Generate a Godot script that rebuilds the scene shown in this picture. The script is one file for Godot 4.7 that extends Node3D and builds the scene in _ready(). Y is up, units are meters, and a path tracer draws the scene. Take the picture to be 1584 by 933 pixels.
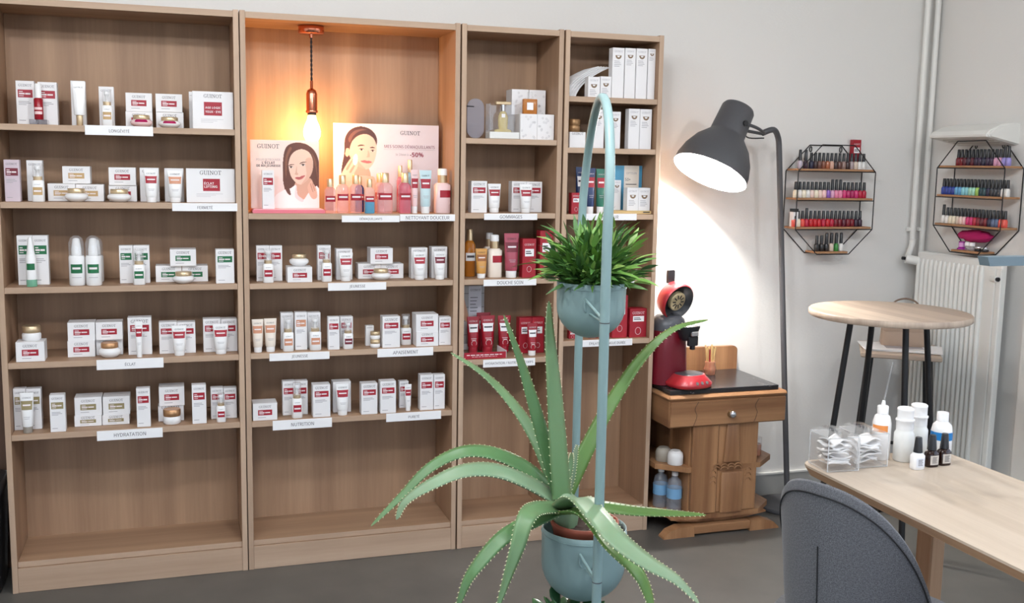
extends Node3D
# A beauty salon corner: four oak bookcases of skin-care products, a floor lamp, a coffee corner,
# nail-polish racks, a manicure desk and a plant stand. Metres, y up; bookcase fronts lie in z = 0.


const EXPOSURE := 0.9
const SKY_E := 2.0
const CEIL_E := 1.08
const LAMP_E := 2.1
const BULB_E := 0.2

const PRODUCTS := [
	# kind, x, shelf y, front z, width, height, depth, style, label, group
	["c", -0.6995, 1.6284, -0.085, 0.0573, 0.1462, 0.043, "Rt", "red-banded carton behind the red serum, by the side panel on the LONGEVITE shelf", "cartons on the LONGEVITE shelf"],
	["c", -0.6305, 1.6284, -0.085, 0.0601, 0.1446, 0.0451, "Rt", "red-banded carton behind the red serum, nearer the gold-capped tube on the LONGEVITE shelf", "cartons on the LONGEVITE shelf"],
	["r", -0.655, 1.6284, -0.014, 0.0291, 0.1359, 0.0233, "R", "red serum dropper bottle with white cap on a clear block on the LONGEVITE shelf", "bottles on the LONGEVITE shelf"],
	["c", -0.5335, 1.6284, -0.085, 0.0462, 0.1529, 0.0347, "n", "plain white carton behind the gold-capped tube on the LONGEVITE shelf", "cartons on the LONGEVITE shelf"],
	["t", -0.527, 1.6284, -0.014, 0.0438, 0.1455, 0.0351, "n:gold", "white tube standing on a gold cap on the LONGEVITE shelf", "tubes on the LONGEVITE shelf"],
	["c", -0.4433, 1.6284, -0.085, 0.0486, 0.1368, 0.0364, "n", "plain white carton behind the foundation bottle on the LONGEVITE shelf", "cartons on the LONGEVITE shelf"],
	["s", -0.4386, 1.6284, -0.014, 0.036, 0.1252, 0.0288, "A", "foundation pump bottle with tan label square on the LONGEVITE shelf", "pump bottles on the LONGEVITE shelf"],
	["c", -0.3386, 1.6284, -0.0895, 0.0885, 0.055, 0.075, "Rf", "white flat carton, lower one behind the pale pink jar on the LONGEVITE shelf", "cartons on the LONGEVITE shelf"],
	["c", -0.3378, 1.6834, -0.088, 0.0867, 0.0643, 0.075, "Rf", "white flat carton with orange-red band, topmost above the pale pink jar on the LONGEVITE shelf", "cartons on the LONGEVITE shelf"],
	["j", -0.33, 1.6284, -0.014, 0.0745, 0.0421, 0.0745, "P", "pale pink low jar with magenta label on the LONGEVITE shelf", "jars on the LONGEVITE shelf"],
	["c", -0.236, 1.6284, -0.0918, 0.0923, 0.0565, 0.075, "Rf", "white flat carton, lower one behind the white jar on the LONGEVITE shelf", "cartons on the LONGEVITE shelf"],
	["c", -0.2377, 1.6849, -0.088, 0.0893, 0.0631, 0.075, "Rf", "white flat carton, topmost above the white jar on the LONGEVITE shelf", "cartons on the LONGEVITE shelf"],
	["j", -0.237, 1.6284, -0.014, 0.0768, 0.0376, 0.0768, "W", "white low jar with magenta label on the LONGEVITE shelf", "jars on the LONGEVITE shelf"],
	["c", -0.1583, 1.6284, -0.125, 0.0229, 0.1329, 0.0172, "n", "white square eye-care box, rear one of two on the LONGEVITE shelf", "cartons on the LONGEVITE shelf"],
	["q", -0.0905, 1.6284, -0.03, 0.1384, 0.1297, 0.03, "R", "white square eye-care box with large red AGE LOGIC panel on the LONGEVITE shelf", "square boxes on the LONGEVITE shelf"],
	["c", -0.7447, 1.3694, -0.03, 0.0474, 0.1399, 0.0355, "Dt", "mauve-grey tall carton with dark red band on the FERMETE shelf", "cartons on the FERMETE shelf"],
	["c", -0.681, 1.3694, -0.085, 0.0497, 0.1388, 0.0373, "n", "plain white carton behind the beige foundation bottle on the FERMETE shelf", "cartons on the FERMETE shelf"],
	["s", -0.6658, 1.3694, -0.014, 0.0396, 0.1297, 0.0317, "A", "foundation pump bottle with beige label square on the FERMETE shelf", "pump bottles on the FERMETE shelf"],
	["c", -0.599, 1.3694, -0.0911, 0.0881, 0.0603, 0.075, "Af", "beige-banded base carton of the pyramid beside the foundation bottle on the FERMETE shelf", "cartons on the FERMETE shelf"],
	["c", -0.5081, 1.3694, -0.0911, 0.0906, 0.0584, 0.075, "Af", "beige-banded base carton of the pyramid beside the red-banded stack on the FERMETE shelf", "cartons on the FERMETE shelf"],
	["c", -0.5496, 1.4297, -0.088, 0.0887, 0.0601, 0.075, "Af", "white flat carton with beige band, top of a pyramid of three on the FERMETE shelf", "cartons on the FERMETE shelf"],
	["j", -0.5484, 1.3694, -0.014, 0.0761, 0.0456, 0.0761, "W", "white glass jar with gold lid before the beige-banded cartons on the FERMETE shelf", "jars on the FERMETE shelf"],
	["c", -0.4004, 1.3694, -0.0946, 0.0923, 0.0567, 0.075, "Rf", "white flat carton with red band, lower of two behind a jar on the FERMETE shelf", "cartons on the FERMETE shelf"],
	["c", -0.4001, 1.4261, -0.088, 0.0894, 0.0621, 0.075, "Rf", "white flat carton with red band, upper of two behind a jar on the FERMETE shelf", "cartons on the FERMETE shelf"],
	["j", -0.4105, 1.3694, -0.014, 0.0796, 0.044, 0.0796, "W", "white glass jar with gold lid before the red-banded cartons on the FERMETE shelf", "jars on the FERMETE shelf"],
	["c", -0.3101, 1.3694, -0.085, 0.0641, 0.119, 0.0481, "n", "plain white carton behind a tube with red label on the FERMETE shelf", "cartons on the FERMETE shelf"],
	["t", -0.3035, 1.3694, -0.014, 0.0477, 0.114, 0.0381, "R:white", "white cream tube with red label square on the FERMETE shelf", "tubes on the FERMETE shelf"],
	["c", -0.227, 1.3694, -0.085, 0.065, 0.1185, 0.0488, "n", "plain white carton behind a tube with salmon label on the FERMETE shelf", "cartons on the FERMETE shelf"],
	["t", -0.2241, 1.3694, -0.014, 0.0528, 0.1123, 0.0422, "S:white", "white cream tube with salmon label square on the FERMETE shelf", "tubes on the FERMETE shelf"],
	["q", -0.1035, 1.3694, -0.03, 0.1659, 0.1197, 0.03, "E", "large white square box with red ECLAT LIFTING panel on the FERMETE shelf", "square boxes on the FERMETE shelf"],
	["c", -0.7214, 1.0804, -0.0723, 0.0482, 0.1713, 0.0361, "Gt", "green-banded carton behind the spray bottle, by the side panel on the green-label shelf", "cartons on the green-label shelf"],
	["c", -0.6722, 1.0804, -0.074, 0.0486, 0.1709, 0.0364, "Gt", "green-banded carton behind the spray bottle, nearer the foam bottles on the green-label shelf", "cartons on the green-label shelf"],
	["y", -0.698, 1.0804, -0.012, 0.0346, 0.1681, 0.0277, "G", "spray bottle with white pump and green liquid on the green-label shelf", "bottles on the green-label shelf"],
	["f", -0.5549, 1.0804, -0.0195, 0.0531, 0.1725, 0.0531, "G", "dome-capped foam bottle with green label nearer the spray bottle on the green-label shelf", "foam bottles on the green-label shelf"],
	["f", -0.5007, 1.0804, -0.012, 0.0519, 0.1728, 0.0519, "G", "dome-capped foam bottle with green label nearer the pump bottle on the green-label shelf", "foam bottles on the green-label shelf"],
	["f", -0.4985, 1.0804, -0.125, 0.0469, 0.1588, 0.0469, "n", "white foam bottle standing behind two others on the green-label shelf", "foam bottles on the green-label shelf"],
	["c", -0.3955, 1.0804, -0.07, 0.0454, 0.1346, 0.034, "Gt", "green-banded carton behind the pump bottle, nearer the foam bottles on the green-label shelf", "cartons on the green-label shelf"],
	["c", -0.3446, 1.0804, -0.07, 0.0541, 0.1342, 0.0406, "Gt", "green-banded carton behind the pump bottle, nearer the pyramid on the green-label shelf", "cartons on the green-label shelf"],
	["s", -0.3521, 1.0804, -0.012, 0.0412, 0.1273, 0.0329, "G", "gold-collared pump bottle with green label on the green-label shelf", "pump bottles on the green-label shelf"],
	["c", -0.2543, 1.0804, -0.089, 0.0884, 0.0589, 0.075, "Gf", "green-banded base carton of the pyramid beside the pump bottle on the green-label shelf", "cartons on the green-label shelf"],
	["c", -0.1632, 1.0804, -0.089, 0.0892, 0.0576, 0.075, "Gf", "green-banded base carton of the pyramid beside the lone carton on the green-label shelf", "cartons on the green-label shelf"],
	["c", -0.2035, 1.1393, -0.073, 0.0896, 0.0603, 0.075, "Gf", "white flat carton with green band, top of the pyramid on the green-label shelf", "cartons on the green-label shelf"],
	["j", -0.2036, 1.0804, -0.012, 0.076, 0.0414, 0.076, "W", "white glass jar before the green-banded cartons on the green-label shelf", "jars on the green-label shelf"],
	["c", -0.0609, 1.0804, -0.012, 0.0634, 0.123, 0.0476, "Gt", "white carton with green band standing alone on the green-label shelf", "cartons on the green-label shelf"],
	["c", -0.7115, 0.8214, -0.0154, 0.0902, 0.0684, 0.075, "Rf", "white flat carton carrying a gold-lidded jar on the ECLAT shelf", "cartons on the ECLAT shelf"],
	["g", -0.7103, 0.8898, -0.0274, 0.0642, 0.0512, 0.0642, "W", "white jar with wide gold lid on a carton on the ECLAT shelf", "jars on the ECLAT shelf"],
	["c", -0.5535, 0.8214, -0.07, 0.0897, 0.0579, 0.075, "Rf", "lower red-banded flat carton nearer the gold-lidded jar on the ECLAT shelf", "cartons on the ECLAT shelf"],
	["c", -0.5516, 0.8793, -0.073, 0.0896, 0.0648, 0.075, "Rf", "upper red-banded flat carton nearer the gold-lidded jar on the ECLAT shelf", "cartons on the ECLAT shelf"],
	["c", -0.4619, 0.8214, -0.0908, 0.0889, 0.0576, 0.075, "Rf", "lower red-banded flat carton directly behind the copper-lidded jar on the ECLAT shelf", "cartons on the ECLAT shelf"],
	["c", -0.4601, 0.879, -0.073, 0.0888, 0.0635, 0.075, "Rf", "upper red-banded flat carton above the copper-lidded jar on the ECLAT shelf", "cartons on the ECLAT shelf"],
	["j", -0.459, 0.8214, -0.012, 0.0778, 0.0525, 0.0778, "K", "white jar with copper lid before the block of four cartons on the ECLAT shelf", "jars on the ECLAT shelf"],
	["c", -0.3579, 0.8214, -0.0728, 0.0798, 0.1348, 0.05, "Rt", "broad white carton with red band behind the slim tube on the ECLAT shelf", "cartons on the ECLAT shelf"],
	["t", -0.3592, 0.8214, -0.012, 0.026, 0.1284, 0.0208, "R:white", "slim white tube with small red label on the ECLAT shelf", "tubes on the ECLAT shelf"],
	["c", -0.2616, 0.8214, -0.07, 0.0617, 0.1154, 0.0463, "Rt", "red-banded carton paired behind a tube, nearer the slim tube on the ECLAT shelf", "cartons on the ECLAT shelf"],
	["c", -0.1984, 0.8214, -0.07, 0.0623, 0.1134, 0.0468, "Rt", "red-banded carton paired behind a tube, farther from the slim tube on the ECLAT shelf", "cartons on the ECLAT shelf"],
	["t", -0.2238, 0.8214, -0.012, 0.051, 0.108, 0.0408, "R:white", "white tube with red label before a pair beside the slim tube on the ECLAT shelf", "tubes on the ECLAT shelf"],
	["c", -0.1091, 0.8214, -0.07, 0.0615, 0.123, 0.0461, "Rt", "red-banded carton of the last pair, farther from the side panel on the ECLAT shelf", "cartons on the ECLAT shelf"],
	["c", -0.0488, 0.8214, -0.07, 0.0566, 0.1211, 0.0471, "Rt", "red-banded carton of the last pair, against the side panel on the ECLAT shelf", "cartons on the ECLAT shelf"],
	["t", -0.0801, 0.8214, -0.012, 0.0551, 0.1095, 0.0441, "R:white", "white tube with red label before the pair by the bookcase side on the ECLAT shelf", "tubes on the ECLAT shelf"],
	["c", -0.7595, 0.5694, -0.07, 0.0399, 0.1479, 0.0334, "Ot", "olive-banded carton behind the grey-capped tube, by the side panel on the HYDRATATION shelf", "cartons on the HYDRATATION shelf"],
	["c", -0.7146, 0.5694, -0.07, 0.0475, 0.1455, 0.0356, "Ot", "olive-banded carton behind the grey-capped tube, nearer the lone carton on the HYDRATATION shelf", "cartons on the HYDRATATION shelf"],
	["t", -0.7314, 0.5694, -0.012, 0.045, 0.1413, 0.036, "O:grey", "white tube with olive label and grey cap on the HYDRATATION shelf", "tubes on the HYDRATATION shelf"],
	["c", -0.6331, 0.5694, -0.012, 0.049, 0.132, 0.0368, "Ot", "tall white carton with olive band standing alone on the HYDRATATION shelf", "cartons on the HYDRATATION shelf"],
	["c", -0.5404, 0.5694, -0.07, 0.0902, 0.0386, 0.075, "Of", "lower olive-banded flat carton nearer the lone olive carton on the HYDRATATION shelf", "cartons on the HYDRATATION shelf"],
	["c", -0.5385, 0.608, -0.073, 0.0901, 0.0659, 0.075, "Of", "upper olive-banded flat carton nearer the lone olive carton on the HYDRATATION shelf", "cartons on the HYDRATATION shelf"],
	["c", -0.4476, 0.5694, -0.07, 0.0906, 0.0361, 0.075, "Of", "lower olive-banded flat carton nearer the tall red-banded carton on the HYDRATATION shelf", "cartons on the HYDRATATION shelf"],
	["c", -0.4444, 0.6055, -0.073, 0.091, 0.0664, 0.075, "Of", "upper olive-banded flat carton nearer the tall red-banded carton on the HYDRATATION shelf", "cartons on the HYDRATATION shelf"],
	["c", -0.3512, 0.5694, -0.012, 0.0459, 0.1406, 0.0344, "Rt", "tall white carton with red band beside the olive block of four on the HYDRATATION shelf", "cartons on the HYDRATATION shelf"],
	["c", -0.2589, 0.5694, -0.0778, 0.0888, 0.0572, 0.05, "n", "white flat carton under another behind the copper-lidded jar on the HYDRATATION shelf", "cartons on the HYDRATATION shelf"],
	["c", -0.2552, 0.6266, -0.073, 0.0881, 0.0704, 0.075, "Rf", "white flat carton with red band above the copper-lidded jar on the HYDRATATION shelf", "cartons on the HYDRATATION shelf"],
	["g", -0.2557, 0.5694, -0.012, 0.0648, 0.0534, 0.0648, "K", "white jar with wide copper lid on the HYDRATATION shelf", "jars on the HYDRATATION shelf"],
	["c", -0.1608, 0.5694, -0.012, 0.0491, 0.1437, 0.0368, "Rt", "tall slim white carton with red band beside the serum pair on the HYDRATATION shelf", "cartons on the HYDRATATION shelf"],
	["c", -0.0966, 0.5694, -0.07, 0.0444, 0.117, 0.0333, "Rt", "red-banded carton behind the clear-capped serum, nearer the slim carton on the HYDRATATION shelf", "cartons on the HYDRATATION shelf"],
	["c", -0.0499, 0.5694, -0.07, 0.0465, 0.1146, 0.0349, "Rt", "red-banded carton behind the clear-capped serum, by the side panel on the HYDRATATION shelf", "cartons on the HYDRATATION shelf"],
	["s", -0.0845, 0.5694, -0.012, 0.0333, 0.1072, 0.0267, "R", "serum bottle with clear cap and red label on the HYDRATATION shelf", "pump bottles on the HYDRATATION shelf"],
	["c", 0.0959, 1.3474, -0.03, 0.0427, 0.1398, 0.0321, "Rt", "tall white carton with red band before the smaller poster on the poster shelf", "cartons on the poster shelf"],
	["k", 0.3183, 1.3324, -0.014, 0.0405, 0.1265, 0.0324, "P", "clear pink lotion bottle with gold cap, slimmest of the row on the poster shelf", "bottles on the poster shelf"],
	["k", 0.3667, 1.3324, -0.03, 0.0452, 0.1401, 0.0362, "P", "clear pink bottle with gold cap beside the slimmest pink one on the poster shelf", "bottles on the poster shelf"],
	["k", 0.4157, 1.3324, -0.03, 0.0451, 0.1418, 0.0361, "P", "clear pink bottle with gold cap beside the dark blue bottle on the poster shelf", "bottles on the poster shelf"],
	["k", 0.445, 1.3324, -0.125, 0.0346, 0.1342, 0.0276, "B", "dark blue bottle with gold cap behind the two-tone bottle on the poster shelf", "bottles on the poster shelf"],
	["k", 0.4641, 1.3324, -0.014, 0.0376, 0.1272, 0.0301, "U", "two-tone blue and clear bottle with gold cap on the poster shelf", "bottles on the poster shelf"],
	["k", 0.5227, 1.3324, -0.014, 0.0578, 0.1505, 0.0462, "P", "broad clear pink bottle with gold cap beside the two-tone bottle on the poster shelf", "bottles on the poster shelf"],
	["k", 0.5215, 1.3324, -0.125, 0.0367, 0.1479, 0.0293, "P", "clear pink bottle behind the broad pink bottle on the poster shelf", "bottles on the poster shelf"],
	["k", 0.5986, 1.3324, -0.014, 0.0476, 0.1515, 0.0392, "Q", "rose bottle with gold cap before the taller bottles on the poster shelf", "bottles on the poster shelf"],
	["k", 0.6024, 1.3324, -0.125, 0.0286, 0.1779, 0.0228, "Q", "tall rose bottle with gold cap behind the row on the poster shelf", "bottles on the poster shelf"],
	["k", 0.641, 1.3324, -0.125, 0.0316, 0.2007, 0.0253, "L", "pale blue bottle with gold cap, tallest behind the row on the poster shelf", "bottles on the poster shelf"],
	["t", 0.6778, 1.3324, -0.014, 0.0474, 0.1624, 0.0397, "R:aqua", "clear aqua tube with red label and white foot on the poster shelf", "tubes on the poster shelf"],
	["t", 0.6383, 1.3324, -0.03, 0.0301, 0.1638, 0.027, "R:rose", "pale tube with red label behind the aqua tube on the poster shelf", "tubes on the poster shelf"],
	["p", 0.7498, 1.3324, -0.03, 0.0615, 0.1699, 0.0531, "R", "pale pink pump bottle with white top by the bookcase side on the poster shelf", "pump bottles on the poster shelf"],
	["c", 0.0757, 1.0794, -0.07, 0.0461, 0.1314, 0.0345, "Rt", "red-banded carton behind the first serum, by the side panel on the lone JEUNESSE shelf", "cartons on the lone JEUNESSE shelf"],
	["c", 0.1227, 1.0794, -0.07, 0.0459, 0.131, 0.0344, "Rt", "red-banded carton behind the first serum, nearer the gold-rimmed jar on the lone JEUNESSE shelf", "cartons on the lone JEUNESSE shelf"],
	["s", 0.0912, 1.0794, -0.012, 0.0388, 0.1243, 0.031, "R", "serum bottle with clear cap before a pair of cartons on the lone JEUNESSE shelf", "pump bottles on the lone JEUNESSE shelf"],
	["c", 0.2036, 1.0794, -0.012, 0.0891, 0.0564, 0.075, "Rf", "white flat carton carrying a gold-rimmed jar on the lone JEUNESSE shelf", "cartons on the lone JEUNESSE shelf"],
	["j", 0.206, 1.1358, -0.024, 0.0723, 0.0444, 0.0723, "W", "white flared jar with gold lid on a carton on the lone JEUNESSE shelf", "jars on the lone JEUNESSE shelf"],
	["c", 0.3001, 1.0794, -0.07, 0.0489, 0.1307, 0.0366, "Rt", "tall white carton behind a single serum bottle on the lone JEUNESSE shelf", "cartons on the lone JEUNESSE shelf"],
	["s", 0.3031, 1.0794, -0.012, 0.0375, 0.1251, 0.03, "R", "serum bottle with clear cap before a single tall carton on the lone JEUNESSE shelf", "pump bottles on the lone JEUNESSE shelf"],
	["c", 0.3755, 1.0794, -0.07, 0.0604, 0.117, 0.0453, "n", "white carton behind the tilted tube on the lone JEUNESSE shelf", "cartons on the lone JEUNESSE shelf"],
	["t", 0.3751, 1.0794, -0.012, 0.0526, 0.1056, 0.042, "R:white", "white tube with red label beside the single serum on the lone JEUNESSE shelf", "tubes on the lone JEUNESSE shelf"],
	["c", 0.4739, 1.0794, -0.0889, 0.0865, 0.0579, 0.075, "Rf", "red-banded base carton of the pyramid nearer the single serum on the lone JEUNESSE shelf", "cartons on the lone JEUNESSE shelf"],
	["c", 0.5621, 1.0794, -0.0889, 0.0877, 0.0562, 0.075, "Rf", "red-banded base carton of the pyramid farther from the single serum on the lone JEUNESSE shelf", "cartons on the lone JEUNESSE shelf"],
	["c", 0.5181, 1.1373, -0.073, 0.0858, 0.0604, 0.075, "Rf", "white flat carton with red band, top of the pyramid on the lone JEUNESSE shelf", "cartons on the lone JEUNESSE shelf"],
	["j", 0.511, 1.0794, -0.012, 0.0759, 0.0422, 0.0759, "W", "white flared jar with gold lid before the pyramid on the lone JEUNESSE shelf", "jars on the lone JEUNESSE shelf"],
	["c", 0.6646, 1.0794, -0.07, 0.0638, 0.1184, 0.0478, "n", "white carton behind a tube with red label on the lone JEUNESSE shelf", "cartons on the lone JEUNESSE shelf"],
	["t", 0.6566, 1.0794, -0.012, 0.0527, 0.1066, 0.0422, "R:white", "white tube with bold red label next to the pyramid on the lone JEUNESSE shelf", "tubes on the lone JEUNESSE shelf"],
	["c", 0.7441, 1.0794, -0.07, 0.0617, 0.1217, 0.0463, "n", "white carton behind a tube with brown label on the lone JEUNESSE shelf", "cartons on the lone JEUNESSE shelf"],
	["t", 0.7361, 1.0794, -0.012, 0.0505, 0.1075, 0.0404, "D:white", "white tube with brown-red label by the bookcase side on the lone JEUNESSE shelf", "tubes on the lone JEUNESSE shelf"],
	["t", 0.0504, 0.8224, -0.012, 0.0425, 0.122, 0.034, "S:cream", "cream tube with salmon label against the side panel on the APAISEMENT shelf", "tubes on the APAISEMENT shelf"],
	["t", 0.096, 0.8224, -0.012, 0.0455, 0.1233, 0.0364, "S:cream", "cream tube with salmon label beside the first serum on the APAISEMENT shelf", "tubes on the APAISEMENT shelf"],
	["c", 0.1608, 0.8224, -0.07, 0.0471, 0.1364, 0.0353, "n", "white carton behind a salmon-labelled serum, by the cream tubes on the APAISEMENT shelf", "cartons on the APAISEMENT shelf"],
	["s", 0.1599, 0.8224, -0.012, 0.0401, 0.1268, 0.0321, "S", "serum bottle with salmon label, by the cream tubes on the APAISEMENT shelf", "pump bottles on the APAISEMENT shelf"],
	["c", 0.2087, 0.8224, -0.0388, 0.0445, 0.1417, 0.0333, "St", "tall white carton with salmon band between two serums on the APAISEMENT shelf", "cartons on the APAISEMENT shelf"],
	["c", 0.2601, 0.8224, -0.07, 0.049, 0.1347, 0.0367, "n", "white carton behind the second salmon-labelled serum on the APAISEMENT shelf", "cartons on the APAISEMENT shelf"],
	["s", 0.2594, 0.8224, -0.012, 0.0429, 0.1255, 0.0343, "S", "serum bottle with salmon label beside the salmon-banded carton on the APAISEMENT shelf", "pump bottles on the APAISEMENT shelf"],
	["c", 0.3269, 0.8224, -0.0158, 0.0423, 0.1241, 0.0318, "Rt", "slim white carton with red band beside a wine-labelled serum on the APAISEMENT shelf", "cartons on the APAISEMENT shelf"],
	["c", 0.3827, 0.8224, -0.07, 0.0488, 0.1156, 0.0366, "Rt", "white carton behind the wine-labelled serum on the APAISEMENT shelf", "cartons on the APAISEMENT shelf"],
	["s", 0.3816, 0.8224, -0.012, 0.0378, 0.1065, 0.0302, "D", "short serum bottle with wine-red label on the APAISEMENT shelf", "pump bottles on the APAISEMENT shelf"],
	["c", 0.4718, 0.8224, -0.07, 0.0309, 0.078, 0.0232, "n", "small white carton behind the two stacked jars on the APAISEMENT shelf", "cartons on the APAISEMENT shelf"],
	["g", 0.4854, 0.8224, -0.012, 0.0395, 0.0297, 0.0395, "W", "lower of two small stacked jars with gold lids on the APAISEMENT shelf", "jars on the APAISEMENT shelf"],
	["g", 0.4876, 0.8521, -0.024, 0.0396, 0.0304, 0.0396, "W", "upper of two small stacked jars with gold lids on the APAISEMENT shelf", "jars on the APAISEMENT shelf"],
	["c", 0.5438, 0.8224, -0.012, 0.0674, 0.12, 0.05, "Rt", "white carton with large red band beside the stacked jars on the APAISEMENT shelf", "cartons on the APAISEMENT shelf"],
	["s", 0.6123, 0.8224, -0.0553, 0.0424, 0.1184, 0.0339, "R", "serum bottle with red label between large cartons on the APAISEMENT shelf", "pump bottles on the APAISEMENT shelf"],
	["c", 0.6844, 0.8224, -0.012, 0.0867, 0.0576, 0.075, "Rf", "white flat carton with red band, lower of two on the APAISEMENT shelf", "cartons on the APAISEMENT shelf"],
	["c", 0.6839, 0.88, -0.015, 0.0871, 0.0663, 0.075, "Rf", "white flat carton with red band, upper of two on the APAISEMENT shelf", "cartons on the APAISEMENT shelf"],
	["c", 0.7569, 0.8224, -0.0231, 0.0472, 0.1104, 0.0389, "Rt", "white carton with red band by the bookcase side on the APAISEMENT shelf", "cartons on the APAISEMENT shelf"],
	["c", 0.0716, 0.5674, -0.012, 0.0877, 0.0644, 0.075, "Rf", "white flat carton with red band by the bookcase side on the NUTRITION shelf", "cartons on the NUTRITION shelf"],
	["c", 0.164, 0.5674, -0.07, 0.0459, 0.1311, 0.0345, "Rt", "red-banded carton behind the serum, nearer the flat carton on the NUTRITION shelf", "cartons on the NUTRITION shelf"],
	["c", 0.2112, 0.5674, -0.07, 0.0463, 0.1299, 0.0347, "Rt", "red-banded carton behind the serum, nearer the large carton on the NUTRITION shelf", "cartons on the NUTRITION shelf"],
	["s", 0.1897, 0.5674, -0.012, 0.0391, 0.1336, 0.0313, "R", "serum bottle with clear cap and red label on the NUTRITION shelf", "pump bottles on the NUTRITION shelf"],
	["c", 0.2793, 0.5674, -0.012, 0.0646, 0.1247, 0.0485, "Rt", "white carton with large red band next to the serum on the NUTRITION shelf", "cartons on the NUTRITION shelf"],
	["c", 0.364, 0.5674, -0.07, 0.0686, 0.1196, 0.05, "n", "white carton behind the red-labelled tube on the NUTRITION shelf", "cartons on the NUTRITION shelf"],
	["t", 0.3602, 0.5674, -0.012, 0.0523, 0.1207, 0.0418, "R:white", "white tube with red label on the NUTRITION shelf", "tubes on the NUTRITION shelf"],
	["c", 0.4598, 0.5674, -0.012, 0.0615, 0.1202, 0.0461, "Rt", "white carton with large red band, farther from the slim pair on the NUTRITION shelf", "cartons on the NUTRITION shelf"],
	["c", 0.5321, 0.5674, -0.012, 0.0605, 0.1251, 0.0454, "Rt", "white carton with large red band beside the mini tube on the NUTRITION shelf", "cartons on the NUTRITION shelf"],
	["c", 0.6082, 0.5674, -0.0825, 0.0366, 0.1067, 0.0275, "Rt", "slim white carton behind the mini tube on the NUTRITION shelf", "cartons on the NUTRITION shelf"],
	["t", 0.6143, 0.5674, -0.0244, 0.027, 0.1042, 0.0216, "R:white", "mini white tube with red label on the NUTRITION shelf", "tubes on the NUTRITION shelf"],
	["c", 0.6866, 0.5674, -0.0261, 0.0523, 0.1399, 0.0392, "Rt", "slim tall red-banded carton nearer the mini tube on the NUTRITION shelf", "cartons on the NUTRITION shelf"],
	["c", 0.7382, 0.5674, -0.0307, 0.044, 0.1377, 0.033, "Rt", "slim tall red-banded carton by the side panel on the NUTRITION shelf", "cartons on the NUTRITION shelf"],
	["c", 0.8897, 1.3354, -0.03, 0.0626, 0.1214, 0.0469, "Rt", "white carton with red band next to a tube on the GOMMAGES shelf", "cartons on the GOMMAGES shelf"],
	["t", 0.9565, 1.3354, -0.03, 0.0532, 0.1115, 0.0426, "R:white", "white exfoliating tube standing between cartons on the GOMMAGES shelf", "tubes on the GOMMAGES shelf"],
	["c", 1.0693, 1.3354, -0.085, 0.0596, 0.1212, 0.0447, "Rt", "red-banded carton behind the second tube, nearer the first tube on the GOMMAGES shelf", "cartons on the GOMMAGES shelf"],
	["c", 1.1331, 1.3354, -0.085, 0.0657, 0.1207, 0.0493, "Rt", "red-banded carton behind the second tube, by the side panel on the GOMMAGES shelf", "cartons on the GOMMAGES shelf"],
	["t", 1.0808, 1.3354, -0.014, 0.0534, 0.1115, 0.0427, "R:white", "white tube before a pair of cartons on the GOMMAGES shelf", "tubes on the GOMMAGES shelf"],
	["k", 0.8785, 1.0794, -0.0987, 0.043, 0.1871, 0.0344, "H", "dark amber shower oil bottle with gold cap on the DOUCHE SOIN shelf", "bottles on the DOUCHE SOIN shelf"],
	["t", 0.907, 1.0794, -0.03, 0.0473, 0.1151, 0.0379, "H:amber", "amber tube with white foot beside the oil bottle on the DOUCHE SOIN shelf", "tubes on the DOUCHE SOIN shelf"],
	["p", 0.9677, 1.0794, -0.0477, 0.0575, 0.1674, 0.046, "R", "cream pump bottle with red label on the DOUCHE SOIN shelf", "pump bottles on the DOUCHE SOIN shelf"],
	["p", 0.9686, 1.0794, -0.125, 0.0475, 0.1706, 0.038, "n", "white pump bottle behind the red-labelled one on the DOUCHE SOIN shelf", "pump bottles on the DOUCHE SOIN shelf"],
	["t", 1.029, 1.0794, -0.0223, 0.062, 0.1746, 0.0496, "D:rose", "dusty rose shower tube with white foot on the DOUCHE SOIN shelf", "tubes on the DOUCHE SOIN shelf"],
	["c", 1.0975, 1.0794, -0.0271, 0.056, 0.1539, 0.042, "W", "red carton with white label square on the DOUCHE SOIN shelf", "cartons on the DOUCHE SOIN shelf"],
	["c", 1.1653, 1.0794, -0.0159, 0.0545, 0.1859, 0.0451, "W", "tall red carton partly behind the leafy plant on the DOUCHE SOIN shelf", "cartons on the DOUCHE SOIN shelf"],
	["t", 0.9002, 0.7669, -0.11, 0.0528, 0.1474, 0.0422, "W:red", "red tube in the display tray, by the bookcase side on the NUTRITION CORPS shelf", "tubes on the NUTRITION CORPS shelf"],
	["t", 0.9621, 0.7669, -0.11, 0.0613, 0.1497, 0.049, "W:red", "red tube in the middle of the display tray on the NUTRITION CORPS shelf", "tubes on the NUTRITION CORPS shelf"],
	["t", 0.9588, 0.7669, -0.16, 0.0583, 0.1547, 0.0467, "W:red", "red tube standing behind the middle one in the tray on the NUTRITION CORPS shelf", "tubes on the NUTRITION CORPS shelf"],
	["t", 1.0317, 0.7669, -0.11, 0.0557, 0.1477, 0.0446, "W:red", "red tube in the display tray next to the red cartons on the NUTRITION CORPS shelf", "tubes on the NUTRITION CORPS shelf"],
	["c", 1.1092, 0.7634, -0.0904, 0.0537, 0.1458, 0.0402, "W", "red carton behind the small red tube, nearer the display tray on the NUTRITION CORPS shelf", "cartons on the NUTRITION CORPS shelf"],
	["c", 1.1627, 0.7634, -0.0884, 0.0522, 0.1463, 0.0391, "W", "red carton behind the small red tube, farther from the tray on the NUTRITION CORPS shelf", "cartons on the NUTRITION CORPS shelf"],
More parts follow.
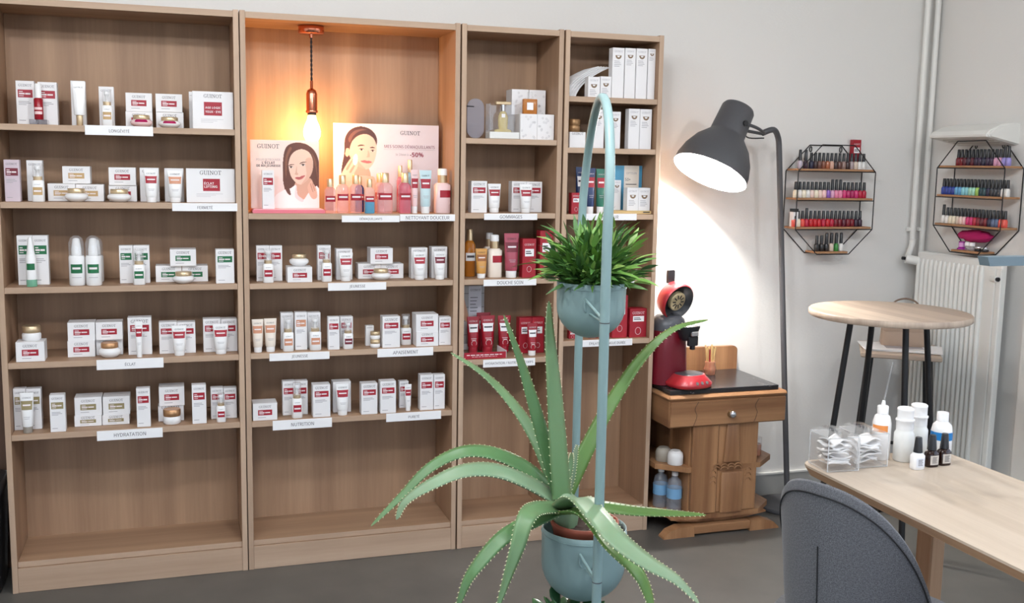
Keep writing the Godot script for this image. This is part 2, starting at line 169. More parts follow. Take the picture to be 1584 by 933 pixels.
	["t", 1.1233, 0.7634, -0.03, 0.0445, 0.1297, 0.0356, "W:redw", "red tube with white foot before the red cartons on the NUTRITION CORPS shelf", "tubes on the NUTRITION CORPS shelf"],
	["c", 1.3544, 1.7904, -0.03, 0.0495, 0.0796, 0.0371, "Bn", "small emblem carton nearer the leaning brochures on the end bookcase top shelf", "cartons on the end bookcase top shelf"],
	["c", 1.4051, 1.7904, -0.03, 0.0455, 0.0828, 0.0341, "Bn", "small emblem carton nearer the tall cartons on the end bookcase top shelf", "cartons on the end bookcase top shelf"],
	["c", 1.4555, 1.7904, -0.03, 0.0502, 0.1962, 0.0377, "Bn", "tall emblem carton beside the small cartons on the end bookcase top shelf", "cartons on the end bookcase top shelf"],
	["c", 1.5072, 1.7904, -0.03, 0.0456, 0.1971, 0.0342, "Bn", "tall emblem carton second from the small cartons on the end bookcase top shelf", "cartons on the end bookcase top shelf"],
	["c", 1.5574, 1.7904, -0.03, 0.0472, 0.1979, 0.0354, "Bn", "tall emblem carton third from the small cartons on the end bookcase top shelf", "cartons on the end bookcase top shelf"],
	["c", 1.6007, 1.7904, -0.03, 0.0316, 0.1988, 0.0347, "Bn", "tall emblem carton against the side panel on the end bookcase top shelf", "cartons on the end bookcase top shelf"],
	["c", 1.2905, 1.5924, -0.03, 0.0672, 0.0612, 0.05, "n", "white flat carton under the bronze jar on the end bookcase second shelf", "cartons on the end bookcase second shelf"],
	["g", 1.2888, 1.6536, -0.042, 0.0555, 0.0513, 0.0555, "Z", "bronze jar with bronze lid on a carton on the end bookcase second shelf", "jars on the end bookcase second shelf"],
	["c", 1.3805, 1.5924, -0.03, 0.0431, 0.1515, 0.0323, "Bn", "white carton with emblem inside the green arch on the end bookcase second shelf", "cartons on the end bookcase second shelf"],
	["c", 1.4511, 1.5924, -0.03, 0.0442, 0.1453, 0.0332, "Bn", "white carton with emblem just beside the green arch on the end bookcase second shelf", "cartons on the end bookcase second shelf"],
	["c", 1.5323, 1.5924, -0.03, 0.0479, 0.1593, 0.036, "Bn", "emblem carton of the pair, farther from the side panel on the end bookcase second shelf", "cartons on the end bookcase second shelf"],
	["c", 1.5837, 1.5924, -0.03, 0.0509, 0.1592, 0.0382, "Bn", "emblem carton of the pair, against the side panel on the end bookcase second shelf", "cartons on the end bookcase second shelf"],
	["c", 1.2916, 1.3314, -0.03, 0.0404, 0.0836, 0.0303, "W", "short red carton behind the leafy plant on the MINCEUR shelf", "cartons on the MINCEUR shelf"],
	["t", 1.3369, 1.3314, -0.085, 0.0443, 0.1856, 0.0354, "W:navy2", "second navy tube mostly hidden by the arch on the MINCEUR shelf", "tubes on the MINCEUR shelf"],
	["t", 1.3572, 1.3314, -0.03, 0.0408, 0.182, 0.0326, "R:navy", "navy tube with red label on the MINCEUR shelf", "tubes on the MINCEUR shelf"],
	["t", 1.4013, 1.3314, -0.03, 0.0411, 0.1798, 0.0329, "R:green", "green tube with red label on the MINCEUR shelf", "tubes on the MINCEUR shelf"],
	["c", 1.4902, 1.3449, -0.085, 0.0355, 0.1216, 0.0267, "Bn", "white carton with emblem beside the arch, rear of the tray on the MINCEUR shelf", "cartons on the MINCEUR shelf"],
	["c", 1.5371, 1.3449, -0.03, 0.0499, 0.0925, 0.0375, "Bn", "small emblem carton on the bamboo tray, nearer the arch on the MINCEUR shelf", "cartons on the MINCEUR shelf"],
	["c", 1.5885, 1.3449, -0.03, 0.051, 0.0924, 0.0382, "Bn", "small emblem carton on the bamboo tray, by the side panel on the MINCEUR shelf", "cartons on the MINCEUR shelf"],
	["c", 1.4976, 0.8234, -0.0316, 0.0665, 0.1752, 0.0499, "W", "tall red carton with white label square on the EPILATION shelf", "cartons on the EPILATION shelf"],
	["c", 1.5788, 0.8234, -0.0284, 0.0754, 0.1192, 0.05, "W", "short red carton with white label square on the EPILATION shelf", "cartons on the EPILATION shelf"],
	["c", 1.2985, 0.8234, -0.049, 0.0318, 0.033, 0.0238, "W", "low red carton by the bookcase side under the pot on the EPILATION shelf", "cartons on the EPILATION shelf"],
	["c", 1.3876, 0.8234, -0.0443, 0.0418, 0.0169, 0.0313, "W", "low red carton between the stand legs on the EPILATION shelf", "cartons on the EPILATION shelf"],
]

const SIGNS := [
	["LONGÉVITÉ", -0.5095, -0.2916, 1.5972, 1.6298, 0.0, "LONGEVITE"],
	["FERMETÉ", -0.2357, -0.0152, 1.3401, 1.3682, 0.0, "FERMETE"],
	["ÉCLAT", -0.5001, -0.279, 0.7854, 0.8211, 0.0, "ECLAT"],
	["HYDRATATION", -0.5076, -0.2885, 0.5314, 0.5665, 0.0, "HYDRATATION"],
	["DÉMAQUILLANTS", 0.3559, 0.5716, 1.3007, 1.3255, 0.0, "DEMAQUILLANTS"],
	["NETTOYANT DOUCEUR", 0.5733, 0.7858, 1.3049, 1.3301, 0.0, "NETTOYANT DOUCEUR"],
	["JEUNESSE", 0.3038, 0.5212, 1.0472, 1.0761, 0.0, "JEUNESSE on the pyramid shelf"],
	["JEUNESSE", 0.0887, 0.3074, 0.7915, 0.8199, 0.0, "JEUNESSE beside the APAISEMENT sign"],
	["APAISEMENT", 0.488, 0.7043, 0.7892, 0.8213, 0.0, "APAISEMENT"],
	["NUTRITION", 0.0972, 0.315, 0.5305, 0.5667, 0.0, "NUTRITION"],
	["PURETÉ", 0.5217, 0.7375, 0.5362, 0.569, 0.0, "PURETE"],
	["GOMMAGES", 0.9013, 1.1173, 1.3089, 1.3336, 0.0, "GOMMAGES"],
	["DOUCHE SOIN", 0.9025, 1.1187, 1.0524, 1.0776, 0.0, "DOUCHE SOIN"],
	["HYDRATATION / NUTRITION CORPS", 0.9052, 1.1207, 0.7312, 0.7616, 0.0, "HYDRATATION NUTRITION CORPS"],
	["MINCEUR", 1.3116, 1.5419, 1.3077, 1.3338, 0.0, "MINCEUR"],
	["CORPS", 1.3095, 1.5415, 1.053, 1.0773, 0.05, "CORPS beside the hanging planter"],
	["ÉPILATION LONGUE DURÉE", 1.3197, 1.541, 0.7968, 0.8245, 0.0, "EPILATION LONGUE DUREE"],
]

const ALOE := [
	[[[0.603, 0.7574, 1.6476], [0.5346, 0.8243, 1.6266], [0.4589, 0.864, 1.6177], [0.3811, 0.8755, 1.6226], [0.3065, 0.8455, 1.6237], [0.2391, 0.7879, 1.6311], [0.1715, 0.73, 1.6385]], 0.042],
	[[[0.5994, 0.7562, 1.6573], [0.518, 0.8102, 1.6763], [0.4351, 0.8498, 1.6968], [0.357, 0.8591, 1.7125], [0.2829, 0.8381, 1.7232], [0.2315, 0.8077, 1.7213], [0.209, 0.7726, 1.7295]], 0.046],
	[[[0.6177, 0.7538, 1.6211], [0.588, 0.8495, 1.5768], [0.5414, 0.9405, 1.5277], [0.4787, 1.016, 1.4755], [0.4039, 1.0677, 1.4227]], 0.036],
	[[[0.6053, 0.7666, 1.6577], [0.5761, 0.8691, 1.6445], [0.5472, 0.9738, 1.631], [0.5171, 1.0775, 1.6172], [0.4804, 1.1846, 1.6009]], 0.036],
	[[[0.6011, 0.7701, 1.6771], [0.5922, 0.8897, 1.668], [0.587, 1.0205, 1.648], [0.5849, 1.1352, 1.6206], [0.5922, 1.2115, 1.591]], 0.044],
	[[[0.6208, 0.7574, 1.6428], [0.6779, 0.8568, 1.6262], [0.7501, 0.9634, 1.6029], [0.8382, 1.0635, 1.5751], [0.9247, 1.128, 1.5623], [1.0176, 1.1516, 1.568]], 0.036],
	[[[0.6529, 0.7155, 1.5955], [0.7491, 0.6954, 1.566], [0.8481, 0.6742, 1.5587], [0.9453, 0.6609, 1.5603], [1.035, 0.6524, 1.5695]], 0.04],
	[[[0.5935, 0.7505, 1.6986], [0.5854, 0.8129, 1.8145], [0.562, 0.8294, 1.9743], [0.5693, 0.8107, 2.0642], [0.6085, 0.7815, 2.1128], [0.6553, 0.7551, 2.1424], [0.691, 0.7169, 2.17]], 0.06],
	[[[0.5865, 0.7514, 1.7174], [0.5931, 0.7883, 1.8417], [0.5849, 0.7762, 1.9998], [0.6057, 0.752, 2.063], [0.6242, 0.7133, 2.0851], [0.6327, 0.6625, 2.1056]], 0.046],
	[[[0.5908, 0.7504, 1.6977], [0.5162, 0.7829, 1.775], [0.4626, 0.793, 1.841], [0.4327, 0.7435, 1.87], [0.4093, 0.6878, 1.8809], [0.3832, 0.6196, 1.8926]], 0.044],
	[[[0.592, 0.7407, 1.6782], [0.5114, 0.7509, 1.7567], [0.4225, 0.7422, 1.8139], [0.3638, 0.6989, 1.8327], [0.332, 0.6585, 1.8386], [0.3078, 0.6029, 1.8492]], 0.04],
	[[[0.6172, 0.7576, 1.6522], [0.6361, 0.8023, 1.6415], [0.6494, 0.8442, 1.6293], [0.661, 0.8745, 1.6183]], 0.02],
	[[[0.6137, 0.7609, 1.6613], [0.6203, 0.8008, 1.6578], [0.6335, 0.8423, 1.6457], [0.6369, 0.8646, 1.6436]], 0.02],
]

const POLISH := [
	[0, 0.372, -0.1751, 0.068, [188, 178, 192], 1, "lilac grey nail polish bottle on the top shelf of the rack by the floor lamp", "nail polish on the top shelf of the rack by the floor lamp"],
	[0, 0.372, -0.1457, 0.068, [54, 30, 50], 1, "dark plum nail polish bottle on the top shelf of the rack by the floor lamp", "nail polish on the top shelf of the rack by the floor lamp"],
	[0, 0.372, -0.1169, 0.068, [30, 30, 60], 0, "navy nail polish bottle on the top shelf of the rack by the floor lamp", "nail polish on the top shelf of the rack by the floor lamp"],
	[0, 0.372, -0.0956, 0.068, [56, 34, 34], 0, "dark brown nail polish between navy and brown, top shelf, rack by the floor lamp", "nail polish on the top shelf of the rack by the floor lamp"],
	[0, 0.372, -0.0743, 0.068, [98, 62, 54], 0, "brown nail polish between dark brown and chestnut, top shelf, rack by the floor lamp", "nail polish on the top shelf of the rack by the floor lamp"],
	[0, 0.372, -0.053, 0.068, [124, 70, 48], 0, "chestnut nail polish bottle on the top shelf of the rack by the floor lamp", "nail polish on the top shelf of the rack by the floor lamp"],
	[0, 0.372, -0.0317, 0.068, [166, 94, 60], 0, "copper nail polish bottle on the top shelf of the rack by the floor lamp", "nail polish on the top shelf of the rack by the floor lamp"],
	[0, 0.372, -0.0104, 0.068, [214, 168, 146], 0, "peach nail polish bottle on the top shelf of the rack by the floor lamp", "nail polish on the top shelf of the rack by the floor lamp"],
	[0, 0.372, 0.0109, 0.068, [56, 34, 34], 0, "dark brown nail polish between peach and brown, top shelf, rack by the floor lamp", "nail polish on the top shelf of the rack by the floor lamp"],
	[0, 0.372, 0.0322, 0.068, [98, 62, 54], 0, "brown nail polish between dark brown and taupe, top shelf, rack by the floor lamp", "nail polish on the top shelf of the rack by the floor lamp"],
	[0, 0.372, 0.0535, 0.068, [140, 112, 104], 0, "taupe nail polish bottle on the top shelf of the rack by the floor lamp", "nail polish on the top shelf of the rack by the floor lamp"],
	[0, 0.372, 0.0748, 0.068, [56, 34, 34], 0, "dark brown nail polish between taupe and mauve grey, top shelf, rack by the floor lamp", "nail polish on the top shelf of the rack by the floor lamp"],
	[0, 0.372, 0.0961, 0.068, [164, 146, 146], 0, "mauve grey nail polish bottle on the top shelf of the rack by the floor lamp", "nail polish on the top shelf of the rack by the floor lamp"],
	[0, 0.372, 0.1174, 0.068, [214, 196, 178], 0, "beige nail polish bottle on the top shelf of the rack by the floor lamp", "nail polish on the top shelf of the rack by the floor lamp"],
	[0, 0.372, 0.1387, 0.068, [232, 230, 226], 0, "white nail polish between beige and white, top shelf of the rack by the floor lamp", "nail polish on the top shelf of the rack by the floor lamp"],
	[0, 0.372, 0.16, 0.068, [232, 230, 226], 0, "white nail polish at the end beside white, top shelf, rack by the floor lamp", "nail polish on the top shelf of the rack by the floor lamp"],
	[0, 0.242, -0.19, 0.068, [236, 226, 202], 0, "cream nail polish at the end beside white, second shelf, rack by the floor lamp", "nail polish on the second shelf of the rack by the floor lamp"],
	[0, 0.242, -0.1687, 0.068, [232, 230, 226], 0, "white nail polish between cream and cream, second shelf of the rack by the floor lamp", "nail polish on the second shelf of the rack by the floor lamp"],
	[0, 0.242, -0.1474, 0.068, [236, 226, 202], 0, "cream nail polish between white and white, second shelf of the rack by the floor lamp", "nail polish on the second shelf of the rack by the floor lamp"],
	[0, 0.242, -0.1261, 0.068, [232, 230, 226], 0, "white nail polish between cream and blush, second shelf of the rack by the floor lamp", "nail polish on the second shelf of the rack by the floor lamp"],
	[0, 0.242, -0.1048, 0.068, [232, 204, 194], 0, "blush nail polish between white and cream, second shelf of the rack by the floor lamp", "nail polish on the second shelf of the rack by the floor lamp"],
	[0, 0.242, -0.0835, 0.068, [236, 226, 202], 0, "cream nail polish between blush and blush, second shelf of the rack by the floor lamp", "nail polish on the second shelf of the rack by the floor lamp"],
	[0, 0.242, -0.0622, 0.068, [232, 204, 194], 0, "blush nail polish between cream and pale pink, second shelf, rack by the floor lamp", "nail polish on the second shelf of the rack by the floor lamp"],
	[0, 0.242, -0.041, 0.068, [232, 190, 190], 0, "pale pink nail polish bottle on the second shelf of the rack by the floor lamp", "nail polish on the second shelf of the rack by the floor lamp"],
	[0, 0.242, -0.0197, 0.068, [136, 92, 176], 0, "purple nail polish bottle on the second shelf of the rack by the floor lamp", "nail polish on the second shelf of the rack by the floor lamp"],
	[0, 0.242, 0.0016, 0.068, [214, 160, 190], 1, "lilac pink nail polish bottle on the second shelf of the rack by the floor lamp", "nail polish on the second shelf of the rack by the floor lamp"],
	[0, 0.242, 0.0229, 0.068, [226, 132, 164], 1, "pink nail polish between lilac pink and pink, second shelf, rack by the floor lamp", "nail polish on the second shelf of the rack by the floor lamp"],
	[0, 0.242, 0.0442, 0.068, [226, 132, 164], 1, "pink nail polish between pink and hot pink, second shelf, rack by the floor lamp", "nail polish on the second shelf of the rack by the floor lamp"],
	[0, 0.242, 0.0655, 0.068, [200, 48, 110], 0, "hot pink nail polish between pink and magenta, second shelf, rack by the floor lamp", "nail polish on the second shelf of the rack by the floor lamp"],
	[0, 0.242, 0.0868, 0.068, [172, 30, 92], 0, "magenta nail polish between hot pink and magenta, second shelf, rack by the floor lamp", "nail polish on the second shelf of the rack by the floor lamp"],
	[0, 0.242, 0.1081, 0.068, [172, 30, 92], 0, "magenta nail polish between magenta and hot pink, second shelf, rack by the floor lamp", "nail polish on the second shelf of the rack by the floor lamp"],
	[0, 0.242, 0.1294, 0.068, [200, 48, 110], 0, "hot pink nail polish between magenta and crimson, second shelf, rack by the floor lamp", "nail polish on the second shelf of the rack by the floor lamp"],
	[0, 0.242, 0.1507, 0.068, [176, 24, 56], 0, "crimson nail polish between hot pink and crimson, second shelf, rack by the floor lamp", "nail polish on the second shelf of the rack by the floor lamp"],
	[0, 0.242, 0.172, 0.068, [176, 24, 56], 0, "crimson nail polish at the end beside crimson, second shelf, rack by the floor lamp", "nail polish on the second shelf of the rack by the floor lamp"],
	[0, 0.112, -0.19, 0.068, [222, 84, 72], 0, "coral nail polish at the end beside cream, third shelf, rack by the floor lamp", "nail polish on the third shelf of the rack by the floor lamp"],
	[0, 0.112, -0.1687, 0.068, [236, 226, 202], 0, "cream nail polish bottle on the third shelf of the rack by the floor lamp", "nail polish on the third shelf of the rack by the floor lamp"],
	[0, 0.112, -0.1474, 0.068, [222, 84, 72], 0, "coral nail polish between cream and crimson, third shelf of the rack by the floor lamp", "nail polish on the third shelf of the rack by the floor lamp"],
	[0, 0.112, -0.1261, 0.068, [176, 24, 56], 1, "crimson nail polish between coral and red, third shelf of the rack by the floor lamp", "nail polish on the third shelf of the rack by the floor lamp"],
	[0, 0.112, -0.1035, 0.068, [188, 24, 34], 0, "red nail polish between crimson and red, third shelf of the rack by the floor lamp", "nail polish on the third shelf of the rack by the floor lamp"],
	[0, 0.112, -0.0815, 0.068, [188, 24, 34], 0, "red nail polish between red and red, third shelf of the rack by the floor lamp", "nail polish on the third shelf of the rack by the floor lamp"],
	[0, 0.112, -0.0602, 0.068, [188, 24, 34], 0, "red nail polish between red and crimson, third shelf of the rack by the floor lamp", "nail polish on the third shelf of the rack by the floor lamp"],
	[0, 0.112, -0.0374, 0.068, [176, 24, 56], 0, "crimson nail polish between red and red, third shelf of the rack by the floor lamp", "nail polish on the third shelf of the rack by the floor lamp"],
	[0, 0.112, -0.0146, 0.068, [188, 24, 34], 0, "red nail polish between crimson and crimson, third shelf of the rack by the floor lamp", "nail polish on the third shelf of the rack by the floor lamp"],
	[0, 0.112, 0.0067, 0.068, [176, 24, 56], 0, "crimson nail polish between red and dark red, third shelf, rack by the floor lamp", "nail polish on the third shelf of the rack by the floor lamp"],
	[0, 0.112, 0.028, 0.068, [116, 16, 32], 0, "dark red nail polish between crimson and dark red, third shelf, rack by the floor lamp", "nail polish on the third shelf of the rack by the floor lamp"],
	[0, 0.112, 0.0493, 0.068, [116, 16, 32], 0, "dark red nail polish between dark red and wine, third shelf, rack by the floor lamp", "nail polish on the third shelf of the rack by the floor lamp"],
	[0, 0.112, 0.0716, 0.068, [88, 16, 38], 0, "wine nail polish bottle on the third shelf of the rack by the floor lamp", "nail polish on the third shelf of the rack by the floor lamp"],
	[0, 0.112, 0.0939, 0.068, [116, 16, 32], 0, "dark red nail polish between wine and dark red, third shelf, rack by the floor lamp", "nail polish on the third shelf of the rack by the floor lamp"],
	[0, 0.112, 0.1154, 0.068, [116, 16, 32], 0, "dark red polish between dark red and dark plum, third shelf, rack by floor lamp", "nail polish on the third shelf of the rack by the floor lamp"],
	[0, 0.112, 0.1374, 0.068, [54, 30, 50], 0, "dark plum polish between dark red and dark plum, third shelf, rack by floor lamp", "nail polish on the third shelf of the rack by the floor lamp"],
	[0, 0.112, 0.1587, 0.068, [54, 30, 50], 0, "dark plum polish at the end beside dark plum, third shelf, rack by floor lamp", "nail polish on the third shelf of the rack by the floor lamp"],
	[0, 0.0, -0.065, 0.068, [24, 24, 28], 0, "black nail polish at the end beside black, lowest shelf, rack by the floor lamp", "nail polish on the lowest shelf of the rack by the floor lamp"],
	[0, 0.0, -0.039, 0.068, [24, 24, 28], 0, "black nail polish between black and black, lowest shelf of the rack by the floor lamp", "nail polish on the lowest shelf of the rack by the floor lamp"],
	[0, 0.0, -0.013, 0.068, [24, 24, 28], 1, "black nail polish between black and beige, lowest shelf of the rack by the floor lamp", "nail polish on the lowest shelf of the rack by the floor lamp"],
	[0, 0.0, 0.013, 0.068, [214, 196, 178], 1, "beige nail polish bottle on the lowest shelf of the rack by the floor lamp", "nail polish on the lowest shelf of the rack by the floor lamp"],
	[0, 0.0, 0.039, 0.068, [52, 132, 58], 1, "green nail polish bottle on the lowest shelf of the rack by the floor lamp", "nail polish on the lowest shelf of the rack by the floor lamp"],
	[0, 0.0, 0.065, 0.068, [232, 230, 226], 1, "white nail polish bottle on the lowest shelf of the rack by the floor lamp", "nail polish on the lowest shelf of the rack by the floor lamp"],
	[1, 0.372, -0.1104, 0.068, [116, 16, 32], 0, "dark red nail polish at the end beside dark red, top shelf, rack above the radiator", "nail polish on the top shelf of the rack above the radiator"],
	[1, 0.372, -0.0891, 0.068, [116, 16, 32], 0, "dark red nail polish between dark red and wine, top shelf, rack above the radiator", "nail polish on the top shelf of the rack above the radiator"],
	[1, 0.372, -0.0663, 0.068, [88, 16, 38], 0, "wine nail polish between dark red and dark plum, top shelf, rack above the radiator", "nail polish on the top shelf of the rack above the radiator"],
	[1, 0.372, -0.045, 0.068, [54, 30, 50], 0, "dark plum nail polish bottle on the top shelf of the rack above the radiator", "nail polish on the top shelf of the rack above the radiator"],
	[1, 0.372, -0.0221, 0.068, [88, 16, 38], 0, "wine nail polish between dark plum and dark purple, top shelf, rack above the radiator", "nail polish on the top shelf of the rack above the radiator"],
	[1, 0.372, 0.0009, 0.068, [52, 30, 60], 0, "dark purple nail polish between wine and dark purple, top shelf, rack above the radiator", "nail polish on the top shelf of the rack above the radiator"],
	[1, 0.372, 0.0229, 0.068, [52, 30, 60], 0, "dark purple nail polish between dark purple and navy, top shelf, rack above the radiator", "nail polish on the top shelf of the rack above the radiator"],
	[1, 0.372, 0.045, 0.068, [30, 30, 60], 0, "navy nail polish bottle on the top shelf of the rack above the radiator", "nail polish on the top shelf of the rack above the radiator"],
	[1, 0.372, 0.068, 0.068, [52, 30, 60], 0, "dark purple nail polish between navy and dark purple, top shelf, rack above the radiator", "nail polish on the top shelf of the rack above the radiator"],
	[1, 0.372, 0.09, 0.068, [52, 30, 60], 0, "dark purple nail polish between dark purple and lilac pink, top shelf, rack above the radiator", "nail polish on the top shelf of the rack above the radiator"],
	[1, 0.372, 0.1147, 0.068, [214, 160, 190], 0, "lilac pink nail polish between dark purple and lilac pink, top shelf, rack above the radiator", "nail polish on the top shelf of the rack above the radiator"],
	[1, 0.372, 0.1377, 0.068, [214, 160, 190], 0, "lilac pink nail polish between lilac pink and lilac, top shelf, rack above the radiator", "nail polish on the top shelf of the rack above the radiator"],
	[1, 0.372, 0.1598, 0.068, [150, 140, 206], 1, "lilac nail polish between lilac pink and lilac, top shelf of the rack above the radiator", "nail polish on the top shelf of the rack above the radiator"],
	[1, 0.372, 0.1827, 0.068, [150, 140, 206], 1, "lilac nail polish ending the row beside lilac, top shelf of the rack above the radiator", "nail polish on the top shelf of the rack above the radiator"],
	[1, 0.242, -0.19, 0.068, [34, 60, 150], 0, "blue nail polish ending the row beside blue, second shelf of the rack above the radiator", "nail polish on the second shelf of the rack above the radiator"],
	[1, 0.242, -0.1691, 0.068, [34, 60, 150], 0, "blue nail polish between blue and blue, second shelf of the rack above the radiator", "nail polish on the second shelf of the rack above the radiator"],
	[1, 0.242, -0.1479, 0.068, [34, 60, 150], 0, "blue nail polish between blue and blue, second shelf of the rack above the radiator", "nail polish on the second shelf of the rack above the radiator"],
	[1, 0.242, -0.1268, 0.068, [34, 60, 150], 0, "blue nail polish between blue and sky blue, second shelf of the rack above the radiator", "nail polish on the second shelf of the rack above the radiator"],
	[1, 0.242, -0.1057, 0.068, [96, 160, 206], 0, "sky blue nail polish between blue and sky blue, second shelf, rack above the radiator", "nail polish on the second shelf of the rack above the radiator"],
	[1, 0.242, -0.0846, 0.068, [96, 160, 206], 0, "sky blue nail polish between sky blue and aqua, second shelf, rack above the radiator", "nail polish on the second shelf of the rack above the radiator"],
	[1, 0.242, -0.0635, 0.068, [136, 202, 214], 0, "aqua nail polish between sky blue and aqua, second shelf of the rack above the radiator", "nail polish on the second shelf of the rack above the radiator"],
	[1, 0.242, -0.0423, 0.068, [136, 202, 214], 0, "aqua nail polish between aqua and mint, second shelf of the rack above the radiator", "nail polish on the second shelf of the rack above the radiator"],
	[1, 0.242, -0.0212, 0.068, [158, 212, 190], 0, "mint nail polish between aqua and mint, second shelf of the rack above the radiator", "nail polish on the second shelf of the rack above the radiator"],
	[1, 0.242, -0.0001, 0.068, [158, 212, 190], 0, "mint nail polish between mint and lime, second shelf of the rack above the radiator", "nail polish on the second shelf of the rack above the radiator"],
	[1, 0.242, 0.021, 0.068, [158, 196, 96], 0, "lime nail polish bottle on the second shelf of the rack above the radiator", "nail polish on the second shelf of the rack above the radiator"],
	[1, 0.242, 0.0422, 0.068, [30, 64, 72], 0, "dark teal nail polish between lime and dark teal, second shelf, rack above the radiator", "nail polish on the second shelf of the rack above the radiator"],
	[1, 0.242, 0.0633, 0.068, [30, 64, 72], 0, "dark teal nail polish between dark teal and navy, second shelf, rack above the radiator", "nail polish on the second shelf of the rack above the radiator"],
	[1, 0.242, 0.0844, 0.068, [30, 30, 60], 0, "navy nail polish bottle on the second shelf of the rack above the radiator", "nail polish on the second shelf of the rack above the radiator"],
	[1, 0.242, 0.1055, 0.068, [48, 52, 60], 0, "charcoal nail polish between navy and charcoal, second shelf of the rack above the radiator", "nail polish on the second shelf of the rack above the radiator"],
	[1, 0.242, 0.1266, 0.068, [48, 52, 60], 0, "charcoal nail polish between charcoal and charcoal, second shelf of the rack above the radiator", "nail polish on the second shelf of the rack above the radiator"],
	[1, 0.242, 0.1478, 0.068, [48, 52, 60], 0, "charcoal nail polish between charcoal and white, second shelf of the rack above the radiator", "nail polish on the second shelf of the rack above the radiator"],
	[1, 0.242, 0.1689, 0.068, [232, 230, 226], 0, "white nail polish between charcoal and white, second shelf of the rack above the radiator", "nail polish on the second shelf of the rack above the radiator"],
	[1, 0.242, 0.19, 0.068, [232, 230, 226], 0, "white nail polish ending the row beside white, second shelf of the rack above the radiator", "nail polish on the second shelf of the rack above the radiator"],
	[1, 0.112, -0.1792, 0.068, [232, 230, 226], 1, "white nail polish ending the row beside white, third shelf of the rack above the radiator", "nail polish on the third shelf of the rack above the radiator"],
	[1, 0.112, -0.1545, 0.068, [232, 230, 226], 0, "white nail polish between white and cream, third shelf of the rack above the radiator", "nail polish on the third shelf of the rack above the radiator"],
	[1, 0.112, -0.1315, 0.068, [236, 226, 202], 0, "cream nail polish between white and cream, third shelf of the rack above the radiator", "nail polish on the third shelf of the rack above the radiator"],
	[1, 0.112, -0.1088, 0.068, [236, 226, 202], 0, "cream nail polish between cream and beige, third shelf of the rack above the radiator", "nail polish on the third shelf of the rack above the radiator"],
	[1, 0.112, -0.0875, 0.068, [214, 196, 178], 0, "beige nail polish bottle on the third shelf of the rack above the radiator", "nail polish on the third shelf of the rack above the radiator"],
	[1, 0.112, -0.0662, 0.068, [232, 204, 194], 0, "blush nail polish bottle on the third shelf of the rack above the radiator", "nail polish on the third shelf of the rack above the radiator"],
	[1, 0.112, -0.0449, 0.068, [232, 190, 190], 0, "pale pink nail polish bottle on the third shelf of the rack above the radiator", "nail polish on the third shelf of the rack above the radiator"],
	[1, 0.112, -0.0236, 0.068, [200, 48, 110], 0, "hot pink nail polish between pale pink and hot pink, third shelf, rack above the radiator", "nail polish on the third shelf of the rack above the radiator"],
	[1, 0.112, -0.0023, 0.068, [200, 48, 110], 0, "hot pink nail polish between hot pink and crimson, third shelf, rack above the radiator", "nail polish on the third shelf of the rack above the radiator"],
	[1, 0.112, 0.019, 0.068, [176, 24, 56], 0, "crimson nail polish bottle on the third shelf of the rack above the radiator", "nail polish on the third shelf of the rack above the radiator"],
	[1, 0.112, 0.0403, 0.068, [116, 16, 32], 0, "dark red nail polish between crimson and wine, third shelf of the rack above the radiator", "nail polish on the third shelf of the rack above the radiator"],
	[1, 0.112, 0.0616, 0.068, [88, 16, 38], 0, "wine nail polish bottle on the third shelf of the rack above the radiator", "nail polish on the third shelf of the rack above the radiator"],
	[1, 0.112, 0.083, 0.068, [116, 16, 32], 0, "dark red nail polish between wine and navy, third shelf of the rack above the radiator", "nail polish on the third shelf of the rack above the radiator"],
	[1, 0.112, 0.1048, 0.068, [30, 30, 60], 0, "navy nail polish bottle on the third shelf of the rack above the radiator", "nail polish on the third shelf of the rack above the radiator"],
	[1, 0.112, 0.1261, 0.068, [84, 100, 132], 0, "blue grey nail polish between navy and blue grey, third shelf, rack above the radiator", "nail polish on the third shelf of the rack above the radiator"],
	[1, 0.112, 0.1474, 0.068, [84, 100, 132], 0, "blue grey nail polish between blue grey and coral, third shelf, rack above the radiator", "nail polish on the third shelf of the rack above the radiator"],
	[1, 0.112, 0.1687, 0.068, [222, 84, 72], 0, "coral nail polish between blue grey and coral, third shelf of the rack above the radiator", "nail polish on the third shelf of the rack above the radiator"],
	[1, 0.112, 0.19, 0.068, [222, 84, 72], 0, "coral nail polish ending the row beside coral, third shelf of the rack above the radiator", "nail polish on the third shelf of the rack above the radiator"],
]

var M := {}
var taken := {}
var tmesh := {}
var rng := RandomNumberGenerator.new()

# ---------------------------------------------------------------- naming and nodes
func numbered(called: String) -> String:
	var n: int = taken.get(called, 0)
	taken[called] = n + 1
	return called if n == 0 else "%s_%03d" % [called, n]

func tag(o: Node, label := "", category := "", group := "", kind := "") -> void:
	if label: o.set_meta("label", label)
	if category: o.set_meta("category", category)
	if group: o.set_meta("group", group)
	if kind: o.set_meta("kind", kind)

func obj(mesh: Mesh, mat: Material, called: String, parent: Node = null, at := Vector3.ZERO) -> MeshInstance3D:
	var o := MeshInstance3D.new()
	o.mesh = mesh
	if mat: o.material_override = mat
	o.position = at
	o.cast_shadow = GeometryInstance3D.SHADOW_CASTING_SETTING_ON
	if parent == null:
		o.name = numbered(called)
		add_child(o)
	else:
		o.name = called
		parent.add_child(o, true)
	return o

func thing(called: String, label: String, category: String, at := Vector3.ZERO, turn := 0.0, group := "") -> Node3D:
	var o := Node3D.new()
	o.name = numbered(called)
	add_child(o)
	o.position = at
	o.rotation.y = turn
	tag(o, label, category, group)
	return o

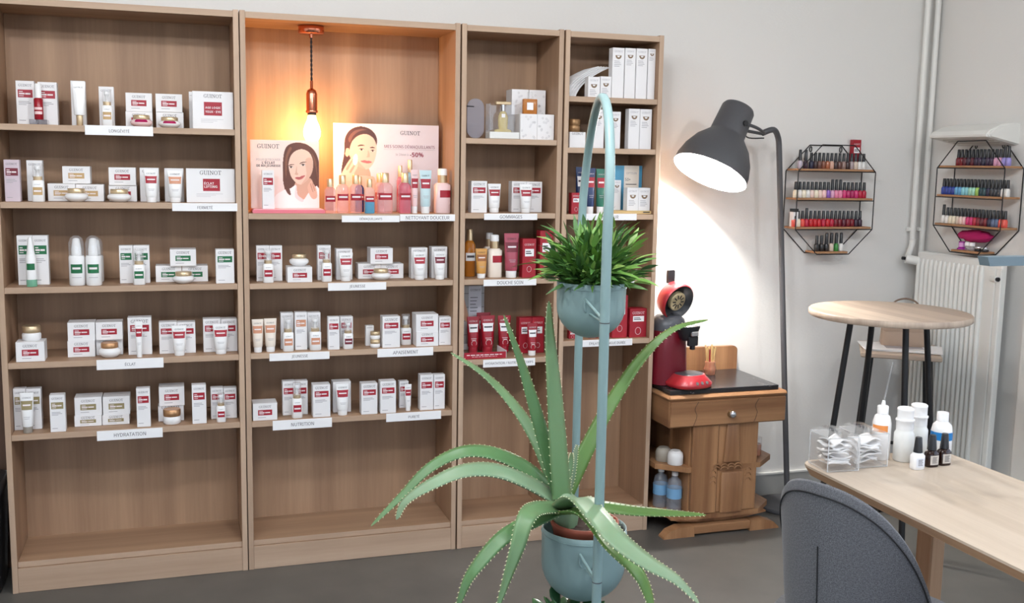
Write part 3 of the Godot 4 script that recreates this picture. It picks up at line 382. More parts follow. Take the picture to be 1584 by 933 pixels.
# ---------------------------------------------------------------- mesh helpers
func quad(st: SurfaceTool, a: Vector3, b: Vector3, c: Vector3, d: Vector3, ua := Vector2.ZERO, ub := Vector2.ZERO, uc := Vector2.ZERO, ud := Vector2.ZERO) -> void:
	# a b c d run clockwise seen from the front
	for p in [[a, ua], [b, ub], [c, uc], [a, ua], [c, uc], [d, ud]]:
		st.set_uv(p[1])
		st.add_vertex(p[0])

func begin() -> SurfaceTool:
	var st := SurfaceTool.new()
	st.begin(Mesh.PRIMITIVE_TRIANGLES)
	st.set_smooth_group(-1)
	return st

func done(st: SurfaceTool) -> ArrayMesh:
	st.generate_normals()
	return st.commit()

# chamfered box; uv in metres with v along the grain axis (0 x, 1 y, 2 z)
func add_box(st: SurfaceTool, c: Vector3, s: Vector3, ch := 0.001, grain := 1, off := Vector2.ZERO) -> void:
	var h := s / 2.0
	ch = minf(ch, minf(h.x, minf(h.y, h.z)) * 0.9)
	var i := h - Vector3(ch, ch, ch)
	for ax in 3:
		var b := (ax + 1) % 3
		var d := (ax + 2) % 3
		for sg in [-1.0, 1.0]:
			var pts := []
			for q in [[-1, -1], [1, -1], [1, 1], [-1, 1]]:
				var p := Vector3.ZERO
				p[ax] = h[ax] * sg
				p[b] = i[b] * q[0]
				p[d] = i[d] * q[1]
				pts.append(p)
			_face(st, c, pts, grain, off, _ax(ax) * sg)
	if ch > 0.0:
		for ax in 3:            # edges parallel to ax
			var b := (ax + 1) % 3
			var d := (ax + 2) % 3
			for sb in [-1.0, 1.0]:
				for sd in [-1.0, 1.0]:
					var pts := []
					for q in [[-1, 0], [1, 0], [1, 1], [-1, 1]]:
						var p := Vector3.ZERO
						p[ax] = i[ax] * q[0]
						p[b] = (h[b] if q[1] == 0 else i[b]) * sb
						p[d] = (i[d] if q[1] == 0 else h[d]) * sd
						pts.append(p)
					_face(st, c, pts, grain, off, _ax(b) * sb + _ax(d) * sd)
		for sx in [-1.0, 1.0]:
			for sy in [-1.0, 1.0]:
				for sz in [-1.0, 1.0]:
					var pts := [Vector3(h.x * sx, i.y * sy, i.z * sz), Vector3(i.x * sx, h.y * sy, i.z * sz), Vector3(i.x * sx, i.y * sy, h.z * sz)]
					_face(st, c, pts, grain, off, Vector3(sx, sy, sz))

func _ax(k: int) -> Vector3:
	return [Vector3.RIGHT, Vector3.UP, Vector3.BACK][k]

func _face(st: SurfaceTool, c: Vector3, pts: Array, grain: int, off: Vector2, out: Vector3) -> void:
	var n: Vector3 = (pts[1] - pts[0]).cross(pts[2] - pts[0])
	if n.dot(out) > 0.0: pts.reverse()        # clockwise from outside
	var order := [0, 1, 2] if pts.size() == 3 else [0, 1, 2, 0, 2, 3]
	var big := 0
	for k in 3:
		if absf(out[k]) > absf(out[big]) + 0.01: big = k
	for k in order:
		var p: Vector3 = pts[k] + c
		var u: float
		var v: float
		if big == grain:
			u = p[(grain + 1) % 3]
			v = p[(grain + 2) % 3] * 0.3
		else:
			v = p[grain]
			u = p[3 - big - grain]
		st.set_uv(Vector2(u, v) + off)
		st.add_vertex(p)

func box(s: Vector3, ch := 0.001, grain := 1, off := Vector2.ZERO) -> ArrayMesh:
	var st := begin()
	add_box(st, Vector3.ZERO, s, ch, grain, off)
	return done(st)

# stacked rings: each [y, rx, rz, e] (e = 2 round, larger = squarer); closed at both ends when radii > 0
func ring_at(rg: Array, a: float) -> Vector3:
	var e: float = rg[3] if rg.size() > 3 else 2.0
	var ca := cos(a)
	var sa := sin(a)
	var x := signf(ca) * pow(absf(ca), 2.0 / e) * float(rg[1])
	var z := signf(sa) * pow(absf(sa), 2.0 / e) * float(rg[2])
	return Vector3(x, rg[0], z)

func add_rings(st: SurfaceTool, rings: Array, seg := 20, close := true, smooth := true) -> void:
	st.set_smooth_group(0 if smooth else -1)
	for k in rings.size() - 1:
		for j in seg:
			var a0 := TAU * j / seg
			var a1 := TAU * (j + 1) / seg
			var p := ring_at(rings[k], a0)
			var q := ring_at(rings[k], a1)
			var r := ring_at(rings[k + 1], a1)
			var s := ring_at(rings[k + 1], a0)
			var u0 := float(j) / seg * TAU * float(rings[k][1])
			var u1 := float(j + 1) / seg * TAU * float(rings[k][1])
			if absf(rings[k][1]) < 1e-6:
				_tri(st, p, r, s, u0, u1)
			elif absf(rings[k + 1][1]) < 1e-6:
				_tri(st, p, q, s, u0, u1)
			else:
				quad(st, p, q, r, s, Vector2(u0, p.y), Vector2(u1, q.y), Vector2(u1, r.y), Vector2(u0, s.y))
	if close:
		st.set_smooth_group(-1)
		for e in [[rings[0], false], [rings[-1], true]]:
			if float(e[0][1]) < 1e-6: continue
			for j in seg:
				var p := ring_at(e[0], TAU * j / seg)
				var q := ring_at(e[0], TAU * (j + 1) / seg)
				var m := Vector3(0, p.y, 0)
				for w in ([m, p, q] if e[1] else [m, q, p]):
					st.set_uv(Vector2(w.x, w.z))
					st.add_vertex(w)

func _tri(st: SurfaceTool, a: Vector3, b: Vector3, c: Vector3, u0: float, u1: float) -> void:
	st.set_uv(Vector2(u0, a.y)); st.add_vertex(a)
	st.set_uv(Vector2(u1, b.y)); st.add_vertex(b)
	st.set_uv(Vector2(u0, c.y)); st.add_vertex(c)

func rings_mesh(rings: Array, seg := 20, close := true, smooth := true) -> ArrayMesh:
	var st := begin()
	add_rings(st, rings, seg, close, smooth)
	return done(st)

# a patch that lies on a stack of rings, between two heights and two angles (front = 90 degrees)
func patch(rings: Array, y0: float, y1: float, half: float, off := 0.0004, n := 8, mid := PI / 2) -> ArrayMesh:
	var st := begin()
	st.set_smooth_group(0)
	var ys := [y0]
	for rg in rings:
		if rg[0] > y0 + 1e-5 and rg[0] < y1 - 1e-5: ys.append(rg[0])
	ys.append(y1)
	for k in ys.size() - 1:
		for j in n:
			var a0 := mid + half * (1.0 - 2.0 * j / n)
			var a1 := mid + half * (1.0 - 2.0 * (j + 1) / n)
			var c := []
			for w in [[a0, ys[k]], [a0, ys[k + 1]], [a1, ys[k + 1]], [a1, ys[k]]]:
				var p := ring_at(_lerp_ring(rings, w[1]), w[0])
				c.append(p + Vector3(cos(w[0]), 0, sin(w[0])) * off)
			quad(st, c[0], c[1], c[2], c[3])
	return done(st)

func _lerp_ring(rings: Array, y: float) -> Array:
	for k in rings.size() - 1:
		if y >= rings[k][0] and y <= rings[k + 1][0] and rings[k + 1][0] > rings[k][0]:
			var t: float = (y - rings[k][0]) / (rings[k + 1][0] - rings[k][0])
			var e0: float = rings[k][3] if rings[k].size() > 3 else 2.0
			var e1: float = rings[k + 1][3] if rings[k + 1].size() > 3 else 2.0
			return [y, lerpf(rings[k][1], rings[k + 1][1], t), lerpf(rings[k][2], rings[k + 1][2], t), lerpf(e0, e1, t)]
	return rings[-1]

# round bar through points
func add_tube(st: SurfaceTool, pts: Array, r: float, seg := 10, r1 := -1.0, closed := false) -> void:
	st.set_smooth_group(0)
	var n := pts.size()
	var up := Vector3.UP
	var rows := []
	var t0: Vector3 = (pts[1] - pts[0]).normalized()
	if absf(t0.dot(up)) > 0.95: up = Vector3.RIGHT
	var side := t0.cross(up).normalized()
	for k in n:
		var t: Vector3
		if closed: t = (pts[(k + 1) % n] - pts[(k + n - 1) % n]).normalized()
		else: t = (pts[mini(k + 1, n - 1)] - pts[maxi(k - 1, 0)]).normalized()
		side = (side - t * side.dot(t)).normalized()
		var up2 := side.cross(t)
		var rr := r if r1 < 0.0 else lerpf(r, r1, float(k) / (n - 1))
		var row := []
		for j in seg:
			var a := TAU * j / seg
			row.append(pts[k] + (side * cos(a) + up2 * sin(a)) * rr)
		rows.append(row)
	for k in (n if closed else n - 1):
		for j in seg:
			var j1 := (j + 1) % seg
			var k1 := (k + 1) % n
			quad(st, rows[k][j], rows[k1][j], rows[k1][j1], rows[k][j1])
	if not closed:
		st.set_smooth_group(-1)
		for j in seg:
			var j1 := (j + 1) % seg
			for p in [pts[0], rows[0][j], rows[0][j1], pts[n - 1], rows[n - 1][j1], rows[n - 1][j]]:
				st.set_uv(Vector2.ZERO)
				st.add_vertex(p)

func tube(pts: Array, r: float, seg := 10, r1 := -1.0, closed := false) -> ArrayMesh:
	var st := begin()
	add_tube(st, pts, r, seg, r1, closed)
	return done(st)

# a flat outline (x, y; counter-clockwise) given a thickness along z, centred on z = 0
func add_slab(st: SurfaceTool, outline: PackedVector2Array, depth: float, zc := 0.0) -> void:
	st.set_smooth_group(-1)
	var idx := Geometry2D.triangulate_polygon(outline)
	var z1 := zc + depth / 2.0
	var z0 := zc - depth / 2.0
	for k in range(0, idx.size(), 3):
		var a := outline[idx[k]]
		var b := outline[idx[k + 1]]
		var c := outline[idx[k + 2]]
		if (b - a).cross(c - a) > 0.0:
			var w := b
			b = c
			c = w
		for p in [a, b, c]:
			st.set_uv(p); st.add_vertex(Vector3(p.x, p.y, z1))
		for p in [a, c, b]:
			st.set_uv(p); st.add_vertex(Vector3(p.x, p.y, z0))
	var ccw := Geometry2D.is_polygon_clockwise(outline)
	for k in outline.size():
		var a := outline[k]
		var b := outline[(k + 1) % outline.size()]
		if ccw:
			var w := a
			a = b
			b = w
		quad(st, Vector3(a.x, a.y, z1), Vector3(a.x, a.y, z0), Vector3(b.x, b.y, z0), Vector3(b.x, b.y, z1), Vector2(a.x, a.y), Vector2(a.x, a.y), Vector2(b.x, b.y), Vector2(b.x, b.y))

func slab(outline: PackedVector2Array, depth: float) -> ArrayMesh:
	var st := begin()
	add_slab(st, outline, depth)
	return done(st)

func round_rect(w: float, h: float, r: float, n := 6) -> PackedVector2Array:
	var p := PackedVector2Array()
	for q in [[1, 1, 0.0], [-1, 1, PI / 2], [-1, -1, PI], [1, -1, 1.5 * PI]]:
		for k in n + 1:
			var a: float = q[2] + PI / 2 * k / n
			p.append(Vector2(q[0] * (w / 2 - r) + cos(a) * r, q[1] * (h / 2 - r) + sin(a) * r))
	return p

func rect(st: SurfaceTool, x0: float, x1: float, y0: float, y1: float, z: float) -> void:
	quad(st, Vector3(x0, y0, z), Vector3(x0, y1, z), Vector3(x1, y1, z), Vector3(x1, y0, z), Vector2(0, 1), Vector2(0, 0), Vector2(1, 0), Vector2(1, 1))

# lettering as flat glyphs, one unit wide, resting on y = 0, centred on x = 0
func letters(s: String, serif := false, bold := false) -> Array:
	var key := s + str(serif) + str(bold)
	if not tmesh.has(key):
		var f := SystemFont.new()
		f.font_names = PackedStringArray(["Droid Serif" if serif else "Droid Sans"])
		f.font_weight = 700 if bold else 400
		var t := TextMesh.new()
		t.text = s
		t.font = f
		t.font_size = 32
		t.pixel_size = 0.01
		t.depth = 0.0
		t.curve_step = 2.0
		tmesh[key] = [t, t.get_aabb()]
	return tmesh[key]

func write(s: String, parent: Node, at: Vector3, width: float, mat: Material, called := "lettering", serif := false, bold := false) -> MeshInstance3D:
	var t := letters(s, serif, bold)
	var bb: AABB = t[1]
	var k := width / maxf(bb.size.x, 0.001)
	var o := obj(t[0], mat, called, parent)
	o.scale = Vector3(k, k, k)
	o.position = at - bb.get_center() * k
	return o

func cat(pts: Array, n: int) -> Array:          # Catmull-Rom through points
	var out := []
	for k in pts.size() - 1:
		var p0: Vector3 = pts[maxi(k - 1, 0)]
		var p1: Vector3 = pts[k]
		var p2: Vector3 = pts[k + 1]
		var p3: Vector3 = pts[mini(k + 2, pts.size() - 1)]
		for j in n:
			out.append(p1.cubic_interpolate(p2, p0, p3, float(j) / n))
	out.append(pts[-1])
	return out

# ---------------------------------------------------------------- materials
func mat(c: Color, rough := 0.6, metal := 0.0) -> StandardMaterial3D:
	var m := StandardMaterial3D.new()
	m.albedo_color = c
	m.roughness = rough
	m.metallic = metal
	return m

func clear(c: Color, alpha: float, rough := 0.05) -> StandardMaterial3D:
	var m := mat(Color(c.r, c.g, c.b, alpha), rough)
	m.transparency = BaseMaterial3D.TRANSPARENCY_ALPHA
	return m

func noise(freq: float, sd: int, oct := 4) -> FastNoiseLite:
	var n := FastNoiseLite.new()
	n.seed = sd
	n.frequency = freq
	n.fractal_octaves = oct
	n.noise_type = FastNoiseLite.TYPE_SIMPLEX_SMOOTH
	return n

var streak: Image
var broad: Image
var fine: Image

func wood(dark: Color, light: Color, rough: float, across: float, along: float, wb := 0.5, ws := 0.4, wf := 0.1, bump := 0.25) -> StandardMaterial3D:
	var n := 512
	var im := Image.create(n, n, false, Image.FORMAT_RGB8)
	for y in n:
		for x in n:
			var g := wb * broad.get_pixel(x, y).r + ws * streak.get_pixel(x, y).r + wf * fine.get_pixel(x, y).r
			g = clampf((g - 0.5) * 1.7 + 0.5, 0.0, 1.0)
			im.set_pixel(x, y, dark.lerp(light, g))
	im.generate_mipmaps()
	var m := mat(Color.WHITE, rough)
	m.albedo_texture = ImageTexture.create_from_image(im)
	m.uv1_scale = Vector3(1.0 / across, 1.0 / along, 1.0)
	m.metallic_specular = 0.4
	return m

func make_materials() -> void:
	streak = noise(0.02, 3, 4).get_seamless_image(512, 24)
	streak.resize(512, 512, Image.INTERPOLATE_CUBIC)
	broad = noise(0.007, 9, 2).get_seamless_image(512, 8)
	broad.resize(512, 512, Image.INTERPOLATE_CUBIC)
	fine = noise(0.12, 5, 2).get_seamless_image(512, 96)
	fine.resize(512, 512, Image.INTERPOLATE_CUBIC)
	for im in [streak, broad, fine]: im.convert(Image.FORMAT_RGB8)
	M.oak = wood(Color8(148, 117, 93), Color8(178, 145, 116), 0.5, 0.75, 2.4, 0.5, 0.35, 0.15)
	M.oak_lit_edge = wood(Color8(172, 145, 122), Color8(194, 167, 143), 0.5, 0.75, 2.4, 0.5, 0.35, 0.15)  # bookcase oak with brighter front light painted into its colour
	M.walnut = wood(Color8(124, 86, 58), Color8(176, 132, 94), 0.38, 0.6, 1.6, 0.55, 0.35, 0.1)
	M.desk = wood(Color8(184, 167, 148), Color8(200, 184, 166), 0.36, 0.5, 1.8, 0.4, 0.45, 0.15)
	M.desk_edge = wood(Color8(172, 134, 102), Color8(200, 164, 132), 0.45, 0.5, 1.8, 0.4, 0.45, 0.15)
	M.ash = wood(Color8(164, 146, 130), Color8(196, 178, 160), 0.42, 0.5, 1.5, 0.45, 0.4, 0.15)
	M.rackwood = wood(Color8(150, 108, 76), Color8(188, 144, 106), 0.55, 0.2, 0.8)
	M.doorwood = wood(Color8(84, 62, 50), Color8(104, 80, 64), 0.5, 0.6, 2.2)
	M.bamboo = mat(Color8(206, 176, 122), 0.5)
	# walls: painted, with a faint roller texture
	var nt := NoiseTexture2D.new()
	nt.noise = noise(0.05, 21, 4)
	nt.width = 512
	nt.height = 512
	nt.seamless = true
	nt.as_normal_map = true
	nt.bump_strength = 3.0
	M.wall = mat(Color8(222, 220, 216), 0.85)
	M.wall.normal_enabled = true
	M.wall.normal_texture = nt
	M.wall.normal_scale = 0.12
	M.wall.uv1_triplanar = true
	M.wall.uv1_world_triplanar = true
	M.wall.uv1_scale = Vector3(1.6, 5.0, 1.6)
	M.ceiling = mat(Color8(232, 231, 228), 0.9)
	var fl := NoiseTexture2D.new()
	fl.noise = noise(0.012, 33, 5)
	fl.width = 512
	fl.height = 512
	fl.seamless = true
	var rmp := Gradient.new()
	rmp.colors = PackedColorArray([Color8(82, 80, 76), Color8(95, 92, 87)])
	fl.color_ramp = rmp
	M.floor = mat(Color.WHITE, 0.42)
	M.floor.albedo_texture = fl
	M.floor.uv1_triplanar = true
	M.floor.uv1_world_triplanar = true
	M.floor.uv1_scale = Vector3(0.7, 0.7, 0.7)
	M.skirting = mat(Color8(158, 158, 154), 0.5)
	M.white_paint = mat(Color8(226, 225, 220), 0.4)
	M.radiator = mat(Color8(222, 223, 219), 0.35)
	M.dark = mat(Color8(34, 33, 36), 0.8)
	M.carton = mat(Color8(236, 234, 234), 0.42)
	M.mauve = mat(Color8(206, 190, 198), 0.42)
	M.redcarton = mat(Color8(158, 24, 40), 0.4)
	M.plastic = mat(Color8(240, 239, 238), 0.25)
	M.cream = mat(Color8(238, 226, 212), 0.3)
	M.palepink = mat(Color8(238, 206, 204), 0.25)
	M.ink = mat(Color8(70, 64, 70), 0.6)
	M.greyink = mat(Color8(168, 164, 168), 0.6)
	M.whiteink = mat(Color8(236, 226, 226), 0.6)
	M.sign = mat(Color8(244, 243, 243), 0.5)
	M.R = mat(Color8(160, 22, 42), 0.45)
	M.D = mat(Color8(112, 26, 44), 0.45)
	M.G = mat(Color8(22, 104, 62), 0.45)
	M.O = mat(Color8(146, 132, 92), 0.45)
	M.A = mat(Color8(192, 158, 108), 0.45)
	M.S = mat(Color8(206, 144, 112), 0.45)
	M.B = mat(Color8(132, 108, 84), 0.5)
	M.E = M.R
	M.H = mat(Color8(150, 90, 40), 0.45)
	M.W = M.sign
	M.magenta = mat(Color8(168, 22, 84), 0.3)
	M.gold = mat(Color8(212, 188, 152), 0.32, 0.7)
	M.copper_lid = mat(Color8(196, 150, 108), 0.3, 0.8)
	M.bronze = mat(Color8(150, 116, 80), 0.35, 0.6)
	M.copper = mat(Color8(224, 142, 112), 0.16, 1.0)
	M.silver = mat(Color8(205, 205, 208), 0.25, 0.9)
	M.grey = mat(Color8(150, 142, 132), 0.4)
	M.clear = clear(Color8(240, 242, 246), 0.14)
	M.acrylic = clear(Color8(236, 240, 244), 0.04, 0.02)
	M.acrylic_edge_glint = clear(Color8(248, 250, 252), 0.5, 0.1)  # whiter acrylic, painting in the light that edges catch
	M.pink_glass = clear(Color8(240, 176, 180), 0.32)
	M.rose_glass = clear(Color8(232, 120, 140), 0.48)
	M.blue_glass = clear(Color8(80, 168, 206), 0.75)
	M.navy_glass = clear(Color8(30, 52, 120), 0.85)
	M.paleblue = clear(Color8(150, 196, 214), 0.7)
	M.amber = clear(Color8(198, 120, 36), 0.72)
	M.yellow_glass = clear(Color8(232, 214, 150), 0.4)
	M.green_glass = clear(Color8(120, 196, 160), 0.6)
	M.aqua = mat(Color8(196, 220, 224), 0.3)
	M.rose = mat(Color8(166, 74, 90), 0.35)
	M.redtube = mat(Color8(150, 20, 36), 0.3)
	M.navytube = mat(Color8(34, 52, 92), 0.3)
	M.greentube = mat(Color8(44, 108, 88), 0.3)
	M.ambertube = mat(Color8(206, 150, 76), 0.3)
	M.black_metal = mat(Color8(28, 28, 30), 0.45, 0.3)
	M.black_plastic = mat(Color8(30, 31, 35), 0.35)
	M.lamp_grey = mat(Color8(74, 74, 77), 0.5)
	M.teal = mat(Color8(132, 158, 158), 0.42)
	M.teal.metallic_specular = 0.5
	M.terracotta = mat(Color8(146, 74, 54), 0.7)
	M.soil = mat(Color8(58, 44, 36), 1.0)
	M.fabric = mat(Color8(84, 87, 98), 0.95)
	M.fabric.rim_enabled = true
	M.fabric.rim = 0.3
	M.marble = mat(Color.WHITE, 0.22)
	M.marble.albedo_texture = marble_tex()
	M.marble.uv1_scale = Vector3(2.0, 2.0, 1.0)
	M.fabric.albedo_color = Color.WHITE
	M.fabric.albedo_texture = fabric_tex()
	M.fabric.uv1_triplanar = true
	M.fabric.uv1_scale = Vector3(6, 6, 6)

func fabric_tex() -> Texture2D:
	var a := noise(0.13, 71, 3).get_seamless_image(512, 512)
	var b := noise(0.05, 72, 3).get_seamless_image(512, 512)
	var im := Image.create(512, 512, false, Image.FORMAT_RGB8)
	for y in 512:
		for x in 512:
			var g := clampf((a.get_pixel(x, y).r - 0.5) * 1.5 + (b.get_pixel(x, y).r - 0.5) * 0.5 + 0.5, 0.0, 1.0)
			im.set_pixel(x, y, Color8(56, 57, 62).lerp(Color8(122, 123, 128), g))
	return ImageTexture.create_from_image(im)

func marble_tex() -> Texture2D:
	var a := noise(0.008, 41, 4)
	a.domain_warp_enabled = true
	a.domain_warp_amplitude = 40.0
	var im := Image.create(384, 384, false, Image.FORMAT_RGB8)
	for y in 384:
		for x in 384:
			var v := absf(a.get_noise_2d(x, y * 1.6))
			var vein := clampf(1.0 - v / 0.018, 0.0, 1.0) * clampf(a.get_noise_2d(x * 0.4 + 500, y * 0.4) * 3.0 + 0.1, 0.0, 1.0)
			im.set_pixel(x, y, Color8(34, 34, 37).lerp(Color8(222, 214, 206), vein))
	return ImageTexture.create_from_image(im)

# ---------------------------------------------------------------- products
func band_print(w: float, h: float, z: float, code: String, layout: String, parent: Node) -> void:
	# printed band, its white words and the small grey print below, on a front face
	var b := begin()
	var t := begin()
	var g := begin()
	var x0 := -w * 0.4
	var x1 := w * 0.4
	var y1 := h * 0.80
	var y0 := h * 0.62
	if layout == "f":
		x0 = -w * 0.29
		x1 = w * 0.29
		y1 = h * 0.62
		y0 = h * 0.30
	rect(b, x0, x1, y0, y1, z)
	var bw := x1 - x0
	var bh := y1 - y0
	rect(t, x0 + bw * 0.08, x0 + bw * 0.34, y0 + bh * 0.70, y0 + bh * 0.80, z + 0.0003)
	rect(t, x0 + bw * 0.08, x0 + bw * 0.46, y0 + bh * 0.38, y0 + bh * 0.58, z + 0.0003)
	rect(t, x0 + bw * 0.50, x0 + bw * 0.86, y0 + bh * 0.38, y0 + bh * 0.58, z + 0.0003)
	rect(t, x0 + bw * 0.08, x0 + bw * 0.40, y0 + bh * 0.16, y0 + bh * 0.24, z + 0.0003)
	if layout == "f":
		rect(g, x0, x0 + w * 0.32, h * 0.16, h * 0.19, z)
	else:
		rect(g, -w * 0.38, w * 0.2, h * 0.52, h * 0.535, z)
		rect(g, -w * 0.38, w * 0.3, h * 0.485, h * 0.50, z)
		rect(g, -w * 0.38, w * 0.05, h * 0.45, h * 0.462, z)
		rect(g, -w * 0.38, -w * 0.02, h * 0.09, h * 0.105, z)
	obj(done(b), M[code], "label_band", parent)
	obj(done(t), M.whiteink, "band_print", parent)
	obj(done(g), M.greyink, "small_print", parent)

func carton(r: Array) -> Node3D:
	var w: float = r[4]
	var h: float = r[5]
	var d: float = r[6]
	var st: String = r[7]
	var body: Material = M.carton
	if st == "W": body = M.redcarton
	if st == "Dt": body = M.mauve
	var s := begin()
	add_box(s, Vector3(0, h / 2, 0), Vector3(w, h, d), 0.0007)
	var o := obj(done(s), body, "product_carton", null, Vector3(r[1], r[2], r[3] - d / 2))
	var z := d / 2 + 0.0004
	var ink: Material = M.ink
	var brand_y := h * 0.90
	if st == "W":
		var q := begin()
		rect(q, -w * 0.32, w * 0.34, h * 0.55, h * 0.74, z)
		obj(done(q), M.sign, "label_band", o)
		var e := begin()
		rect(e, -w * 0.26, w * 0.1, h * 0.665, h * 0.69, z + 0.0003)
		rect(e, -w * 0.26, w * 0.16, h * 0.61, h * 0.64, z + 0.0003)
		obj(done(e), M.ink, "small_print", o)
		var ring := []
		for k in 18: ring.append(Vector3(cos(TAU * k / 18) * w * 0.16, h * 0.22 + sin(TAU * k / 18) * w * 0.2, z))
		obj(tube(ring, w * 0.012, 4, -1.0, true), M.whiteink, "emblem", o)
		ink = M.whiteink
		brand_y = h * 0.85
	elif st == "Bn":
		var q := begin()
		var n := 10
		for k in n:
			var a0 := PI + PI * k / n
			var a1 := PI + PI * (k + 1) / n
			var c := Vector3(0, h - w * 0.62, z)
			var ro := w * 0.26
			var ri := w * 0.12
			quad(q, c + Vector3(cos(a0), sin(a0), 0) * ri, c + Vector3(cos(a1), sin(a1), 0) * ri, c + Vector3(cos(a1), sin(a1), 0) * ro, c + Vector3(cos(a0), sin(a0), 0) * ro)
		rect(q, -w * 0.26, w * 0.26, h - w * 0.62, h - w * 0.58, z)
		obj(done(q), M.B, "emblem", o)
		var g := begin()
		for k in 4: rect(g, -w * 0.36, w * (0.1 + 0.07 * (k % 3)), h - w * (1.05 + 0.13 * k), h - w * (1.01 + 0.13 * k), z)
		obj(done(g), M.greyink, "small_print", o)
		ink = M.greyink
		brand_y = h - w * 0.28
	elif st != "n":
		band_print(w, h, z, st[0], st[1], o)
		if st[1] == "f": brand_y = h * 0.80
	write("GUINOT", o, Vector3(0, brand_y, z), w * (0.5 if st.ends_with("f") else 0.72), ink, "brand_lettering", true)
	return o

func square_box(r: Array) -> Node3D:
	var w: float = r[4]
	var h: float = r[5]
	var d: float = r[6]
	var s := begin()
	add_box(s, Vector3(0, h / 2, 0), Vector3(w, h, d), 0.0008)
	var o := obj(done(s), M.carton, "product_carton", null, Vector3(r[1], r[2], r[3] - d / 2))
	var z := d / 2 + 0.0004
	var q := begin()
	var eclat: bool = r[7] == "E"
	var y1 := h * (0.72 if not eclat else 0.70)
	var y0 := h * (0.36 if not eclat else 0.34)
	var x0 := -w * (0.22 if not eclat else 0.16)
	var x1 := w * (0.22 if not eclat else 0.19)
	rect(q, x0, x1, y0, y1, z)
	obj(done(q), M.R, "label_band", o)
	write("GUINOT", o, Vector3(0, h * 0.88, z), w * 0.44, M.ink, "brand_lettering", true)
	if eclat:
		write("ÉCLAT", o, Vector3(-w * 0.035, h * 0.575, z + 0.0003), w * 0.2, M.whiteink, "lettering", false, true)
		write("LIFTING", o, Vector3(0, h * 0.47, z + 0.0003), w * 0.27, M.whiteink, "lettering", false, true)
	else:
		write("AGE LOGIC", o, Vector3(0, h * 0.57, z + 0.0003), w * 0.38, M.whiteink, "lettering", false, true)
		write("YEUX · EYE", o, Vector3(0, h * 0.46, z + 0.0003), w * 0.38, M.whiteink, "lettering", false, true)
	var g := begin()
	rect(g, -w * 0.3, w * 0.25, h * 0.255, h * 0.262, z)
	rect(g, -w * 0.3, w * 0.1, h * 0.215, h * 0.222, z)
	rect(g, -w * 0.3, w * 0.0, h * 0.175, h * 0.182, z)
	obj(done(g), M.greyink, "small_print", o)
	return o

func cream_tube(r: Array) -> Node3D:
	var w: float = r[4]
	var h: float = r[5]
	var part: PackedStringArray = r[7].split(":")
	var code := part[0]
	var kind := part[1]
	var body: Material = M.plastic
	var cap: Material = M.plastic
	match kind:
		"gold": cap = M.gold
		"grey": cap = M.grey
		"cream": body = M.cream
		"aqua": body = M.aqua
		"rose":
			body = M.rose if code == "D" else M.palepink
		"red":
			body = M.redtube
			cap = M.redtube
		"redw": body = M.redtube
		"navy": body = M.navytube
		"navy2": body = M.navytube
		"green": body = M.greentube
		"amber": body = M.ambertube
	var hc := h * (0.16 if kind != "gold" else 0.24)
	var rc := w * (0.34 if kind != "gold" else 0.24)
	var rb := w * 0.40
	var rings := [[hc, rb * 0.93, rb * 0.93], [hc + h * 0.03, rb, rb], [h * 0.45, w * 0.43, rb * 0.78], [h * 0.72, w * 0.465, rb * 0.42], [h * 0.93, w * 0.495, 0.0022, 4.0], [h, w * 0.5, 0.0012, 6.0]]
	var o := obj(rings_mesh(rings, 22), body, "cream_tube", null, Vector3(r[1], r[2], r[3] - rb))
	obj(rings_mesh([[0, rc * 0.96, rc * 0.96], [0.0015, rc, rc], [hc - 0.001, rc * 1.02, rc * 1.02], [hc, rc, rc]], 20), cap, "cap", o)
	if code != "n":
		var y1 := h * 0.80
		var y0 := h * 0.58
		obj(patch(rings, y0, y1, 0.95 if code != "W" else 0.8), M[code], "label_band", o)
		obj(patch(rings, y0 + (y1 - y0) * 0.45, y0 + (y1 - y0) * 0.62, 0.62, 0.0008), M.whiteink if code != "W" else M.ink, "small_print", o)
		obj(patch(rings, h * 0.40, h * 0.41, 0.55, 0.0005), M.greyink if not kind.begins_with("red") else M.whiteink, "small_print", o)
		obj(patch(rings, h * 0.36, h * 0.37, 0.45, 0.0005), M.greyink if not kind.begins_with("red") else M.whiteink, "small_print", o)
	if kind.begins_with("red"):
		var ring := []
		var zz: float = _lerp_ring(rings, h * 0.30)[2]
		for k in 16: ring.append(Vector3(cos(TAU * k / 16) * w * 0.2, h * 0.28 + sin(TAU * k / 16) * w * 0.2, zz * 0.96))
		obj(tube(ring, w * 0.016, 4, -1.0, true), M.whiteink, "emblem", o)
	write("GUINOT", o, Vector3(0, h * 0.875, _lerp_ring(rings, h * 0.85)[2] + 0.0006), w * 0.62, M.whiteink if kind in ["red", "redw", "navy", "navy2", "green"] else M.ink, "brand_lettering", true)
	return o

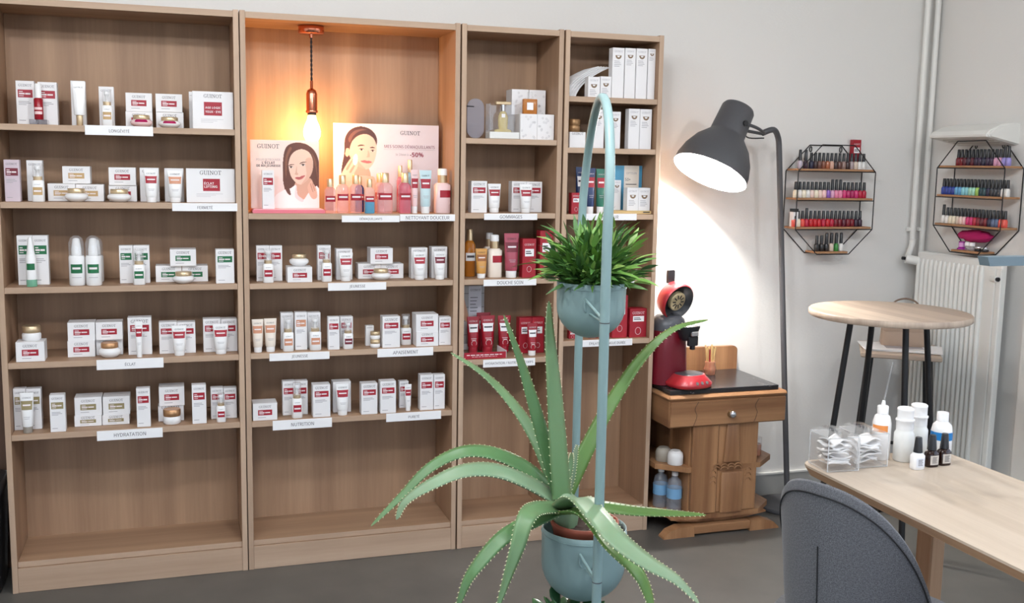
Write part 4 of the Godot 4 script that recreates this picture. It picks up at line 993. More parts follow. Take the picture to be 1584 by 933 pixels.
func flared_jar(r: Array) -> Node3D:
	var w: float = r[4]
	var h: float = r[5]
	var R := w / 2
	var code: String = r[7]
	var glass: Material = M.palepink if code == "P" else M.plastic
	var hl := h * 0.36
	var hb := h - hl
	var rings := [[0, R * 0.52, R * 0.52], [hb * 0.08, R * 0.66, R * 0.66], [hb * 0.35, R * 0.93, R * 0.93], [hb * 0.6, R, R], [hb * 0.82, R * 0.94, R * 0.94], [hb, R * 0.72, R * 0.72]]
	var o := obj(rings_mesh(rings, 26), glass, "cream_jar", null, Vector3(r[1], r[2], r[3] - R))
	var lid: Material = M.copper_lid if code == "K" else M.gold
	var rl := R * 0.74
	obj(rings_mesh([[hb, rl * 0.98, rl * 0.98], [hb + hl * 0.15, rl, rl], [h - hl * 0.15, rl, rl], [h, rl * 0.93, rl * 0.93]], 26), lid, "lid", o)
	if code == "P" or (code == "W" and r[2] > 1.6 and r[2] < 1.64):
		obj(patch(rings, hb * 0.62, hb * 0.98, 0.6), M.magenta, "label_band", o)
	return o

func lidded_jar(r: Array) -> Node3D:
	var w: float = r[4]
	var h: float = r[5]
	var R := w / 2
	var code: String = r[7]
	var lid: Material = {"W": M.gold, "K": M.copper_lid, "Z": M.bronze}[code]
	var glass: Material = M.bronze if code == "Z" else M.plastic
	var hl := h * 0.46
	var hb := h - hl
	var rings := [[0, R * 0.8, R * 0.8], [hb * 0.14, R * 0.95, R * 0.95], [hb * 0.75, R * 0.97, R * 0.97], [hb, R * 0.86, R * 0.86]]
	var o := obj(rings_mesh(rings, 26), glass, "cream_jar", null, Vector3(r[1], r[2], r[3] - R))
	obj(rings_mesh([[hb, R * 0.9, R * 0.9], [hb + hl * 0.1, R * 0.94, R * 0.94], [h - hl * 0.12, R * 0.94, R * 0.94], [h, R * 0.86, R * 0.86]], 26), lid, "lid", o)
	return o

func serum_bottle(r: Array) -> Node3D:
	var w: float = r[4]
	var h: float = r[5]
	var R := w / 2
	var hb := h * 0.56
	var rings := [[0.0, R * 0.92, R * 0.8, 3.5], [0.002, R, R * 0.88, 3.5], [hb - 0.004, R, R * 0.88, 3.5], [hb, R * 0.8, R * 0.7, 3.0]]
	var o := obj(rings_mesh(rings, 24), M.plastic, "pump_bottle", null, Vector3(r[1], r[2], r[3] - R * 0.88))
	obj(rings_mesh([[hb, R * 0.72, R * 0.72], [hb + h * 0.10, R * 0.72, R * 0.72]], 20), M.gold, "collar", o)
	obj(rings_mesh([[hb + h * 0.10, R * 0.3, R * 0.3], [hb + h * 0.26, R * 0.3, R * 0.3], [hb + h * 0.27, R * 0.5, R * 0.5], [hb + h * 0.36, R * 0.5, R * 0.5], [hb + h * 0.37, R * 0.4, R * 0.4]], 16), M.plastic, "pump", o)
	obj(rings_mesh([[hb + h * 0.08, R * 0.78, R * 0.78, 2.6], [h - 0.002, R * 0.76, R * 0.76, 2.6], [h, R * 0.7, R * 0.7, 2.6]], 20), M.clear, "cap", o)
	obj(patch(rings, hb * 0.32, hb * 0.68, 0.62), M[r[7]], "label_band", o)
	obj(patch(rings, hb * 0.46, hb * 0.54, 0.4, 0.0008), M.whiteink, "small_print", o)
	write("GUINOT", o, Vector3(0, hb * 0.8, R * 0.89), w * 0.5, M.ink, "brand_lettering", true)
	return o

func dropper(r: Array) -> Node3D:
	var w: float = r[4]
	var h: float = r[5]
	var R := w / 2
	var base := h * 0.12
	var rings := [[base, R * 0.9, R * 0.9], [base + 0.002, R, R], [h * 0.62, R, R], [h * 0.65, R * 0.7, R * 0.7]]
	var o := obj(rings_mesh(rings, 22), M.redtube, "serum_bottle", null, Vector3(r[1], r[2], r[3] - 0.03))
	obj(rings_mesh([[h * 0.65, R * 0.75, R * 0.75], [h * 0.99, R * 0.7, R * 0.7], [h, R * 0.6, R * 0.6]], 20), M.plastic, "cap", o)
	obj(patch(rings, h * 0.25, h * 0.32, 0.9), M.palepink, "small_print", o)
	obj(patch(rings, h * 0.36, h * 0.42, 0.9), M.palepink, "small_print", o)
	var s := begin()
	add_box(s, Vector3(0, base / 2, 0), Vector3(w * 1.9, base, 0.05), 0.001)
	obj(done(s), clear(Color8(120, 110, 118), 0.45), "display_block", o)
	return o

func foam_bottle(r: Array) -> Node3D:
	var w: float = r[4]
	var h: float = r[5]
	var R := w / 2
	var hb := h * 0.6
	var rings := [[0, R * 0.93, R * 0.93], [0.003, R, R], [hb - 0.006, R, R], [hb, R * 0.9, R * 0.9]]
	var o := obj(rings_mesh(rings, 26), M.plastic, "foam_bottle", null, Vector3(r[1], r[2], r[3] - R))
	obj(rings_mesh([[hb, R * 0.62, R * 0.62], [hb + h * 0.12, R * 0.62, R * 0.62], [hb + h * 0.2, R * 0.55, R * 0.55], [h * 0.93, R * 0.42, R * 0.42], [h * 0.95, R * 0.2, R * 0.2]], 20), M.plastic, "pump", o)
	obj(rings_mesh([[hb, R * 0.97, R * 0.97], [h * 0.86, R * 0.95, R * 0.95], [h * 0.95, R * 0.75, R * 0.75], [h, R * 0.3, R * 0.3]], 26), M.clear, "dome_cap", o)
	if r[7] != "n":
		obj(patch(rings, hb * 0.42, hb * 0.72, 0.75), M.G, "label_band", o)
		obj(patch(rings, hb * 0.55, hb * 0.62, 0.5, 0.0008), M.whiteink, "small_print", o)
		obj(patch(rings, hb * 0.27, hb * 0.285, 0.6), M.greyink, "small_print", o)
	return o

func spray_bottle(r: Array) -> Node3D:
	var w: float = r[4]
	var h: float = r[5]
	var R := w / 2
	var hb := h * 0.66
	var rings := [[0, R * 0.95, R * 0.95], [0.002, R, R], [hb * 0.9, R, R], [hb, R * 0.8, R * 0.8]]
	var o := obj(rings_mesh([[0, R * 0.95, R * 0.95], [0.002, R, R], [hb * 0.22, R, R]], 22), M.green_glass, "spray_bottle", null, Vector3(r[1], r[2], r[3] - R))
	obj(rings_mesh([[hb * 0.22, R, R], [hb * 0.9, R, R], [hb, R * 0.8, R * 0.8]], 22), M.plastic, "sleeve", o)
	obj(rings_mesh([[hb, R * 0.78, R * 0.78], [hb + h * 0.14, R * 0.6, R * 0.6], [h * 0.97, R * 0.42, R * 0.42], [h, R * 0.3, R * 0.3]], 20), M.plastic, "spray_head", o)
	obj(patch(rings, hb * 0.52, hb * 0.72, 0.8), M.G, "label_band", o)
	return o

func cap_bottle(r: Array) -> Node3D:
	var w: float = r[4]
	var h: float = r[5]
	var R := w / 2
	var code: String = r[7]
	var glass: Material = {"P": M.pink_glass, "Q": M.rose_glass, "B": M.navy_glass, "U": M.blue_glass, "L": M.paleblue, "H": M.amber}[code]
	var hb := h * 0.76
	var rings := [[0, R * 0.94, R * 0.82, 3.0], [0.003, R, R * 0.88, 3.0], [hb * 0.88, R, R * 0.88, 3.0], [hb * 0.96, R * 0.78, R * 0.7, 2.4], [hb, R * 0.55, R * 0.55]]
	var o: MeshInstance3D
	if code == "U":
		o = obj(rings_mesh([rings[0], rings[1], [hb * 0.48, R, R * 0.88, 3.0]], 22), glass, "lotion_bottle", null, Vector3(r[1], r[2], r[3] - R * 0.88))
		obj(rings_mesh([[hb * 0.48, R, R * 0.88, 3.0], rings[2], rings[3], rings[4]], 22), M.clear, "clear_top", o)
	else:
		o = obj(rings_mesh(rings, 22), glass, "lotion_bottle", null, Vector3(r[1], r[2], r[3] - R * 0.88))
	obj(rings_mesh([[hb, R * 0.56, R * 0.56], [h - 0.002, R * 0.56, R * 0.56], [h, R * 0.5, R * 0.5]], 20), M.gold, "cap", o)
	obj(patch(rings, hb * 0.44, hb * 0.66, 0.95), M.sign if code == "H" else M.R, "label_band", o)
	obj(patch(rings, hb * 0.53, hb * 0.59, 0.6, 0.0009), M.ink if code == "H" else M.whiteink, "small_print", o)
	return o

func pump_lotion(r: Array) -> Node3D:
	var w: float = r[4]
	var h: float = r[5]
	var R := w / 2
	var hb := h * 0.68
	var rings := [[0, R * 0.94, R * 0.84, 3.0], [0.003, R, R * 0.9, 3.0], [hb * 0.93, R, R * 0.9, 3.0], [hb, R * 0.7, R * 0.65, 2.4]]
	var o := obj(rings_mesh(rings, 22), M.palepink if r[2] > 1.2 else M.cream, "pump_bottle", null, Vector3(r[1], r[2], r[3] - R * 0.9))
	obj(rings_mesh([[hb, R * 0.6, R * 0.6], [hb + h * 0.17, R * 0.6, R * 0.6]], 20), M.gold, "collar", o)
	obj(rings_mesh([[hb + h * 0.17, R * 0.62, R * 0.62], [h * 0.98, R * 0.6, R * 0.6], [h, R * 0.5, R * 0.5]], 20), M.plastic, "pump_top", o)
	if r[7] != "n":
		obj(patch(rings, hb * 0.52, hb * 0.76, 0.7, 0.0004, 8, PI / 2 - 0.35), M.R, "label_band", o)
	return o

func product(r: Array) -> void:
	var o: Node3D
	var category := "carton"
	match r[0]:
		"c": o = carton(r)
		"q": o = square_box(r)
		"t":
			o = cream_tube(r)
			category = "tube"
		"j":
			o = flared_jar(r)
			category = "jar"
		"g":
			o = lidded_jar(r)
			category = "jar"
		"s":
			o = serum_bottle(r)
			category = "bottle"
		"r":
			o = dropper(r)
			category = "bottle"
		"f":
			o = foam_bottle(r)
			category = "bottle"
		"y":
			o = spray_bottle(r)
			category = "bottle"
		"k":
			o = cap_bottle(r)
			category = "bottle"
		"p":
			o = pump_lotion(r)
			category = "bottle"
	tag(o, r[8], category, r[9])

func shelf_sign(text: String, x0: float, x1: float, y0: float, y1: float, text_x := 0.0, called_text := "") -> void:
	var w := x1 - x0
	var h := y1 - y0
	var s := begin()
	add_box(s, Vector3.ZERO, Vector3(w, h, 0.0022), 0.0004)
	var o := obj(done(s), M.sign, "shelf_sign", null, Vector3((x0 + x1) / 2, (y0 + y1) / 2, 0.0014))
	var bb: AABB = letters(text)[1]
	var k := minf(0.0125 / bb.size.y, w * 0.92 / bb.size.x)
	write(text, o, Vector3(text_x, 0, 0.0016), bb.size.x * k, M.ink, "lettering")
	tag(o, "white shelf edge sign reading " + called_text, "sign", "shelf edge signs")

# ---------------------------------------------------------------- the room and the bookcases
const XR := 3.18        # wall_right plane
const ZB := -0.285      # wall_back plane
const CH := 2.72        # ceiling height

func structure(mesh: Mesh, m: Material, called: String, at := Vector3.ZERO) -> MeshInstance3D:
	var o := obj(mesh, m, called, null, at)
	tag(o, "", "", "", "structure")
	return o

func wall_box(called: String, x0: float, x1: float, y0: float, y1: float, z0: float, z1: float, m: Material) -> MeshInstance3D:
	var s := begin()
	add_box(s, Vector3.ZERO, Vector3(x1 - x0, y1 - y0, z1 - z0), 0.0)
	return structure(done(s), m, called, Vector3((x0 + x1) / 2, (y0 + y1) / 2, (z0 + z1) / 2))

func build_room() -> void:
	wall_box("floor", -3.0, XR + 0.2, -0.12, 0.0, ZB - 0.15, 6.4, M.floor)
	wall_box("ceiling", -3.0, XR + 0.2, CH, CH + 0.15, ZB - 0.15, 6.4, M.ceiling)
	wall_box("wall_back", -3.0, XR + 0.2, 0.0, CH, ZB - 0.15, ZB, M.wall)
	wall_box("wall_right", XR, XR + 0.2, 0.0, CH, ZB, 1.55, M.wall)
	wall_box("wall_right_parapet", XR, XR + 0.2, 0.0, 0.85, 1.55, 4.2, M.wall)
	wall_box("wall_right_header", XR, XR + 0.2, 2.45, CH, 1.55, 4.2, M.wall)
	wall_box("wall_right_end", XR, XR + 0.2, 0.0, CH, 4.2, 6.4, M.wall)
	var side := wall_box("window_5", XR + 0.1, XR + 0.106, 0.85, 2.45, 1.55, 4.2, M.acrylic)
	for z in [-1.295, -0.43, 0.43, 1.295]:
		obj(box(Vector3(0.06, 1.6, 0.06), 0.004), M.white_paint, "window_frame", side, Vector3(0, 0, z))
	wall_box("wall_left", -3.0, -2.85, 0.0, CH, ZB, 6.4, M.wall)
	# brown door beside the bookcases
	var dr := wall_box("door_1", -1.78, -0.90, 0.0, 2.04, ZB, ZB + 0.02, M.doorwood)
	for y in [-0.5, 0.45]:
		obj(box(Vector3(0.62, 0.72, 0.008), 0.003), M.doorwood, "door_panel", dr, Vector3(0, y, 0.012))
	obj(tube([Vector3(-0.38, 0.0, 0.012), Vector3(-0.38, 0.0, 0.05), Vector3(-0.27, 0.0, 0.05)], 0.009, 10), M.silver, "door_handle", dr)
	wall_box("trim_4", -0.90, -0.84, 0.0, 2.10, ZB, ZB + 0.025, M.doorwood)
	# street front behind the viewer: low parapet, header, mullions and large panes
	wall_box("wall_front", -3.0, XR + 0.2, 0.0, 0.45, 6.25, 6.4, M.wall)
	wall_box("wall_front_header", -3.0, XR + 0.2, 2.5, CH, 6.25, 6.4, M.wall)
	var n := 1
	for x in [-2.1, -0.35, 1.4, 2.85]:
		var o := wall_box("window_%d" % n, x - 0.72, x + 0.72, 0.45, 2.5, 6.31, 6.316, M.acrylic)
		var s := begin()
		add_box(s, Vector3(-0.78, 0, 0), Vector3(0.12, 2.05, 0.08), 0.004)
		add_box(s, Vector3(0.78, 0, 0), Vector3(0.12, 2.05, 0.08), 0.004)
		obj(done(s), M.white_paint, "window_frame", o)
		n += 1
	# skirting
	wall_box("baseboard_back", 1.64, XR, 0.0, 0.1, ZB, ZB + 0.012, M.skirting)
	wall_box("baseboard_right", XR - 0.012, XR, 0.0, 0.1, ZB + 0.012, 6.2, M.skirting)
	wall_box("trim_1", 1.64, XR, 0.1, 0.108, ZB, ZB + 0.014, M.white_paint)
	# window reveal on the right wall
	wall_box("trim_2", XR - 0.03, XR, 0.0, CH, 0.40, 0.52, M.white_paint)
	wall_box("trim_3", XR - 0.055, XR, 0.0, CH, 0.52, 1.4, M.wall)

func board(parent: Node, called: String, c: Vector3, s: Vector3, grain: int) -> MeshInstance3D:
	var st := begin()
	add_box(st, Vector3.ZERO, s, 0.0012, grain, Vector2(rng.randf() * 0.55, rng.randf() * 0.3 if grain == 1 else rng.randf()))
	var o := obj(done(st), M.oak, called, parent, c)
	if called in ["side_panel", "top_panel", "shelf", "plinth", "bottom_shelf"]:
		# front edge banding, its oak lightened to paint in the brighter light there
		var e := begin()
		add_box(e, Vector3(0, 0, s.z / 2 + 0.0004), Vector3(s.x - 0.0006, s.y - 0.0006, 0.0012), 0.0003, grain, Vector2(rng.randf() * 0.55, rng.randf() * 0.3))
		obj(done(e), M.oak_lit_edge, "lit_edge_band", o)
	return o

func bookcase(x0: float, x1: float, shelves: Array, label: String) -> void:
	var H := 2.04
	var t := 0.019
	var w := x1 - x0
	var o := thing("bookcase", label, "bookcase", Vector3((x0 + x1) / 2, 0, 0))
	var D := 0.275
	for s in [-1, 1]:
		board(o, "side_panel", Vector3(s * (w / 2 - t / 2), H / 2, -D / 2), Vector3(t, H, D), 1)
	board(o, "top_panel", Vector3(0, H - 0.004 - 0.011, -D / 2), Vector3(w - 2 * t - 0.0004, 0.022, D), 0)
	board(o, "back_panel", Vector3(0, H / 2 + 0.03, -0.263), Vector3(w - 2 * t - 0.0004, H - 0.09, 0.006), 1)
	board(o, "bottom_shelf", Vector3(0, 0.101, -D / 2), Vector3(w - 2 * t - 0.0004, 0.02, D - 0.016), 0)
	board(o, "plinth", Vector3(0, 0.0455, -0.009), Vector3(w - 2 * t - 0.0004, 0.089, 0.016), 0)
	for y in shelves:
		board(o, "shelf", Vector3(0, y - 0.0105, -0.131), Vector3(w - 2 * t - 0.0006, 0.021, 0.257), 0)

func build_bookcases() -> void:
	bookcase(-0.8, 0.0, [1.628, 1.369, 1.08, 0.821, 0.569], "wide oak bookcase of boxed creams beside the dark passage")
	bookcase(0.0035, 0.801, [1.332, 1.079, 0.822, 0.567], "wide oak bookcase with a lit pendant bulb and two posters")
	bookcase(0.807, 1.213, [1.619, 1.335, 1.079, 0.763], "narrow oak bookcase with perfumes and red body-care tubes")
	bookcase(1.2205, 1.637, [1.79, 1.592, 1.331, 1.075, 0.823], "narrow oak bookcase at the end of the row by the floor lamp")

func radiator() -> void:
	var o := thing("radiator", "white tall panel radiator with vertical ribs beneath the polish rack", "radiator", Vector3(3.09, 0.2, 0.06))
	# panel along z, facing -x
	var zw := 0.53
	var h := 0.95
	obj(box(Vector3(0.03, h, zw), 0.006), M.radiator, "panel", o, Vector3(0.015, h / 2, 0))
	obj(box(Vector3(0.05, 0.02, zw), 0.004), M.radiator, "top_grille", o, Vector3(0.03, h - 0.008, 0))
	for k in 15:
		var z := -zw / 2 + 0.018 + k * 0.0285
		obj(rings_mesh([[0.05, 0.009, 0.0105], [0.07, 0.013, 0.0115], [h - 0.06, 0.013, 0.0115], [h - 0.03, 0.006, 0.008]], 12), M.radiator, "rib", o, Vector3(0.0, 0, z))
	obj(box(Vector3(0.012, h - 0.06, 0.05), 0.004), M.radiator, "edge_flange", o, Vector3(0.0, h / 2, zw / 2 - 0.055))
	obj(box(Vector3(0.012, h - 0.06, 0.03), 0.004), M.radiator, "edge_flange", o, Vector3(0.0, h / 2, zw / 2 - 0.012))
	var v := obj(tube([Vector3(-0.004, h - 0.075, zw / 2 - 0.05), Vector3(-0.012, h - 0.075, zw / 2 - 0.012)], 0.014, 12), M.white_paint, "valve", o)
	obj(tube([Vector3(-0.012, h - 0.075, zw / 2 - 0.012), Vector3(-0.014, h - 0.075, zw / 2 - 0.002)], 0.009, 10), M.black_plastic, "knob", v)
	for y in [0.2, 0.8]:
		obj(box(Vector3(0.044, 0.03, 0.04), 0.003), M.radiator, "wall_bracket", o, Vector3(0.0525, y, -0.1))

func heating_pipes() -> void:
	var lab := ["white heating pipe in the corner, bent towards the radiator valve", "straight white heating pipe in the corner next to the radiator"]
	var a := thing("heating_pipe", lab[0], "pipe", Vector3(3.095, 0, ZB + 0.03), 0.0, "corner heating pipes")
	obj(tube(cat([Vector3(0, CH, 0), Vector3(0, 1.32, 0), Vector3(0, 1.2, 0.005), Vector3(-0.03, 1.13, 0.02), Vector3(-0.05, 1.11, 0.03)], 6), 0.0135, 12), M.white_paint, "pipe_run", a)
	obj(tube([Vector3(-0.055, 1.115, 0.03), Vector3(-0.005, 1.105, 0.055)], 0.021, 14), M.white_paint, "valve_body", a)
	obj(tube([Vector3(-0.072, 1.117, 0.03), Vector3(-0.055, 1.115, 0.03)], 0.008, 10), M.black_plastic, "valve_screw", a)
	obj(box(Vector3(0.04, 0.018, 0.03), 0.003), M.white_paint, "clip", a, Vector3(0.0, 1.25, -0.012))
	var b := thing("heating_pipe", lab[1], "pipe", Vector3(3.152, 0, ZB + 0.03), 0.0, "corner heating pipes")
	obj(tube([Vector3(0, CH, 0), Vector3(0, 0.02, 0)], 0.0135, 12), M.white_paint, "pipe_run", b)
	obj(box(Vector3(0.04, 0.018, 0.03), 0.003), M.white_paint, "clip", b, Vector3(0.0, 1.25, -0.012))

func wall_heater() -> void:
	# white wedge-shaped unit on the right wall above the rack; profile in (x out of wall, y)
	var o := thing("wall_unit", "white rounded wedge-shaped appliance on the wall above the polish rack", "appliance", Vector3(XR, 1.64, 0.085))
	var L := 0.34
	var prof := PackedVector2Array([Vector2(0, 0), Vector2(-0.165, 0.033), Vector2(-0.168, 0.042), Vector2(-0.15, 0.06), Vector2(-0.09, 0.085), Vector2(-0.03, 0.094), Vector2(0, 0.094)])
	var st := begin()
	add_slab(st, prof, L)
	var b := obj(done(st), M.white_paint, "housing", o)
	b.position = Vector3.ZERO
	# rounded end towards the room
	var e := begin()
	for k in 2:
		var s := 1.0 - 0.05 * (k + 1)
		var pr := PackedVector2Array()
		for p in prof: pr.append(Vector2(p.x * s, 0.047 + (p.y - 0.047) * s))
		add_slab(e, pr, 0.006, L / 2 + 0.003 + 0.006 * k)
	obj(done(e), M.white_paint, "end_cap", o)
	var g := begin()
	for k in 3: add_box(g, Vector3(-0.06 - 0.03 * k, 0.0115 + 0.006 * k, 0), Vector3(0.006, 0.002, L * 0.8), 0.0005)
	obj(done(g), M.grey, "air_slot", o)

func storage_bin() -> void:
	var o := thing("storage_bin", "black plastic storage bin on the floor against the bookcase end", "bin", Vector3(-0.99, 0, -0.10))
	obj(rings_mesh([[0.0, 0.15, 0.12, 6.0], [0.36, 0.165, 0.135, 6.0], [0.365, 0.165, 0.135, 6.0]], 32), M.black_plastic, "body", o)
	obj(rings_mesh([[0.365, 0.172, 0.142, 6.0], [0.385, 0.172, 0.142, 6.0], [0.39, 0.16, 0.13, 6.0]], 32), M.black_plastic, "lid", o)

# ---------------------------------------------------------------- lamp, coffee corner
func aim(n: Node3D, y_axis: Vector3) -> void:      # turn a node so that its +y points along y_axis
	var y := y_axis.normalized()
	var x := Vector3.UP.cross(y)
	if x.length() < 0.01: x = Vector3.RIGHT
	x = x.normalized()
	n.basis = Basis(x, y, x.cross(y))

func floor_lamp() -> void:
	var foot := Vector3(2.385, 0, -0.10)
	var o := thing("floor_lamp", "dark grey metal floor lamp with a big lit bell shade", "lamp", foot)
	obj(rings_mesh([[0, 0.135, 0.135], [0.004, 0.138, 0.138], [0.014, 0.138, 0.138], [0.018, 0.132, 0.132]], 40), M.lamp_grey, "base", o)
	var top := Vector3(2.262, 1.60, -0.12) - foot
	var joint := Vector3(2.155, 1.672, -0.09) - foot
	var pts := [Vector3(0, 0.018, 0), top * 0.5 + Vector3(0, 0.009, 0), top]
	var bend := cat([top, top + Vector3(-0.012, 0.055, 0.006), top + Vector3(-0.055, 0.088, 0.035), joint], 6)
	pts.append_array(bend.slice(1))
	obj(tube(pts, 0.0125, 14), M.lamp_grey, "pole", o)
	# shade: axis points from the opening up to the neck
	var open_c := Vector3(1.866, 1.501, -0.003) - foot
	var axis := Vector3(0.473, 0.87, -0.14).normalized()
	var sh := Node3D.new()
	sh.name = "shade"
	o.add_child(sh)
	sh.position = open_c
	aim(sh, axis)
	var R := 0.159
	var outer := [[0.0, R, R], [0.03, R * 0.985, R * 0.985], [0.08, R * 0.90, R * 0.90], [0.13, R * 0.74, R * 0.74], [0.165, R * 0.55, R * 0.55], [0.18, R * 0.475, R * 0.475], [0.185, R * 0.47, R * 0.47], [0.30, R * 0.44, R * 0.44], [0.312, R * 0.40, R * 0.40], [0.316, R * 0.30, R * 0.30], [0.317, 0.0, 0.0]]
	obj(rings_mesh(outer, 44, false), M.lamp_grey, "shade_shell", sh)
	var inner := [[0.001, R * 0.992, R * 0.992], [0.03, R * 0.97, R * 0.97], [0.08, R * 0.885, R * 0.885], [0.13, R * 0.72, R * 0.72], [0.16, R * 0.55, R * 0.55], [0.165, 0.0, 0.0]]
	obj(rings_mesh(inner, 44, false), mat(Color8(246, 246, 246), 0.6), "shade_lining", sh)
	obj(rings_mesh([[0.0, R, R], [0.001, R * 0.992, R * 0.992]], 44, false), M.lamp_grey, "shade_rim", sh)
	var bulb := rings_mesh([[0.04, 0.0, 0.0], [0.045, 0.022, 0.022], [0.06, 0.036, 0.036], [0.08, 0.036, 0.036], [0.115, 0.02, 0.02], [0.16, 0.014, 0.014]], 20, false)
	var glow := mat(Color(1, 1, 1), 0.5)
	glow.emission_enabled = true
	glow.emission = Color(1.0, 0.97, 0.93)
	glow.emission_energy_multiplier = 6.0
	obj(bulb, glow, "bulb", sh)
	var li := OmniLight3D.new()
	li.name = "bulb_light"
	sh.add_child(li)
	li.position = Vector3(0, 0.07, 0)
	li.light_color = Color(1.0, 0.985, 0.965)
	li.light_energy = LAMP_E
	li.light_size = 0.035
	li.omni_range = 12.0
	li.omni_attenuation = 2.0
	li.shadow_enabled = true
	# fork between neck and pole, and the clamp screws
	var nb := open_c + axis * 0.235
	var side := axis.cross(Vector3(0, 1, 0)).normalized()
	var out := (joint - nb)
	for s in [-1.0, 1.0]:
		obj(tube(cat([nb + side * s * 0.068, nb + out * 0.45 + side * s * 0.062, joint + side * s * 0.012, joint], 5), 0.007, 8), M.lamp_grey, "fork_arm", o)
		obj(tube([nb + side * s * 0.066, nb + side * s * 0.08], 0.012, 12), M.black_plastic, "clamp_screw", o)
	obj(tube(cat([nb + side * 0.07, nb + out * 0.5 + Vector3(0, -0.035, 0), joint + Vector3(0.01, -0.02, 0)], 6), 0.003, 6), M.black_plastic, "cord", o)

func pendant() -> void:
	var o := thing("pendant_lamp", "copper pendant lamp with a glowing bare bulb inside the bookcase", "lamp", Vector3(0.265, 2.013, -0.12))
	obj(rings_mesh([[-0.028, 0.0, 0.0], [-0.028, 0.044, 0.044], [-0.025, 0.047, 0.047], [-0.001, 0.047, 0.047], [0.0, 0.046, 0.046]], 36), M.copper, "canopy", o)
	obj(rings_mesh([[-0.042, 0.006, 0.006], [-0.028, 0.007, 0.007]], 12), M.copper, "cord_grip", o)
	var a := []
	var b := []
	for k in 41:
		var t := float(k) / 40
		var ang := t * TAU * 5.0
		a.append(Vector3(cos(ang) * 0.0022, -0.04 - t * 0.165, sin(ang) * 0.0022))
		b.append(Vector3(-cos(ang) * 0.0022, -0.04 - t * 0.165, -sin(ang) * 0.0022))
	obj(tube(a, 0.0022, 7), M.dark, "cord", o)
	obj(tube(b, 0.0022, 7), M.dark, "cord", o)
	obj(rings_mesh([[-0.314, 0.021, 0.021], [-0.308, 0.0235, 0.0235], [-0.304, 0.0205, 0.0205], [-0.245, 0.0205, 0.0205], [-0.232, 0.017, 0.017], [-0.226, 0.008, 0.008], [-0.224, 0.0055, 0.0055], [-0.198, 0.0055, 0.0055], [-0.196, 0.004, 0.004]], 28), M.copper, "socket", o)
	obj(rings_mesh([[-0.322, 0.016, 0.016], [-0.314, 0.017, 0.017]], 20), M.black_plastic, "socket_ring", o)
	var glow := mat(Color(1, 1, 1), 0.3)
	glow.emission_enabled = true
	glow.emission = Color(1.0, 0.86, 0.62)
	glow.emission_energy_multiplier = 5.0
	obj(rings_mesh([[-0.425, 0.0, 0.0], [-0.423, 0.012, 0.012], [-0.414, 0.024, 0.024], [-0.398, 0.0315, 0.0315], [-0.38, 0.0325, 0.0325], [-0.36, 0.0275, 0.0275], [-0.34, 0.0185, 0.0185], [-0.322, 0.0145, 0.0145]], 28, false), glow, "bulb", o)
	var li := OmniLight3D.new()
	li.name = "bulb_light"
	o.add_child(li)
	li.position = Vector3(0, -0.385, 0)
	li.light_color = Color(1.0, 0.74, 0.45)
	li.light_energy = BULB_E
	li.light_size = 0.03
	li.omni_range = 8.0
	li.omni_attenuation = 2.0
	li.shadow_enabled = true

